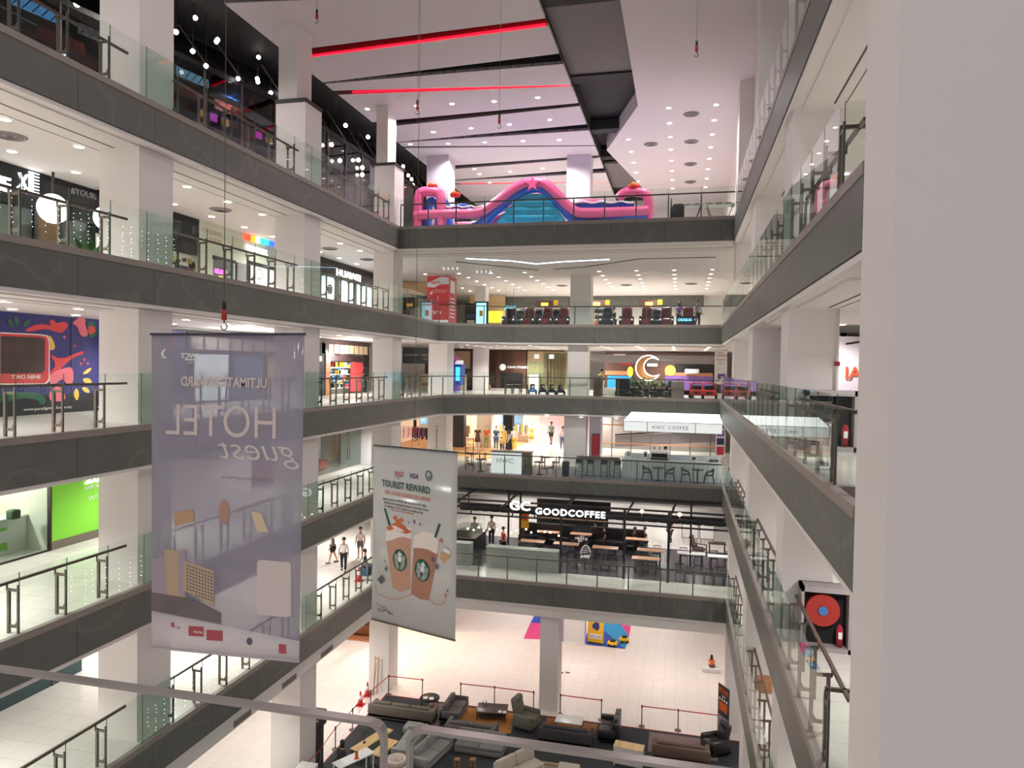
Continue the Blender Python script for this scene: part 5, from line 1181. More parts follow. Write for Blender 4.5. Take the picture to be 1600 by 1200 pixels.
person('child with brown hair beside the shopper in grey', (P(783, 702, Y=50.6).x, 50.6, Z2+.01), 160, 'cloth_khaki', 'cloth_navy', h=1.05)
person('man in a dark green shirt and black shorts walking away down the corridor', (P(861, 692, Y=57.2).x, 57.2, Z2), 182, 'cloth_green', 'cloth_black', skin='skin_dark', shorts=True, legs={'l': (14, 4), 'r': (-14, 10)}, h=1.78)
person('person in a white shirt at the right edge of the corridor', (P(879, 692, Y=54).x, 54, Z2), 170, 'cloth_white', 'cloth_denim')
struct('wall_back', MB().box(-11.6, 58.4, Z2, -6.2, 58.55, Z2+3.2), mat('corridor_pink', (228, 190, 196), .7))
t = thing('potted_plant', 'small green plant at the left corner of the fashion shop', 'plant', (-18.0, 51.0, Z2)); mat('leaf', (58, 98, 52), .6); mat('leaf_dark', (30, 66, 38), .6)
def plant(t, n, h, r, pot=.16, lw=.05, mt='leaf', ph=.3, seed=1):
    rr = random.Random(seed); MB().lathe([(pot*.75, 0), (pot, ph), (pot*.9, ph), (pot*.85, ph-.04)], n=14).build('pot', 'black_matt', t)
    lf = MB()
    for i in range(n):
        a = rr.random()*6.283; up_a = rr.uniform(.35, 1.2); L_ = h*rr.uniform(.6, 1); d = Vector((math.cos(a)*math.cos(up_a), math.sin(a)*math.cos(up_a), math.sin(up_a))); sd = Vector((-math.sin(a), math.cos(a), 0))
        b = Vector((0, 0, ph)); p1 = b+d*L_*.5; p2 = b+d*L_+Vector((0, 0, -.15*L_)); w_ = lw*rr.uniform(.8, 1.3)
        lf.add([b, p1-sd*w_, p1+sd*w_, p2, p1+Vector((0, 0, .012))], [(0, 1, 4), (0, 4, 2), (1, 3, 4), (4, 3, 2)])
    o = lf.build('leaves', mt, t); return t
plant(t, 26, .8, .3)
tb = wl = None
text('To Become Known', .20, 'print_ink', None, (P(681, 655, Y=43.3).x, 43.3, Z2+2.6), (R(90), R(90), 0), .004); o = col.objects[-1]; o.name = 'column_text'; o.location = (P(681, 655, Y=43.4).x, 43.44, P(681, 664, Y=43.4).z); tag(o, 'small vertical black lettering on the white column by the fashion shop', 'sign')
# dark booth seating and low partition added to darken the cafe's rear
for i, (x, y, w_, lb) in enumerate(((-7.9, 42.6, 3.4, 'black booth bench added to darken the back of the cafe, left of two'), (-3.6, 42.6, 3.2, 'black booth bench added to darken the back of the cafe, right of two'))):
    t = thing('added_dark_bench', lb, 'bench', (x, y, Z1+.01)); MB().bbox(-w_/2, -.3, .1, w_/2, .3, .45, .04).build('seat', 'frame_black', t); MB().bbox(-w_/2, .2, .3, w_/2, .36, 1.15, .04).build('backrest', 'cloth_charcoal', t); MB().box(-w_/2+.05, -.25, 0, w_/2-.05, .3, .1).build('plinth', 'black', t)
t = thing('awning_valance', 'long black scalloped valance under the rear beam of the cafe', 'awning', (0, 39.5, Z1+2.35)); a = MB()
for i in range(26): a.lathe([(.30, .0), (.28, .12), (.0012, .13)], (-12.2+.6*i, .15, 0), 10, sy=.35)
a.box(-12.5, .1, .05, 3.0, .2, .25).build('valance', 'black_matt', t)
for x in (-12, -5.98, .65, 2.9): MB().box(x-.03, .12, .2, x+.03, .18, 1.2).build('hanger', 'frame_black', t)

# ============================================================ MIDDLE FLOOR (crescent sign)
planks('wood_slats', (62, 40, 32), (96, 62, 46), .35, 'X'); mat('wood_panel', (84, 54, 44), .5); mat('beige_panel', (196, 168, 130), .6); mat('reception', (202, 190, 160), .5)
def yline(u, Y, Z0=0, v=560): return P(u, v, Y=Y).x
# shop fronts along the far left of this floor
struct('wall_back', MB().box(-28, 58, 0, -9.5, 58.2, 3.2), 'wood_panel')
x0, x1 = yline(776, 57), yline(822, 57)
t = thing('shopfront', 'dark slatted timber shopfront with a round white logo sign', 'shopfront', (x0, 57, 0)); w_ = x1-x0
MB().box(0, 0, 0, w_, .3, 3.1).build('slatted_wall', 'wood_slats', t); s_ = w_/46
MB().box(w_*.15, -.02, .1, w_*.9, 0, 1.3).build('window', 'black', t)
mb = MB(); disc(mb, 8*s_+.1, 1.75, .27, .27, -.06, 0, 20); mb.build('round_logo', 'glow_soft', t); text('GANG STUDIO', .26, 'glow_soft', t, (8*s_+.5, -.05, 1.68), (R(90), 0, 0), .01, bold=.004)
x0, x1 = yline(823, 57), yline(886, 57)
t = thing('shopfront', 'pale glass shopfront with hanging white lights left of the back column', 'shopfront', (x0, 57, 0)); w_ = x1-x0
MB().box(0, .2, 0, w_, .3, 3.1).build('back_wall', 'beige_panel', t); MB().box(0, 0, 0, w_*.42, .04, 2.3).build('glass_door', 'green_glass', t); MB().box(w_*.42, 0, 0, w_, .03, 3.0).build('glass_front', 'shop_glass', t)
for i in range(6): MB().box(w_*.5+i*.28, .1, .3, w_*.5+i*.28+.05, .2, 2.6).build('slat', 'timber', t)
for i, x in enumerate((w_*.25, w_*.62)): MB().box(x-.2, -.1, 2.5, x+.2, .0, 2.85).build('light_box', 'glow_soft', t)
MB().box(.3, -.4, 0, 1.1, .1, 1.2).build('kiosk', 'cabinet_white', t)
# reception beyond the third column
t = thing('reception_desk', 'long beige reception desk in front of a dark timber wall', 'desk', (P(637, 612, Z=0).x-1, 49.5, 0)); MB().box(0, 0, 0, 3.4, .8, 1.15).build('desk', 'reception', t); MB().box(-.2, 1.6, 0, 4.2, 1.8, 3.1).build('back_wall', 'wood_panel', t); MB().box(.2, -.02, .3, 3.0, 0, .5).build('trim', 'timber', t)
MB().box(1.6, 1.55, 1.6, 3.4, 1.6, 2.9).build('picture', 'beige_panel', t)
place(MB().box(0, 0, 0, 3.0, .06, 1.1).build('black_fascia_sign', 'black'), P(629, 560, Y=46).x, 46, 1.9, 'black overhead directory sign with faint white lines near the third column', 'sign')
o = col.objects[-1]; a = MB()
text('HOMESHOP  TREATMENTS', .2, 'print_dim', o, (.12, -.01, .52), (R(90), 0, 0), .003); text('THE SPA', .16, 'print_dim', o, (1.5, -.01, .25), (R(90), 0, 0), .003)
for dx in (.4, 2.6): MB().tube([(dx, .03, 1.1), (dx, .03, 1.3)], .012, 6).build('hanger', 'steel', o)
# claw machine house
t = thing('vending_kiosk', 'purple and blue house shaped vending kiosk with a pointed pink roof', 'kiosk', (*P(716, 612, Z=0).to_tuple()[:2], 0), R(-12)); mat('kiosk_purple', (104, 78, 176), .5); mat('kiosk_blue', (60, 84, 176), .5); mat('kiosk_pink', (190, 96, 170), .5)
t.location = (P(712, 612, Z=0).x, 45.6, 0)
MB().box(-.55, -.4, .08, .55, .4, 2.1).build('body', 'kiosk_purple', t); MB().box(-.45, -.42, .1, .45, -.4, 1.0).build('lower_panel', 'kiosk_blue', t)
fl(MB(), [(-.72, 2.05), (.72, 2.05), (0, 2.65)], -.5, .5).build('roof', 'kiosk_pink', t); MB().box(-.1, -.1, 2.45, .1, .1, 2.75).build('chimney', 'kiosk_purple', t)
MB().box(.55, -.3, .5, .95, .3, 1.9).build('side_case', 'kiosk_blue', t); MB().box(.6, -.32, .8, .9, -.3, 1.7).build('lit_window', 'glow_cyan', t); MB().box(-.2, -.43, 1.05, .25, -.41, 1.6).build('lit_screen', 'glow_cyan', t); MB().box(.5, -.34, 1.9, 1.1, -.2, 2.15).build('lit_sign', 'glow_soft', t)
MB().box(-.6, -.5, 0, 1.0, .45, .08).build('plinth', 'cabinet_white', t)
person('person in black sitting on a stool with crossed legs near the second far column', (P(741, 610, Z=0).x+.4, 52.5, 0), 200, 'cloth_black', 'cloth_black', pose='sit')
t = thing('stool', 'stool under the sitting person near the second far column', 'stool', (P(741, 610, Z=0).x+.4, 52.5, 0)); MB().bbox(-.2, -.18, .0, .2, .18, .38, .03).build('seat', 'timber', t)
low = cabinet('small brown timber stand beside the sitting person', (P(762, 608, Z=0).x, 51.5), 0, .7, .5, .95, 'timber', 'timber'); low.location.z = 0
for i, u in enumerate((781, 796, 811)):
    p = P(u, 617, Z=0); t = thing('stool', ('left', 'middle', 'right')[i]+' black stool of three behind the far balustrade', 'stool', (p.x, 45.6, 0)); MB().bbox(-.24, -.18, .56, .24, .18, .62, .02).build('seat', 'frame_black', t)
    for sx in (-1, 1):
        for sy in (-1, 1): MB().bar((sx*.17, sy*.13, .57), (sx*.23, sy*.17, 0), .04).build('leg', 'frame_black', t)
mat('ride_blue', (60, 120, 190), .5); mat('tyre', (20, 20, 21), .7)
rd0 = None
def ride(label, x, y, z, rz, c, sc_=1):
    t = thing('ride_on_toy', label, 'ride-on toy', (x, y, z), R(rz)); MB().bbox(-.3, -.5, .18, .3, .5, .45, .08).build('body', c, t); MB().bbox(-.2, .1, .42, .2, .48, .85, .08).build('seat', 'cloth_charcoal', t)
    MB().tube([(-.22, -.32, .8), (0, -.38, .86), (.22, -.32, .8)], .025, 6).tube([(0, -.38, .86), (0, -.3, .4)], .025, 6).build('handlebar', 'frame_black', t); MB().ball((0, -.42, .62), .11, 10).build('head_lamp', 'cabinet_white' if c == 'ride_blue' else 'steel', t)
    for sx in (-1, 1):
        for sy in (-.35, .35): MB().tube([(sx*.26, sy, .16), (sx*.36, sy, .16)], .16, 14).build('wheel', 'tyre', t)
    t.scale = (sc_,)*3; return t
for i, (u, c, lb) in enumerate(((832, 'ride_blue', 'blue electric ride-on toy at the left end of the parked row'), (848, 'cloth_black', 'black ride-on toy beside the blue one'), (862, 'cloth_black', 'black ride-on toy second from the back column'), (876, 'cloth_black', 'black ride-on toy nearest the back column'))): ride(lb, P(u, 617, Y=45.9).x, 45.9, 0, 15, c, .78)
for i, u in enumerate((997, 1020, 1045)): ride('black ride-on toy parked in front of the planters, %s of three' % ('left', 'middle', 'right')[i], P(u, 618, Y=45.5).x, 45.5, 0, -10+i*12, 'cloth_black', .9)
ride('dark ride-on buggy behind the litter bin', P(1070, 618, Y=46.0).x, 46.0, 0, 90, 'cloth_charcoal', 1.1)
mat('ride_red', (206, 52, 40), .45)
for i, u in enumerate((1088, 1108)):
    p = P(u, 618, Y=45.7); t = thing('ride_on_car', ('left', 'right')[i]+' bright red ride-on jeep by the right corner', 'ride-on car', (p.x, 45.7, .0)); MB().bbox(-.42, -.5, .18, .42, .5, .55, .07).build('body', 'ride_red', t); a = MB()
    for sx in (-1, 1): a.tube([(sx*.38, -.2, .5), (sx*.38, -.15, .95), (sx*.38, .4, .95), (sx*.38, .45, .5)], .035, 6)
    a.tube([(-.38, -.15, .95), (.38, -.15, .95)], .035, 6).tube([(-.38, .4, .95), (.38, .4, .95)], .035, 6).build('roll_bar', 'ride_red', t); MB().bbox(-.3, 0, .45, .3, .35, .8, .06).build('seat', 'frame_black', t); MB().box(-.2, -.52, .3, .2, -.5, .42).build('grille', 'frame_black', t)
    for sx in (-1, 1):
        for sy in (-.33, .33): MB().tube([(sx*.36, sy, .18), (sx*.46, sy, .18)], .18, 14).build('wheel', 'tyre', t)
place(MB().lathe([(.30, 0), (.32, 1.2), (.28, 1.32)], n=20).build('litter_bin', 'steel_dark'), P(934, 618, Y=45.2).x, 45.3, 0, 'tall grey litter bin beside the back column', 'bin')
place(MB().bbox(-.38, -.3, 0, .38, .3, 1.05, .03).build('side_stand', 'cap_stone'), P(1059, 618, Y=45.3).x, 45.3, 0, 'grey brown stand right of the leafy planters', 'stand')
t = thing('trolley', 'black folded trolley left of the planters', 'trolley', (P(973, 618, Y=45.5).x, 45.6, 0)); MB().bbox(-.45, -.25, .35, .45, .25, 1.15, .05).build('box', 'frame_black', t); MB().tube([(-.5, 0, .18), (.5, 0, .18)], .17, 12).build('wheel', 'tyre', t)
t = thing('counter', 'white low counter left of the black trolley', 'counter', (P(942, 618, Y=46).x, 46.6, 0)); MB().bbox(0, 0, 0, 1.0, .5, .5, .02).build('box', 'cabinet_white', t)
person('person in white and yellow standing behind the grey litter bin', (P(937, 600, Y=47).x+.1, 47, 0), 180, 'cloth_yellow', 'cloth_white')
for i, u in enumerate((996, 1035)):
    t = thing('planter', ('left', 'right')[i]+' dark trough planter of leafy shrubs below the crescent sign', 'planter', (P(u, 600, Y=46.4).x, 46.5, 0)); MB().bbox(-.76, -.25, 0, .76, .25, .55, .03).build('trough', 'frame_black', t); lf = MB(); rr = random.Random(5+i)
    for j in range(150):
        a = rr.random()*6.28; e_ = rr.uniform(.2, 1.3); b = Vector((rr.uniform(-.65, .65), rr.uniform(-.2, .2), .55+rr.uniform(0, .3))); d = Vector((math.cos(a)*math.cos(e_), math.sin(a)*math.cos(e_), math.sin(e_)))*rr.uniform(.25, .5); s_ = Vector((-math.sin(a), math.cos(a), 0))*.045
        lf.add([b, b+d*.5-s_, b+d, b+d*.5+s_], [(0, 1, 2, 3)])
    lf.build('leaves', 'leaf', t)
# crescent sign: outlined by light tube
t = thing('crescent_sign', 'golden crescent moon sign outlined with glowing white tubes', 'sign', (P(1013, 580, Y=46.9).x, 47.0, 1.85)); R1 = .82; pts = []
for i in range(33): a = R(40+i*290/32); pts.append((R1*math.cos(a), R1*math.sin(a)))
e1, e0 = pts[-1], pts[0]; c2 = (.30, .12); a1 = math.atan2(e1[1]-c2[1], e1[0]-c2[0]); r2a = math.hypot(e1[0]-c2[0], e1[1]-c2[1]); a0_ = math.atan2(e0[1]-c2[1], e0[0]-c2[0]); r2b = math.hypot(e0[0]-c2[0], e0[1]-c2[1])
a1 += 0; span = (a0_-a1) % (2*math.pi); span -= 2*math.pi
inn = [(c2[0]+(r2a+(r2b-r2a)*i/24)*math.cos(a1+span*i/24), c2[1]+(r2a+(r2b-r2a)*i/24)*math.sin(a1+span*i/24)) for i in range(25)]
fl(MB(), pts+inn[1:-1], 0, .1).build('crescent_panel', 'crescent_gold' if 'crescent_gold' in M else mat('crescent_gold', (120, 82, 44), .5), t)
MB().tube([(x, -.04, z) for x, z in pts+inn[1:-1]], .035, 6, closed=True).build('light_tube', 'glow_white', t); MB().box(-.05, 0, -1.85, .05, .08, -.75).build('pole', 'frame_black', t)
spot(P(1013, 580, Y=46.9).x, 46.3, 1.6, 25, (1, .8, .5), kind='POINT', r=.3)
# colourful stalls further back
t = thing('shopfront', 'row of colourful food stalls with lit menu boards behind the crescent sign', 'shopfront', (-6.0, 57, 0))
MB().box(0, 0, 0, 8.6, .3, 3.1).build('back_wall', 'wood_panel', t)
for x, z, w_, h_, m_ in ((.2, .1, 1.9, 1.1, 'mat_cyan'), (0, 1.25, 2.2, .35, 'timber'), (1.2, 2.1, 1.0, .45, 'cloth_red'), (2.3, .2, .8, 1.6, 'cloth_brown'), (4.7, .1, 3.6, 1.2, 'cloth_purple'), (4.7, 1.3, 3.6, .25, 'timber'), (5.4, 1.55, 3.0, 1.3, 'black')): MB().box(x, -.08, z, x+w_, 0, z+h_).build('panel', m_, t)
for x, z, w_, h_, m_ in ((.7, 2.55, .9, .35, 'glow_white'), (1.7, 2.55, 1.6, .3, 'glow_blue'), (3.3, 2.0, .8, .75, 'glow_soft')): MB().box(x, -.12, z, x+w_, -.02, z+h_).build('light_box', m_, t)
mb = MB(); disc(mb, 2.0, 1.55, .22, .4, -.14, -.09, 18); disc(mb, 5.1, 1.7, .4, .4, -.14, -.09, 18); mb.build('yellow_logo', 'glow_yellow', t)
MB().bbox(6.2, -.6, 1.45, 7.3, -.1, 1.85, .1).build('white_car_model', 'cabinet_white', t)
struct('wall_back', MB().box(-6.3, 50, 2.35, 2.6, 50.2, 2.75).box(-6.3, 53, 2.2, 2.4, 53.2, 2.5), 'recess_grey')
def poster_on(label, x, y, z, w_, h_, rz, bg, blocks, texts=()):
    t = thing('poster', label, 'poster', (x, y, z), R(rz)); MB().box(0, 0, 0, w_, .03, h_).build('sheet', bg, t); fz = max(f_ for f_ in FL.values() if f_ <= z)-z
    for x_ in (.05, w_-.09): MB().box(x_, .03, fz, x_+.04, .06, h_).build('leg', 'steel', t)
    for a, b, c, d, m_ in blocks: MB().box(a, -.01, b, a+c, 0, b+d).build('print', m_, t)
    for s, sz, x_, z_, m_ in texts: text(s, sz, m_, t, (x_, -.012, z_), (R(90), 0, 0), .002)
    return t
poster_on('pale poster with red lettering on the right wall near the crescent floor corner', P(1116, 600, Y=46.5).x, 46.5, .9, .75, 2.2, 0, 'print_white', [(.2, .3, .45, .35, 'cloth_purple')], [('FOOD &', .17, .1, 1.75, 'cloth_red'), ('Factory', .17, .1, 1.5, 'cloth_red'), ('outlet', .1, .2, 1.3, 'print_ink'), ('Level 4', .1, .2, 1.95, 'print_ink')])
poster_on('purple and red small posters stacked on the pier right of the coffee counter', P(1118, 680, Y=44.6).x, 44.2, Z2+1.1, .55, 1.7, 0, 'lilac_paint', [(.06, 1.2, .43, .4, 'cloth_purple'), (.06, .7, .43, .4, 'cloth_navy'), (.06, .1, .43, .5, 'cloth_red')])

# ============================================================ UPPER FLOOR, FAR SIDE: MASSAGE CHAIRS
Z4 = FL[4]
mat('maroon', (116, 40, 48), .4); mat('chair_navy', (44, 52, 66), .4)
mc0 = {}
def massage(label, u, c, Y=46.2, v=505):
    p = P(u, v, Y=Y)
    if c not in mc0:
        t = thing('massage_chair', label, 'massage chair', (p.x, Y, Z4), 0, 'massage chairs behind the far balustrade')
        MB().bbox(-.48, -.55, 0, .48, .5, .45, .1).build('base', 'frame_black', t)
        for s_ in (-1, 1): MB().bbox(s_*.5, -.5, .1, s_*.3, .45, .72, .09).build('arm', 'frame_black' if c == 'maroon' else 'chair_navy', t); MB().ball((s_*.4, -.52, .45), .07, 8).build('side_lamp', 'glow_soft', t)
        MB().bbox(-.3, -.6, .05, .3, -.45, .5, .05).build('leg_rest', c, t); MB().bbox(-.3, -.45, .42, .3, .3, .55, .05).build('seat', c, t)
        o = MB().bbox(-.36, -.12, 0, .36, .14, .95, .12).build('backrest', c, t); o.location = (0, .32, .45); o.rotation_euler = (R(-10), 0, 0); MB().bbox(-.24, -.2, .62, .24, -.08, .88, .06).build('pillow', 'black' if c != 'maroon' else 'maroon', o)
        mc0[c] = t; t.scale = (.92, .92, .92); return t
    return dup(mc0[c], (p.x, Y, Z4), 0, label)
for u, c, lb in ((796, 'cloth_charcoal', 'dark grey massage chair at the left end of the row'), (811, 'chair_navy', 'navy massage chair second in the row'), (826, 'maroon', 'maroon massage chair third in the row'), (854, 'maroon', 'maroon massage chair between dark ones left of the back column'), (880, 'maroon', 'maroon massage chair partly behind the back column'), (948, 'chair_navy', 'navy massage chair first right of the back column'), (979, 'maroon', 'maroon and navy massage chair second right of the back column'), (1010, 'maroon', 'red massage chair in the middle of the right group'), (1041, 'maroon', 'wide maroon massage chair right of the middle one'), (1075, 'maroon', 'maroon and navy massage chair at the right end of the row'), (840, 'chair_navy', 'dark navy massage chair left of the pair of maroon ones'), (868, 'chair_navy', 'dark navy massage chair nearest the back column'), (1026, 'chair_navy', 'dark massage chair behind the red and wide maroon ones')):
    massage(lb, u, c, 46.2 if u not in (811, 840, 868, 1026) else 47.5)
person('person in black sitting beside the first navy massage chair', (P(958, 500, Y=47).x, 47.3, Z4), 150, 'cloth_black', 'cloth_black', pose='sit', sleeves='long')
t = thing('stool', 'stool under the person in black on the massage chair floor', 'stool', (P(958, 500, Y=47).x, 47.3, Z4)); MB().bbox(-.2, -.18, 0, .2, .18, .38, .03).build('seat', 'frame_black', t)
person('woman in a purple top standing behind the massage chairs on the right', (P(1061, 500, Y=47.6).x, 47.8, Z4), 0, 'cloth_purple', 'cloth_black', hair='long')
person('man in a pale blue shirt standing right of the last massage chair', (P(1090, 500, Y=46.8).x, 47.0, Z4), 120, mat('cloth_pale', (170, 176, 190), .8), 'cloth_black')
t = thing('neon_sign', 'small glowing blue lettering low behind the right massage chairs', 'sign', (P(1059, 498, Y=45.2).x, 45.3, Z4+.25)); MB().box(-.05, .02, -.25, 1.0, .06, .3).build('backing', 'cloth_navy', t); text('OSAKAI', .24, 'glow_blue', t, (0, 0, .04), (R(90), 0, 0), .01, bold=.004)
t = thing('display_rack', 'white shelving rack with boxes just right of the back column', 'shelving', (P(926, 500, Y=47).x, 47.2, Z4)); 
for zz in (.1, .5, .9, 1.25): MB().box(0, 0, zz, 1.0, .4, zz+.05).build('shelf', 'cabinet_white', t)
for sx in (0, .97): MB().box(sx, 0, 0, sx+.03, .4, 1.3).build('upright', 'steel', t)
for zz, c in ((.55, 'cloth_brown'), (.95, 'cloth_charcoal'), (.15, 'mat_orange' if 'mat_orange' in M else 'cloth_orange')): MB().bbox(.1, .05, zz, .8, .35, zz+.25, .02).build('boxes', c, t)
for i, u in enumerate((851, 932, 1014)):
    t = thing('amber_sign', 'warm lit amber sign board above the massage chairs, %s of three' % ('left', 'middle', 'right')[i], 'sign', (P(u, 480, Y=49).x, 49, Z4+1.5)); MB().box(-.7, 0, 0, .7, .08, .45).build('board', 'cloth_brown', t); MB().box(-.25, -.02, .1, .25, 0, .32).build('glow', 'glow_amber', t); MB().box(-.05, .02, -1.5, .05, .06, 0).build('pole', 'frame_black', t)
    t = thing('price_card', 'yellow square price card beside the %s amber sign' % ('left', 'middle', 'right')[i], 'card', (P(u+17, 480, Y=48.6).x, 48.6, Z4+1.5)); MB().box(-.15, 0, .1, .15, .03, .45).build('card', 'mat_yellow', t); MB().box(-.015, 0, -1.5, .015, .03, .1).build('pole', 'steel', t)
# the next void's dark parapet beyond
struct('fascia', MB().box(-10.9, 58.4, Z4+2.3, -5.7, 58.6, Z4+3.2), 'recess_grey'); 
x_ = P(928, 460, Y=58.2).x; x2_ = P(1100, 460, Y=58.2).x
struct('fascia', MB().box(x_, 58.2, Z4+2.3, x2_, 58.4, Z4+3.2).box(P(760, 460, Y=58.2).x, 58.2, Z4+2.3, P(888, 460, Y=58.2).x, 58.4, Z4+3.2), 'marble')
struct('wall_back', MB().box(-16, 58.9, Z4, 6, 59.1, Z4+3.2), 'ceiling_white')
# red clad column, directory screens
mat('kiosk_red', (196, 44, 52), .45)
t = thing('column_cladding', 'tall red advertising cladding with white lettering around the far left column', 'advertising column', (-16.1, 43.3, Z4)); MB().box(0, 0, 0, 1.45, 1.6, 3.05).build('cladding', 'kiosk_red', t)
fl(MB(), [(.0, 2.35), (.45, 2.3), (.9, 2.5), (1.45, 2.5), (1.45, 2.95), (.95, 3.0), (.5, 2.8), (0, 2.6)], -.015, 0).build('white_wave', 'print_white', t); text('WCT', .26, 'kiosk_red', t, (.25, -.03, 2.52), (R(90), 0, 0), .003, bold=.006); text('buddy', .14, 'print_dim', t, (.85, -.03, 2.55), (R(90), 0, 0), .003)
for i, (s, z) in enumerate((('Download the app now', 2.1), ('scan and collect points', 1.98), ('REDEEM', 1.3), ('earn  enjoy', .75))): text(s, .11, 'print_white', t, (.3, -.012, z), (R(90), 0, 0), .002)
for x, z in ((.2, 1.85), (.2, 1.3), (.45, .6), (.8, .6)): MB().bbox(x, -.02, z, x+.16, 0, z+.18, .008).build('icon', 'print_white', t)
MB().add([(.68, -.012, 1.55), (.78, -.012, 1.55), (.73, -.012, 1.45), (.71, -.012, 1.75), (.75, -.012, 1.75), (.71, -.012, 1.55), (.75, -.012, 1.55)], [(0, 2, 1), (3, 5, 6, 4)]).build('arrow', 'print_white', t)
MB().box(0, -.012, 0, 1.45, 0, .22).build('white_base', 'print_white', t); MB().box(1.455, .3, 2.0, 1.47, 1.2, 2.8).build('side_panel', 'print_white', t)
for i in range(6): MB().box(1.455, .3, .4+.24*i, 1.468, 1.2, .48+.24*i).build('side_text', 'print_white', t)
t = thing('standee', 'low red and white promotional stand beside the red column', 'stand', (P(712, 500, Y=44.9).x-.9, 45.2, Z4)); MB().box(0, 0, 0, .75, .3, 1.15).build('board', 'kiosk_red', t); MB().box(.1, -.01, .7, .65, 0, 1.0).build('print', 'print_white', t)
t = thing('advertising_screen', 'glowing pale blue upright advertising screen right of the red column', 'screen', (P(740, 500, Y=46.4).x, 46.6, Z4)); MB().box(0, 0, 0, .95, .2, 1.7).build('housing', 'black', t); MB().box(.12, -.01, .15, .83, 0, 1.6).build('display', 'screen_blue' if 'screen_blue' in M else mat('screen_blue', (150, 220, 240), emit=1.6, ergb=(150, 222, 245)), t); MB().box(.35, -.015, .7, .6, -.01, 1.1).build('picture', 'mat_yellow', t)
t = thing('directory_stand', 'dark directory board with white pictures left of the pale screen', 'stand', (P(725, 500, Y=46.6).x, 46.8, Z4)); MB().box(0, 0, 0, .75, .15, 1.6).build('board', 'black', t); MB().box(.15, -.01, .1, .7, 0, .45).build('print', 'print_white', t); MB().box(.1, -.01, .6, .7, 0, .85).build('print', 'cloth_denim', t)
t = thing('shopfront', 'glass shopfront with glowing yellow posters on the upper far floor', 'shopfront', (P(760, 500, Y=56).x, 56, Z4)); MB().box(-1.5, .1, 0, 1.5, .2, 3.1).build('wall', 'beige_panel', t); MB().box(.1, 0, .9, 1.3, .08, 1.8).build('yellow_poster', 'glow_yellow', t); MB().box(0, -.05, .1, 1.3, .0, .7).build('counter', 'black', t)
q = thing('hanging_sign', 'glowing cyan slanted AWI lettering hanging above the left massage chairs', 'sign', (P(788, 480, Y=52).x, 52, P(788, 484, Y=52).z)); text('AWI', .42, 'glow_cyan', q, (0, 0, 0), (R(90), 0, 0), .02, bold=.006, shear=.3)
for dx in (.1, .7): MB().tube([(dx, 0, .25), (dx, 0, Z4+3.2-q.location.z)], .01, 5).build('wire', 'steel', q)
t = thing('shopfront', 'dark glass shopfront corner with a pale screen behind the far left bend', 'shopfront', (-21.2, 45.5, Z4), R(30)); MB().box(0, 0, 0, 5.5, .2, 2.3).build('frame', 'black', t); MB().box(.3, -.03, .2, 3.0, -.01, 2.1).build('window', 'green_glass', t); MB().box(3.4, -.04, .5, 4.9, -.01, 2.0).build('screen', 'panel_sage', t); MB().box(0, 0, 2.3, 5.5, .2, 3.1).build('fascia_board', 'beige_panel', t)
# zigzag ceiling lights under the top floor, track lights
def strip(label, pxs, mt, w_=.09):
    q = [P(u, v, Z=7.69) for u, v in pxs]; mb = MB()
    for a, b in zip(q[:-1], q[1:]): mb.bar((a.x, a.y, 7.69), (b.x, b.y, 7.69), w_, .02)
    tag(mb.build('ceiling_light_strip', mt), label, 'light strip')
strip('glowing blue white zigzag light strip in the ceiling below the top floor', [(728, 404), (800, 408), (838, 412.5), (880, 409), (952, 405.5)], 'led_blue', .16)
strip('unlit dark angled strip in the ceiling left of the glowing one', [(712, 409), (780, 416), (841, 422)], 'recess_dark', .12); strip('unlit dark angled strip in the ceiling towards the right wall', [(865, 421), (915, 417), (1000, 404.5), (1119, 402)], 'recess_dark', .12)
for i, (u, v) in enumerate(((704, 418), (756, 423))):
    p = P(u, v, Z=7.6); t = thing('track_light', ('left', 'right')[i]+' white four-head track light on the far ceiling', 'track light', (p.x, p.y, 7.62)); MB().box(-.5, -.02, 0, .5, .02, .05).build('track', 'cabinet_white', t)
    for k_ in range(4): MB().lathe([(.05, -.16), (.06, -.02)], (-.42+.28*k_, 0, 0), 10).build('head', 'glow_soft', t)

# ============================================================ TOP FLOOR: INFLATABLE SLIDE
Z5 = 9.0; YC = 37.6
mat('inf_pink', (216, 92, 140), .4); mat('inf_blue', (38, 82, 178), .4); mat('inf_cyan', (50, 168, 204), .45); mat('inf_white', (236, 236, 240), .4); mat('inf_red', (206, 40, 30), .4); mat('inf_orange', (232, 130, 40), .4)
W = Wall(P(648, 345, Y=YC).x, YC, Z5, 0); t = thing('inflatable_castle', 'long pink and blue inflatable slide with a tall arch and sea creatures', 'inflatable', W.o)
def pipe(pxs, r, mt, y=0, nm='tube', closed=False):
    pts = [(W.pt(*q)[0], y, r*1.02 if q[1] >= 341 else W.pt(*q)[1]) for q in pxs]
    # smooth the path
    for _ in range(2):
        n2 = [] if closed else [pts[0]]; K = len(pts)
        for i in range(K if closed else K-1):
            a, b = pts[i], pts[(i+1) % K]; n2 += [tuple(a[j]*.75+b[j]*.25 for j in range(3)), tuple(a[j]*.25+b[j]*.75 for j in range(3))]
        if not closed: n2.append(pts[-1])
        pts = n2
    MB().tube(pts, r, 10, closed=closed).build(nm, mt, t)
pipe([(653, 345), (653, 304), (661, 299), (683, 299), (690, 306), (690, 345)], .27, 'inf_pink', 0, 'arch_tube')
pipe([(663, 345), (663, 312), (681, 310), (682, 345)], .16, 'inf_blue', .25, 'arch_tube'); pipe([(653, 345), (653, 306), (663, 303), (683, 303), (690, 345)], .25, 'inf_blue', 1.6, 'arch_tube')
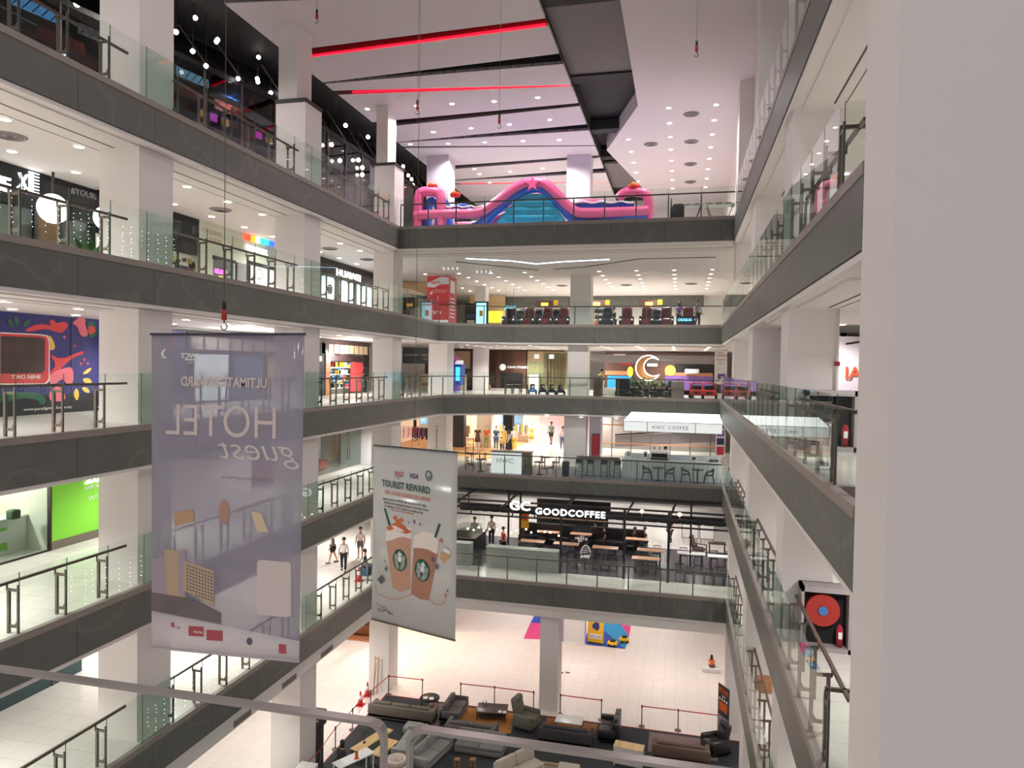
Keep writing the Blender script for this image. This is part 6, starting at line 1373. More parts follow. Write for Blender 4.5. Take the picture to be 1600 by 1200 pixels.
pipe([(648, 343), (690, 341), (745, 342), (768, 330), (815, 295), (840, 290), (856, 296), (890, 335), (905, 342), (990, 338), (1014, 338)], .30, 'inf_blue', .15, 'side_tube')
pipe([(648, 337), (700, 334), (745, 335), (765, 326), (810, 289), (838, 284), (858, 289), (895, 332), (920, 334), (1014, 330)], .27, 'inf_pink', -.05, 'side_tube')
pipe([(648, 337), (745, 335), (810, 289), (838, 284), (858, 289), (895, 332), (1014, 330)], .27, 'inf_pink', 3.2, 'side_tube')
a = MB(); fl(a, W.poly([(696, 324), (745, 325), (770, 322), (760, 332), (740, 336), (696, 336)]), .0, .25); fl(a, W.poly([(893, 318), (990, 315), (990, 330), (893, 332)]), 0, .25); a.build('side_wall', 'inf_blue', t)
for u0, u1, v in ((697, 770, 323), (889, 990, 316)):
    pts = [(u0+(u1-u0)*i/24, v+1.3*math.sin(i*.9)) for i in range(25)]; MB().tube([(W.pt(*q)[0], -.03, W.pt(*q)[1]) for q in pts], .05, 6).build('wave_trim', 'inf_white', t)
fl(MB(), W.poly([(775, 346), (800, 318), (820, 302), (852, 302), (868, 322), (884, 346)]), .1, .4).build('climbing_wall', 'inf_cyan', t); a = MB()
for z_ in (314, 326, 338): q = W.poly([(790, z_), (872, z_)]); a.tube([(q[0][0], .08, q[0][1]), (q[1][0], .08, q[1][1])], .09, 8)
a.build('climbing_step', 'inf_cyan', t)
pipe([(1014, 345), (1014, 305), (1000, 299), (975, 299), (966, 310)], .25, 'inf_pink', .1, 'arch_tube'); pipe([(886, 313), (905, 306), (935, 307), (940, 313)], .2, 'inf_pink', 1.5, 'arch_tube'); pipe([(748, 322), (758, 309), (800, 307)], .2, 'inf_pink', 2.6, 'arch_tube'); pipe([(700, 320), (700, 312), (714, 312), (718, 320)], .2, 'inf_blue', 1.5, 'arch_tube')
for (u, v), c in (((675, 291), 'inf_red'), ((711, 304), 'inf_red'), ((990, 291), 'inf_red')):
    x, z = W.pt(u, v); a = MB(); 
    for k_ in range(6): a.ball((x+.16*math.cos(k_*1.05), .05+.12*math.sin(k_*1.05), z), .15, 8)
    a.build('crab', c, t); MB().ball((x, -.12, z+.08), .12, 8).build('crab_face', 'inf_orange', t)
x, z = W.pt(834, 290); a = MB(); fl(a, [(x+(.42 if i % 2 == 0 else .17)*math.cos(R(90+36*i)), z+(.42 if i % 2 == 0 else .17)*math.sin(R(90+36*i))) for i in range(10)], -.4, -.25); a.build('starfish', 'inf_pink', t)
struct('floor', MB().box(W.o.x-.3, YC-.5, Z5, P(1016, 340, Y=YC).x+.3, YC+4.2, Z5+.02), 'mat_cyan')
# tables stacked with chairs, guitar-like bag on the right of the top floor
tb0 = None
for i, u in enumerate((1075, 1125)):
    p = P(u, 320, Y=36.6); t = thing('folding_table', ('left', 'right')[i]+' folding table with crossed legs right of the inflatable', 'table', (p.x, 36.9, Z5)); MB().box(-.75, -.35, .95, .75, .35, .99).build('tabletop', 'panel_sage', t)
    for s_ in (-1, 1):
        for sy in (-1, 1): MB().bar((s_*.62, sy*.3, .95), (s_*.3, sy*.3, 0), .035).build('leg', 'frame_black', t)
    for k_ in range(3): place(MB().bbox(-.17, -.2, 0, .17, .2, .1, .03).build('folded_stool', 'steel_dark'), p.x-.5+.45*k_, 36.9, Z5+.99, '%s folded stool seat on the %s folding table' % (('left', 'middle', 'right')[k_], ('left', 'right')[i]), 'stool')
place(MB().bbox(-.3, -.2, 0, .3, .2, 1.05, .15).build('backpack', 'cloth_black'), P(1060, 320, Y=36.4).x, 36.5, Z5, 'tall black bag standing right of the inflatable', 'bag')
place(MB().tube([(0, 0, 0), (0, 0, 1.3)], [.07, .02], 8).build('closed_parasol', 'cloth_black'), P(1049, 320, Y=36.4).x, 36.3, Z5, 'thin dark folded pole beside the black bag', 'pole')

# ============================================================ LEFT SIDE SHOPS
XS = -20.0
def lshop(label, y0, y1, k, h=3.15, body='black', name='shopfront'):
    t = thing(name, label, 'shopfront', (XS, y0, FL[k]), R(90)); return t, y1-y0     # local x = along y, local -y = towards the void
def LW(k): return Wall(XS, 0, FL[k], 90)
# --- barber and drinks shop, upper floor
wall4 = Wall(XS, 13, Z4, 90)
def lbox(t, x0, z0, x1, z1, d0, d1, nm, mt): return MB().box(x0, d0, z0, x1, d1, z1).build(nm, mt, t)
t = thing('shopfront', 'black barber shopfront with glowing white lettering scissors and comb', 'shopfront', wall4.o, R(90)); pt = wall4.pt
lbox(t, -1, 2.0, 7.95, 3.19, 0, .3, 'fascia_board', 'black_matt', ) ; lbox(t, -1, 0, 7.95, .1, 0, .3, 'sill', 'steel_dark'); lbox(t, -1, .1, 7.95, 2.0, .04, .06, 'glass_front', 'shop_glass')
for x in (3.1, 4.0, 5.35, 6.35, 7.9): lbox(t, x, 0, x+.12, 2.0, 0, .1, 'mullion', 'frame_black')
lbox(t, 5.5, 0, 6.3, 2.0, .06, .1, 'pillar_panel', 'timber')
x, z = pt(0, 296); text('ME', .60, 'glow_white', t, (x-.42, -.05, z-.02), (R(90), 0, 0), .03, bold=.01, sx=.95)
x, z = pt(34, 288); a = MB()
for s_ in (-1, 1): a.bar((x-s_*.13, -.05, z+.32), (x+s_*.1, -.05, z-.1), .07, .05); a.tube([(x+s_*.12+.08*math.cos(R(q)), -.05, z-.17+.08*math.sin(R(q))) for q in range(0, 360, 40)], .022, 5, closed=True)
a.build('scissors', 'glow_white', t); x, z = pt(43, 284); a = MB().box(x, -.07, z-.3, x+.16, -.03, z+.33)
for i in range(7): a.box(x+.13, -.07, z-.3+i*.1, x+.36, -.03, z-.27+i*.1)
a.build('comb', 'glow_white', t); x, z = pt(118, 293); text('#YOURKEDAI', .3, 'print_dim', t, (x-.2, -.02, z-.22), (R(90), 0, 0), .01)
for (u, v, r_) in ((67, 328, .46), (150, 343, .40)):
    x, z = pt(u, v); q = thing('round_lightbox', ('large round glowing white sign hanging at the barber shop' if u < 100 else 'round glowing white sign partly behind the near left column'), 'sign', (XS+.5, 13+x-.1, Z4+z), R(70)); a = MB(); disc(a, 0, 0, r_, r_, -.06, .06, 28); a.build('disc', 'glow_white', q); MB().box(-.03, -.03, r_, .03, .03, 3.19-z).build('bracket', 'frame_black', q)
# interior of that shop
struct('wall_left', MB().box(-20.58, 13, Z4, -20.55, 21, Z4+3.2), 'shop_white')
x, z = pt(133, 370); t = thing('potted_plant', 'tall leafy banana plant in a pot at the upper left walkway', 'plant', (-19.2, 13+x-.6, Z4)); plant(t, 30, 1.5, .5, .24, .12, 'leaf', .35, 3)
t = thing('side_cabinet', 'low dark cabinet inside the barber shop window', 'cabinet', (-20.0, 17.1, Z4), R(90)); MB().bbox(-.6, .1, .1, 1.0, .4, .55, .02).build('body', 'timber', t); MB().bbox(-.65, .08, .55, 1.05, .42, .6, .01).build('top', 'wood_dark', t)
# --- gift shop, dessert shop, rainbow sign, phone shop
wall4b = Wall(XS+.3, 22, Z4, 90); pt = wall4b.pt; t = thing('shopfront', 'black shopfront full of small goods right of the near left column', 'shopfront', wall4b.o, R(90)); xa = pt(270, 400)[0]; xb = pt(311, 400)[0]
lbox(t, xa-3.5, 2.2, xb, 3.19, 0, .3, 'fascia_board', 'black_matt'); lbox(t, xa-3.5, 1.7, xb, 2.2, .05, .1, 'upper_glass', 'recess_dark'); lbox(t, xa-3.5, 0, xb, 1.7, .25, .3, 'back_wall', 'shop_white'); rr = random.Random(4)
for i in range(36): x = rr.uniform(xa-.6, xb-.2); z = rr.uniform(.1, 1.4); lbox(t, x, z, x+rr.uniform(.08, .2), z+rr.uniform(.1, .25), .1, .24, 'goods', rr.choice(['cloth_black', 'cloth_brown', 'cloth_grey', 'cloth_navy', 'cloth_red', 'cloth_olive']))
lbox(t, xa+.2, .7, xa+.9, 1.15, -.02, .08, 'poster', 'cloth_navy')
t = thing('shopfront', 'pale green tiled dessert shopfront with pink neon lettering in its window', 'shopfront', wall4b.o, R(90)); xc = pt(383, 400)[0]; mat('mint_wall', (206, 210, 192), .6)
lbox(t, xb, 0, xc, 3.19, 0, .3, 'wall', 'mint_wall'); x, z = pt(316, 372); text('OPENING', .3, 'print_tan', t, (x, -.01, 2.72), (R(90), 0, 0), .006, bold=.004); text('SOON', .3, 'print_tan', t, (x+.4, -.01, 2.4), (R(90), 0, 0), .006)
x0, z0 = pt(333, 430); x1_, z1_ = pt(352, 392); lbox(t, x0, .1, x1_+.6, 1.75, -.03, -.005, 'window', 'green_glass'); lbox(t, x0, .1, x1_+.6, 1.7, -.01, .0, 'window_interior', 'recess_grey'); lbox(t, x0-.05, 1.72, x1_+.7, 1.85, -.05, 0, 'lintel', 'black')
text('GELATO', .26, 'glow_pink', t, (x0+.02, -.05, 1.12), (R(90), 0, 0), .01, bold=.005, sx=.85); text('COOL', .26, 'glow_pink', t, (x0+.15, -.05, .5), (R(90), 0, 0), .01, bold=.005, sx=.85); lbox(t, x0+.35, .82, x0+.7, 1.02, -.05, -.03, 'cone_sign', 'glow_yellow')
x0 = pt(357, 400)[0]; lbox(t, x0+.5, 0, x0+1.6, 1.8, -.03, -.005, 'doorway', 'recess_grey'); lbox(t, x0+.5, 0, x0+.6, 1.8, -.05, 0, 'door_frame', 'black'); lbox(t, x0+1.5, 0, x0+1.6, 1.8, -.05, 0, 'door_frame', 'black')
t = thing('shopfront', 'cream shopfront under a rainbow row of glowing rounded signs', 'shopfront', wall4b.o, R(90)); xd = pt(437, 400)[0]
lbox(t, xc, 0, xd+2.2, 3.19, 0, .3, 'wall', 'mint_wall'); lbox(t, xc+.3, 0, xd+2.0, 1.85, -.02, 0, 'window', 'shop_white'); lbox(t, xc+.2, 1.85, xd+2.1, 2.0, -.08, 0, 'lintel', 'black'); lbox(t, xd-.5, 0, xd-.35, 1.85, -.06, 0, 'mullion', 'black')
cols7 = [(255, 70, 50), (255, 150, 40), (255, 235, 210), (40, 215, 190), (50, 180, 235), (40, 100, 240), (110, 80, 220)]
for i, c in enumerate(cols7):
    m_ = mat('rainbow_%d' % i, c, emit=1.6, ergb=c); u = 383+i*7.2; x, z = pt(u, 372+i*1.7); a = MB(); pts = [(.19*math.cos(R(q)), .16*math.sin(R(q))+.1) for q in range(0, 181, 20)]+[(-.19, -.14), (-.08, -.14)]+[(.08*math.cos(R(q)), .07*math.sin(R(q))+.05) for q in range(180, -1, -30)]+[(.08, -.14), (.19, -.14)]
    fl(a, [(x+px_+.1, z+pz_+.05) for px_, pz_ in pts], -.12, -.02); a.build('arch_letter', m_, t)
x, z = pt(382, 384); text('TRIMPLEX', .34, 'glow_white', t, (x, -.1, z-.18), (R(90), 0, 0), .02, bold=.006, sx=1.12)
fig = MB()
for i in range(10): a_ = R(36*i); q = pt(402+5*math.cos(a_), 428+8*math.sin(a_)); fig.box(q[0], -.03, q[1], q[0]+.25, -.02, q[1]+.03)
fig.build('window_lettering', 'print_ink', t)
wallH = Wall(XS+.5, 36, Z4, 90); pt = wallH.pt; t = thing('shopfront', 'phone shopfront with a dark fascia reading HUAWEI and bright white windows', 'shopfront', wallH.o, R(90)); xa = pt(498, 430)[0]; xb = pt(586, 450)[0]
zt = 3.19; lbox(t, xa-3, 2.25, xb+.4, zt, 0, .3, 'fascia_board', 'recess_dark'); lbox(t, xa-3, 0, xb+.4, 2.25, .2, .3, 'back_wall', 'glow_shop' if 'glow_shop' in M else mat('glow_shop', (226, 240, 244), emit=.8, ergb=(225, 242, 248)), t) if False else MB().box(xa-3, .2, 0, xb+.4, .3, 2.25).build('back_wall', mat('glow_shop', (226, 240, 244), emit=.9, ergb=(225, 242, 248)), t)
for x in (xa+.1, xa+2.4, xa+4.6, xb): lbox(t, x, 0, x+.08, 2.25, 0, .2, 'mullion', 'steel_dark')
x, z = pt(524.5, 427); text('HUAWEI', .58, 'glow_white', t, (x, -.04, z-.12), (R(90), 0, 0), .03, bold=.006, sx=1.42)
a = MB(); x, z = pt(519, 452); disc(a, x, z, .25, .28, .1, .18, 20); a.build('display_phone', 'recess_dark', t); a = MB(); 
for dx in (1.6, 4.0): a.bbox(xa+dx, .02, .4, xa+dx+.9, .1, .9, .02)
a.build('display_stand', 'panel_sage', t); o = MB().bbox(-.35, -.05, -.5, .35, .05, .5, .1).build('phone_model', 'tabletop_white', t); o.location = (pt(558, 470)[0], -.3, .55); o.rotation_euler = (0, R(-20), 0)
x, z = pt(577, 470); place(MB().ball((0, 0, .45), .42, 12).build('red_armchair', 'ride_red'), XS+1.1, 36+x-.5, Z4, 'round red pouf in front of the phone shop', 'pouf')
# --- mural wall, middle floor
mat('mural_blue', (40, 38, 104), .6); mat('mural_red', (206, 62, 66), .6); mat('mural_pink', (224, 112, 124), .6); mat('mural_green', (34, 92, 62), .6); mat('mural_yellow', (226, 188, 84), .6); mat('mural_dark', (26, 24, 30), .6); mat('photo_dark', (58, 40, 38), .5, noise=.7, nscale=2.5)
W = Wall(XS, 14, 0, 90); t = thing('mural', 'dark blue mural hoarding with red pink and yellow plant shapes', 'mural', W.o, R(90)); xr = W.pt(155, 600)[0]
MB().box(0, 0, .62, xr+1.6, .08, 3.2).build('panel', 'mural_blue', t); MB().box(0, -.005, 0, xr+1.6, .08, .62).build('base_band', 'mural_dark', t)
def shp(pxs, mt, d=-.012, smooth=1):
    pts = W.poly(pxs)
    for _ in range(smooth):
        n2 = []
        for i in range(len(pts)):
            a, b = pts[i], pts[(i+1) % len(pts)]; n2 += [(a[0]*.75+b[0]*.25, a[1]*.75+b[1]*.25), (a[0]*.25+b[0]*.75, a[1]*.25+b[1]*.75)]
        pts = n2
    fl(MB(), pts, d, d+.008).build('painted_shape', mt, t)
shp([(37, 516), (60, 505), (85, 510), (100, 519), (92, 520), (70, 513), (45, 519)], 'mural_red'); shp([(76, 502), (82, 498), (88, 506), (98, 502), (106, 505), (104, 514), (94, 520), (80, 511)], 'mural_red', -.014)
shp([(112, 506), (122, 496), (134, 498), (132, 506), (138, 522), (133, 527), (125, 524), (120, 508)], 'mural_pink'); shp([(136, 502), (146, 502), (152, 514), (150, 526), (138, 528)], 'mural_green', -.010); shp([(137, 509), (147, 510), (149, 520), (138, 523)], 'mural_red', -.016)
for c_ in ([(10, 498), (18, 500), (22, 512), (14, 509)], [(20, 495), (27, 494), (30, 508), (25, 509)], [(36, 503), (47, 497), (46, 507), (36, 511)]): shp(c_, 'mural_green')
shp([(76, 552), (95, 562), (120, 551), (131, 548), (130, 553), (115, 558), (98, 572), (90, 582), (76, 593), (78, 582), (88, 570)], 'mural_red'); shp([(75, 590), (85, 580), (100, 575), (112, 573), (115, 588), (112, 602), (103, 600), (98, 590), (80, 605)], 'mural_pink', -.014); shp([(78, 610), (90, 602), (100, 612), (103, 626), (80, 628), (76, 620)], 'mural_pink')
for c_ in ([(127, 586), (135, 577), (144, 574), (138, 583)], [(127, 592), (138, 590), (145, 598), (135, 601)], [(126, 605), (136, 605), (141, 614), (132, 613)], [(114, 616), (119, 604), (124, 616), (120, 628)], [(75, 524), (80, 526), (86, 540), (84, 547), (76, 547)]): shp(c_, 'mural_yellow')
shp([(0, 613), (30, 612), (60, 614), (71, 622), (70, 632), (62, 632), (58, 624), (30, 622), (0, 632)], 'mural_green'); 
a = MB()
for u, v in ((100, 527), (116, 540), (131, 562), (126, 568), (137, 568)): 
    x, z = W.pt(u, v); a.box(x-.07, -.012, z-.012, x+.07, -.004, z+.012); a.box(x-.012, -.012, z-.07, x+.012, -.004, z+.07)
a.build('painted_star', 'mural_pink', t); MB().box(W.pt(111, 560)[0]-.015, -.012, 0, W.pt(111, 560)[0]+.015, 0, 3.2).build('panel_joint', 'black', t)
fr_ = [(0, 519), (62, 522), (74, 524), (77, 534), (77, 594), (70, 602), (0, 601)]; fl(MB(), W.poly(fr_), -.022, -.014).build('picture_frame', 'print_white', t); fl(MB(), W.poly([(0, 521), (62, 524), (72, 526), (75, 535), (75, 592), (69, 599), (0, 599)]), -.028, -.022).build('picture_mount', 'mural_red', t); fl(MB(), W.poly([(0, 525), (62, 527), (69, 530), (69, 578), (64, 583), (0, 584)]), -.034, -.028).build('shop_photo', 'photo_dark', t)
x, z = W.pt(16, 592); text('TWO NINE', .17, 'print_white', t, (x, -.034, z), (R(90), 0, 0), .003, bold=.003, sx=1.2); x, z = W.pt(36, 642); text('www.paradigmmall.com.my', .13, 'print_white', t, (x, -.02, z), (R(90), 0, 0), .003, sx=1.25); x, z = W.pt(146, 638); text('/Paradigm', .12, 'print_white', t, (x, -.02, z), (R(90), 0, 0), .003)
W2_ = Wall(XS+.1, 22, 0, 90); t = thing('shopfront', 'orange and blue hoarding above the big lilac banner', 'shopfront', W2_.o, R(90)); lbox(t, -1, 0, 3.3, 3.0, 0, .1, 'panel', 'mural_blue'); lbox(t, -.2, 2.2, .3, 2.9, -.01, 0, 'painted_shape', 'cloth_orange'); lbox(t, 1.0, 2.1, 1.4, 2.9, -.01, 0, 'painted_shape', 'mural_red'); lbox(t, 1.9, 2.3, 2.6, 2.9, -.01, 0, 'painted_shape', 'mural_red')
t = thing('shopfront', 'dark shopfront with a row of white window panes behind the lilac banner', 'shopfront', W2_.o, R(90)); lbox(t, 3.4, 0, 12, 3.0, 0, .1, 'wall', 'black'); 
for i in range(9): lbox(t, 3.6+i*.9, 2.3, 4.35+i*.9, 2.85, -.01, 0, 'window_pane', 'shop_white')
for i in range(3): lbox(t, 3.8+i*2.7, .1, 6.1+i*2.7, 2.1, -.01, 0, 'display_window', ('glow_shop', 'cloth_denim', 'beige_panel')[i])
spot(-18.2, 27, 2.6, 60, kind='POINT')
# toy shop
W = Wall(XS+.5, 35, 0, 90); pt = W.pt; t = thing('shopfront', 'toy shopfront with colourful shelves and a band of cream panes above', 'shopfront', W.o, R(90)); xa = pt(500, 560)[0]; xb = pt(577, 560)[0]
lbox(t, xa-2, 0, xb+.4, 3.15, .6, .7, 'back_wall', 'shop_white'); lbox(t, xa-2, 2.95, xb+.2, 3.15, 0, .2, 'fascia_board', 'wood_dark'); lbox(t, xa+.2, 2.35, xb, 2.95, 0, .1, 'pane_band', 'wood_dark')
for i in range(8): x = xa+1.0+(xb-xa-1.2)/8*i; lbox(t, x, 2.4, x+(xb-xa-1.2)/8-.12, 2.9, -.02, 0, 'cream_pane', 'print_cream')
lbox(t, xa-2, 0, xa+.6, 2.95, 0, .3, 'dark_pier', 'black_matt'); lbox(t, xa+.6, 0, xa+1.1, 2.4, -.05, .2, 'orange_pier', 'inf_orange' if False else 'timber'); lbox(t, xb-.2, 0, xb, 2.4, 0, .3, 'dark_pier', 'black_matt'); lbox(t, xa-.2, 1.9, xa+.2, 2.2, -.02, 0, 'notice', 'print_white')
rr = random.Random(11)
for zz in (.35, .75, 1.15, 1.55): lbox(t, xa+1.3, zz, xb-.3, zz+.04, .15, .5, 'shelf', 'cabinet_white')
for i in range(64):
    x = rr.uniform(xa+1.3, xb-.5); zz = rr.choice((.39, .79, 1.19, 1.59)); lbox(t, x, zz, x+rr.uniform(.12, .3), zz+rr.uniform(.15, .32), .15, .4, 'toy_box', rr.choice(['cloth_red', 'mat_yellow', 'ride_blue', 'cloth_white', 'cloth_red', 'mat_cyan', 'cloth_orange', 'cloth_grey']))
lbox(t, xa+1.3, 1.95, xb-.4, 2.3, .1, .14, 'header_picture', 'photo_dark'); lbox(t, (xa+xb)/2+.8, .1, (xa+xb)/2+2.4, 1.9, .08, .12, 'red_display', 'mural_red')
t = thing('balloon_column', 'green orange and white balloon column beside the toy shop', 'balloons', (XS+.9, 35+xb+.7, 0)); 
for i in range(9):
    for j in range(4): MB().ball((.2*math.cos(j*1.57+i*.6), .2*math.sin(j*1.57+i*.6), .2+i*.26), .16, 8).build('balloon', ('mural_green', 'inf_orange', 'print_white', 'inf_cyan')[(i+j) % 4], t)
spot(-18.6, 38, 2.2, 70, kind='POINT')
# --- hair salon, green wall
W = Wall(XS, 14, Z2, 90); pt = W.pt; t = thing('shopfront', 'bright green salon wall with white lettering and a metal skirting', 'shopfront', W.o, R(90)); mat('lime', (112, 186, 42), .5); xa = pt(80, 800)[0]; xb = pt(154, 800)[0]
lbox(t, xa, .28, xb+2.2, 3.15, 0, .1, 'green_wall', 'lime'); lbox(t, xa, 0, xb+2.2, .28, -.01, .1, 'skirting', 'steel'); lbox(t, xa-.06, 0, xa, 3.1, -.03, .1, 'black_edge', 'black')
x, z = pt(131, 766); text('HAIRCARE', .19, 'print_white', t, (x, -.02, z), (R(90), 0, 0), .004, sx=.9); text('20', .5, 'glow_white', t, (x, -.04, z+.22), (R(90), 0, 0), .02, bold=.01, sx=1.4); x, z = pt(137, 781); text('SALON', .18, 'print_white', t, (x, -.02, z), (R(90), 0, 0), .004)
t = thing('salon_room', 'glazed salon reception with a white and green desk seen through glass', 'shopfront', (XS, 14, Z2), R(90)); lbox(t, -1.5, 0, xa-.06, .06, -.02, .04, 'sill', 'black'); lbox(t, -1.5, .06, xa-.1, 2.95, 0, .02, 'glass_front', 'shop_glass'); lbox(t, -1.5, 2.95, xa-.06, 3.15, 0, .1, 'header', 'cabinet_white')
lbox(t, -1.5, 0, xa, 3.1, 3.2, 3.3, 'back_wall', 'mint_wall'); lbox(t, xa-2.6, 1.5, xa-.2, 2.6, 3.12, 3.2, 'warm_picture', 'glow_amber'); lbox(t, xa-.06, 0, xa, 3.1, .1, 3.2, 'side_wall', 'mint_wall')
struct('ceiling', MB().box(-24, 12.4, Z2+3.16, -20.9, 19.2, Z2+3.2), 'ceiling_white')
spot(-21.6, 17, Z2+2.7, 110, (1, 1, .95), kind='POINT')
t = thing('reception_desk', 'white salon reception desk with green glowing bands', 'desk', (-20.9, P(20, 850, X=-20.9).y-.6, Z2), R(90)); MB().bbox(-1.3, 0, 0, 1.1, .6, 1.1, .02).build('desk', 'cabinet_white', t); MB().box(-1.3, -.01, .78, .4, 0, .88).build('green_band', 'lime', t); MB().box(-1.3, -.01, .15, .4, 0, .4).build('green_band', 'lime', t); MB().bbox(-1.35, -.05, 1.1, 1.3, .65, 1.16, .01).build('top', 'cabinet_white', t)
person('receptionist in black with glasses sitting behind the salon desk', (-22.3, P(47, 810, X=-22.3).y, Z2), 60, 'cloth_black', 'cloth_black', pose='sit', sleeves='long')
t = thing('office_chair', 'grey office chair behind the salon desk', 'chair', (-22.3, P(47, 810, X=-22.3).y, Z2)); MB().bbox(-.25, -.25, .28, .25, .25, .38, .04).build('seat', 'cloth_grey', t); MB().bbox(-.22, .28, .4, .22, .34, .95, .04).build('backrest', 'cloth_grey', t); a = MB()
for i in range(5): a.bar((0, 0, .08), (.28*math.cos(R(72*i)), .28*math.sin(R(72*i)), .04), .04)
a.box(-.025, -.025, .05, .025, .025, .3).build('star_base', 'frame_black', t)
t = thing('flower_arrangement', 'pink and cream flower arrangement behind the salon glass', 'flowers', (-20.8, P(72, 840, X=-20.8).y, Z2)); MB().lathe([(.1, 0), (.14, .5), (.1, .7)], n=12).build('vase', 'timber', t); a = MB(); rr = random.Random(2)
for i in range(34): a.ball((rr.gauss(0, .15), rr.gauss(0, .13), .95+rr.gauss(0, .2)), .05, 6)
a.build('flowers', 'mural_pink', t)
place(MB().bbox(-.15, -.15, 0, .15, .15, .3, .05).build('desk_plant', 'leaf_dark'), -20.6, P(21, 795, X=-20.6).y, Z2+1.17, 'small dark plant pot on the salon desk', 'plant')
# --- cafe with pink sofas, second walkway
W = Wall(XS+.4, 35, Z2, 90); pt = W.pt; t = thing('shopfront', 'tall glass front of a lounge with pink sofas and metal door handles', 'shopfront', W.o, R(90)); xa = pt(500, 700)[0]; xb = pt(585, 700)[0]
lbox(t, xa-3, 0, xb-.5, 3.1, 0, .02, 'glass_front', 'shop_glass'); lbox(t, xb-.9, 0, xb-.55, 3.1, -.05, .1, 'mullion', 'timber'); lbox(t, xb-.5, 0, xb-.2, 3.1, -.05, .05, 'red_drape', 'cloth_red'); lbox(t, xb-.2, 0, xb+1, 3.1, 0, .1, 'dark_pier', 'black'); 
for x in ((xa+xb)/2-.4, (xa+xb)/2-.1): MB().tube([(x, -.08, .5), (x, -.08, 2.9)], .03, 6).build('door_handle', 'steel_dark', t)

struct('wall_left', MB().box(-24.0, 31, Z2, -23.8, 41, Z2+3.2), 'shop_white'); mat('sofa_pink', (206, 112, 108), .7)
s_ = sofa('long salmon pink sofa behind the lounge glass', (-20.9, 37.2), 90, 2.6, 'sofa_pink', bh=.95); s_.location.z = Z2
s_ = sofa('small salmon pink sofa at the left of the lounge', (-21.4, 33.4), 90, 1.4, 'sofa_pink', seats=1); s_.location.z = Z2
t = thing('tub_chair', 'salmon red tub chair at the left edge of the lounge glass', 'chair', (-19.2, 33.9, Z2), R(60)); MB().bbox(-.3, -.3, .35, .3, .3, .5, .08).build('seat', 'sofa_pink', t); MB().bbox(-.32, .2, .4, .32, .34, .95, .08).build('backrest', 'sofa_pink', t)
for sx in (-1, 1):
    for sy in (-1, 1): MB().bar((sx*.22, sy*.22, .36), (sx*.26, sy*.26, 0), .03).build('leg', 'frame_black', t)
struct('wall_left', MB().box(-20.6, 41.2, Z2, -18.0, 41.4, Z2+3.2), 'white_paint')
t = thing('neon_sign', 'glowing pale blue lettering low on the second left walkway', 'sign', (P(450, 782, X=-15.3).x, P(432, 782, X=-15.3).y, P(450, 780, X=-15.3).z), R(90)); text('GC', .5, 'glow_blue', t, (0, 0, 0), (R(90), 0, 0), .02, bold=.01) if False else None
bpy.data.objects.remove(t)
# ground floor strip lights and a shop on the lowest left
t = thing('shopfront', 'dark teal glass shopfront at the far left of the lowest walkway', 'shopfront', (XS, 11, Z1), R(90)); lbox(t, 0, 0, 9.2, 3.1, 0, .1, 'wall', 'shop_teal' if 'shop_teal' in M else mat('shop_teal', (30, 58, 62), .3) and 'shop_teal'); lbox(t, 0, 2.2, 9.2, 3.1, -.02, 0, 'fascia_board', 'black_matt')
for x in (2, 4, 6, 8): lbox(t, x, 0, x+.08, 2.2, -.03, 0, 'mullion', 'steel_dark')

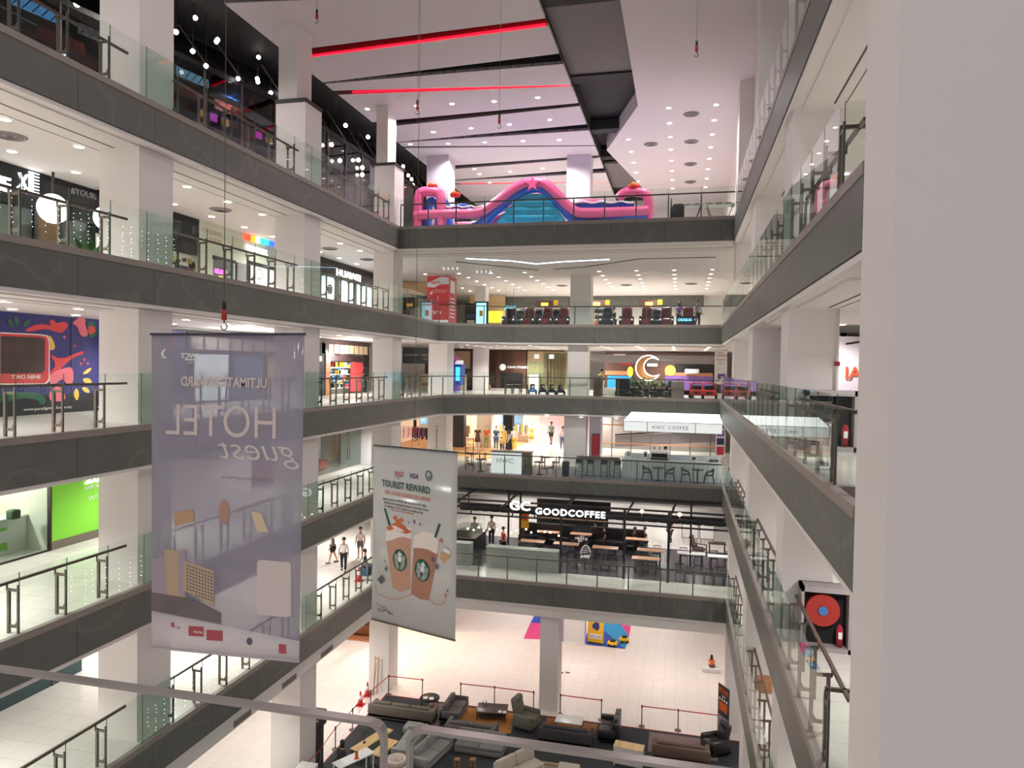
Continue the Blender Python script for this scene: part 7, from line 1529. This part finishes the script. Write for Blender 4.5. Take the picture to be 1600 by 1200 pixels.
# ============================================================ TOP FLOOR LEFT: DARK ARCADE FACADE
mat('dark_glass', (24, 26, 28), .08, spec=.8); mat('arc_bronze', (96, 82, 70), .4)
glass('arcade_glass', (150, 152, 158), 1.5)
struct('ceiling', MB().box(-26, 4, TOP+.16, -17.0, YO, TOP+.3), 'recess_dark')
struct('wall_left', MB().box(-26, 4, Z5, -25.8, YO, TOP), 'recess_dark')
rr = random.Random(9)
for n_, (A2, B2) in enumerate((((-21.6, 14.0), (-17.95, 29.4)), ((-17.95, 29.4), (-17.2, 58.0)))):
    d = Vector((B2[0]-A2[0], B2[1]-A2[1])); Lf = d.length; rz = math.atan2(d.y, d.x)
    t = thing('arcade_facade', ('near', 'far')[n_]+' stretch of the dark glazed arcade facade on the top floor with bronze struts', 'shopfront', (*A2, Z5), rz)
    MB().box(0, 0, 0, Lf, .04, 4.55).build('tinted_glass', 'arcade_glass', t); MB().box(0, -.06, 4.55, Lf, .1, 4.75).build('upper_band', 'black', t); MB().box(0, -.02, 0, Lf, .1, .12).build('sill', 'steel_dark', t)
    k_ = int(Lf/1.9)
    for i in range(k_+1): MB().bar((i*1.9, -.03, 0), (i*1.9+.0, -.03, 4.6), .07).build('mullion', 'arc_bronze', t)
    for i in range(k_): MB().bar((.2+i*1.9, .0, 4.7), (-.5+i*1.9, .9, 6.3), .06).build('strut', 'arc_bronze', t)
    MB().plate([(0, .1, 4.7), (Lf, .1, 4.7), (Lf, 1.4, 6.3), (0, 1.4, 6.3)], (0, .05, 0)).build('sloping_glass', 'dark_glass', t)
    MB().box(0, 2.6, 0, Lf, 2.7, 4.6).build('back_wall', 'recess_dark', t); MB().box(0, .04, 2.3, Lf, 2.6, 2.4).build('mezzanine', 'recess_dark', t)
    if n_ == 0:
        def AT(x, y, z): e = d.normalized(); nn = Vector((-e.y, e.x)); q = Vector(A2)+e*x+nn*y; return (q.x, q.y, Z5+z)
        for i in range(20):
            x = 4.4+i*.62; c = rr.choice(['cloth_purple', 'cloth_red', 'cloth_navy']); m_ = rr.choice(['glow_pink', 'glow_amber', 'glow_cyan', 'cloth_orange', 'inf_red'])
            t2 = thing('machine_reflection', 'colourful arcade machine raised to imitate a reflection in the tinted glass, %s from left' % ORD[i], 'arcade machine', AT(x, .7, 2.4), rz, 'arcade machines behind the tinted glass'); MB().bbox(-.24, 0, 0, .24, .5, .95, .04).build('cabinet', c, t2); MB().box(-.18, -.02, .5, .18, 0, .8).build('screen', m_, t2); MB().box(-.2, -.04, 0, .2, -.01, .06).build('foot_light', 'glow_white' if i % 3 else 'glow_pink', t2)  # machine shapes lifted to imitate coloured reflections in the glass
        for i, (x, c) in enumerate(((5.2, 'glow_blue'), (7.4, 'glow_soft'), (9.2, 'glow_blue'), (11.3, 'screen_blue'), (13.2, 'ride_blue'), (15.0, 'cloth_orange'))):
            t2 = thing('lit_panel', 'glowing overhead panel inside the arcade, %s from the left' % ('first', 'second', 'third', 'fourth', 'fifth', 'sixth')[i], 'sign', AT(x, .5, 4.1), rz); MB().box(-.75, 0, 0, .75, .06, .34).build('panel', c, t2); MB().box(-.7, .0, .34, -.66, .03, .6).build('hanger', 'black', t2)
            for q_ in range(5): MB().bar((-.7+.3*q_, -.03, .0), (-.45+.3*q_, -.03, .34), .03).build('stripe', 'black', t2)
        for i, (x, w_) in enumerate(((6.3, 1.6), (8.8, 1.3), (11.0, 1.5), (13.4, 1.4))): t2 = thing('orange_reflection', 'orange and red board imitating a reflection in the arcade glass, %s from the left' % ('first', 'second', 'third', 'fourth')[i], 'sign', AT(x, .9, 3.55), rz); MB().box(-w_/2, 0, 0, w_/2, .05, .42).build('board', 'arc_orange' if 'arc_orange' in M else mat('arc_orange', (196, 84, 56), .6, emit=.25), t2); MB().box(-.02, 0, .42, .02, .03, 1.1).build('hanger', 'black', t2)  # boards put in for orange and red reflections in the glass
spot(-20.5, 22, 12.9, 40, (1, .8, .7), kind='POINT'); spot(-19.0, 27, 12.9, 30, (.8, .8, 1), kind='POINT')
for i, (u, v) in enumerate(((275, 50), (305, 28), (340, 62), (301, 80), (322, 103), (372, 123), (402, 123), (338, 62+3), (404, 82), (403, 128), (423, 145), (540, 196), (575, 214), (518, 226), (531, 251), (560, 250), (566, 262), (630, 260), (638, 274), (643, 280), (645, 289), (566, 273))):
    xx = -18.4 if u < 480 else -17.6; p = P(u, v, X=xx); z_ = min(p.z, 15.2)
    t2 = thing('ball_lamp', 'bright round lamp on the dark ceiling above the arcade facade', 'lamp', (p.x, p.y, z_), 0, 'lamps above the dark arcade facade'); MB().ball((0, 0, 0), .09 if u < 480 else .11, 10).build('bulb', 'lamp_glow', t2); MB().tube([(0, 0, .06), (0, 0, TOP+.14-z_)], .012, 6).build('stem', 'black', t2)

# ============================================================ RIGHT SIDE
t = thing('fire_cabinet', 'grey fire hose cabinet with a dark door and red extinguisher beside the near right column', 'fire cabinet', (2.72, 16.9, 0)); t['label'] = 'grey fire cabinet with dark glass on the viewer side walkway, red extinguisher inside'
def fcab(t, w_, h_, reel):
    MB().box(0, 0, 0, .06, .46, h_).box(w_-.06, 0, 0, w_, .46, h_).box(0, 0, h_-.12, w_, .46, h_).box(0, 0, 0, w_, .46, .1).box(0, .42, 0, w_, .46, h_).build('case', 'cabinet_grey' if 'cabinet_grey' in M else mat('cabinet_grey', (168, 160, 160), .4), t)
    MB().box(.06, .3, .1, w_-.06, .34, h_-.12).build('inner_panel', 'black_matt', t)
    if reel:
        a = MB(); disc(a, w_*.45, h_*.62, .36, .36, .12, .26, 28); a.build('hose_reel', 'hook_red', t); a = MB(); disc(a, w_*.45, h_*.62, .10, .10, .08, .12, 16); a.build('reel_hub', 'ride_blue', t)
    MB().lathe([(.07, .12), (.075, .5), (.05, .56), (.02, .6)], (w_*.8, .16, 0), 14).build('extinguisher', 'cloth_red', t); MB().box(w_*.8-.04, .08, .3, w_*.8+.04, .1, .45).build('label_plate', 'print_white', t)
fcab(t, 1.05, 1.35, False); 
t = thing('fire_cabinet', 'grey fire cabinet holding a big red hose reel and an extinguisher', 'fire cabinet', (2.72, 16.9, Z2)); fcab(t, 1.05, 1.45, True)
MB().lathe([(.2, 0), (.2, .5)], (1.1, .5, .6), 4) 
t = thing('wall_sign', 'orange lettering on the white wall beyond the right walkway', 'sign', (3.9, 23.2, 1.1)); text('IAM', .5, 'iam_orange' if 'iam_orange' in M else mat('iam_orange', (226, 84, 40), .5), t, (0, 0, 0), (R(90), 0, 0), .01, bold=.008)
p = P(1318, 602, Y=23.2); t.location = (p.x+.02, 23.2, P(1320, 591, Y=23.2).z)
struct('wall_right', MB().box(3.46, 23.25, 0, 6.5, 23.4, 2.85), 'lilac_paint')
t = thing('pipe', 'thin white pipe with a red tag beside the right column', 'pipe', (P(1309, 560, Y=17.2).x, 17.25, 0)); MB().tube([(0, 0, 0), (0, 0, 3.2)], .03, 8).build('pipe', 'white_paint', t); MB().box(-.05, -.05, 1.9, .05, .05, 2.0).build('red_tag', 'cloth_red', t)
t = thing('hanging_beam', 'thin dark bar hung below the ceiling beyond the right column', 'bar', (P(1322, 531, Y=20).x, 20, 2.5)); MB().bar((0, 0, 0), (.6, -.3, .1), .05).build('bar', 'recess_dark', t)

# strings of tiny lights hung inside the balustrades
for (k, y0, y1, lb) in ((4, 12.5, 18.2, 'curtain of tiny white fairy lights on the upper left balustrade'), (2, 14.4, 18.2, 'curtain of tiny white fairy lights on the second left balustrade'), (1, 17, 24, 'curtain of tiny white fairy lights on the lowest left balustrade')):
    rr = random.Random(k); a = MB(); y = y0
    while y < y1:
        n_ = rr.randint(4, 8); zz = 1.0
        for i in range(n_): zz -= rr.uniform(.08, .18); a.ball((XL-.085, y+rr.uniform(-.02, .02), FL[k]+max(.1, zz)), .006, 6)
        y += rr.uniform(.2, .5)
    tag(a.build('string_lights', 'lamp_glow'), lb, 'fairy lights', None, 'stuff')
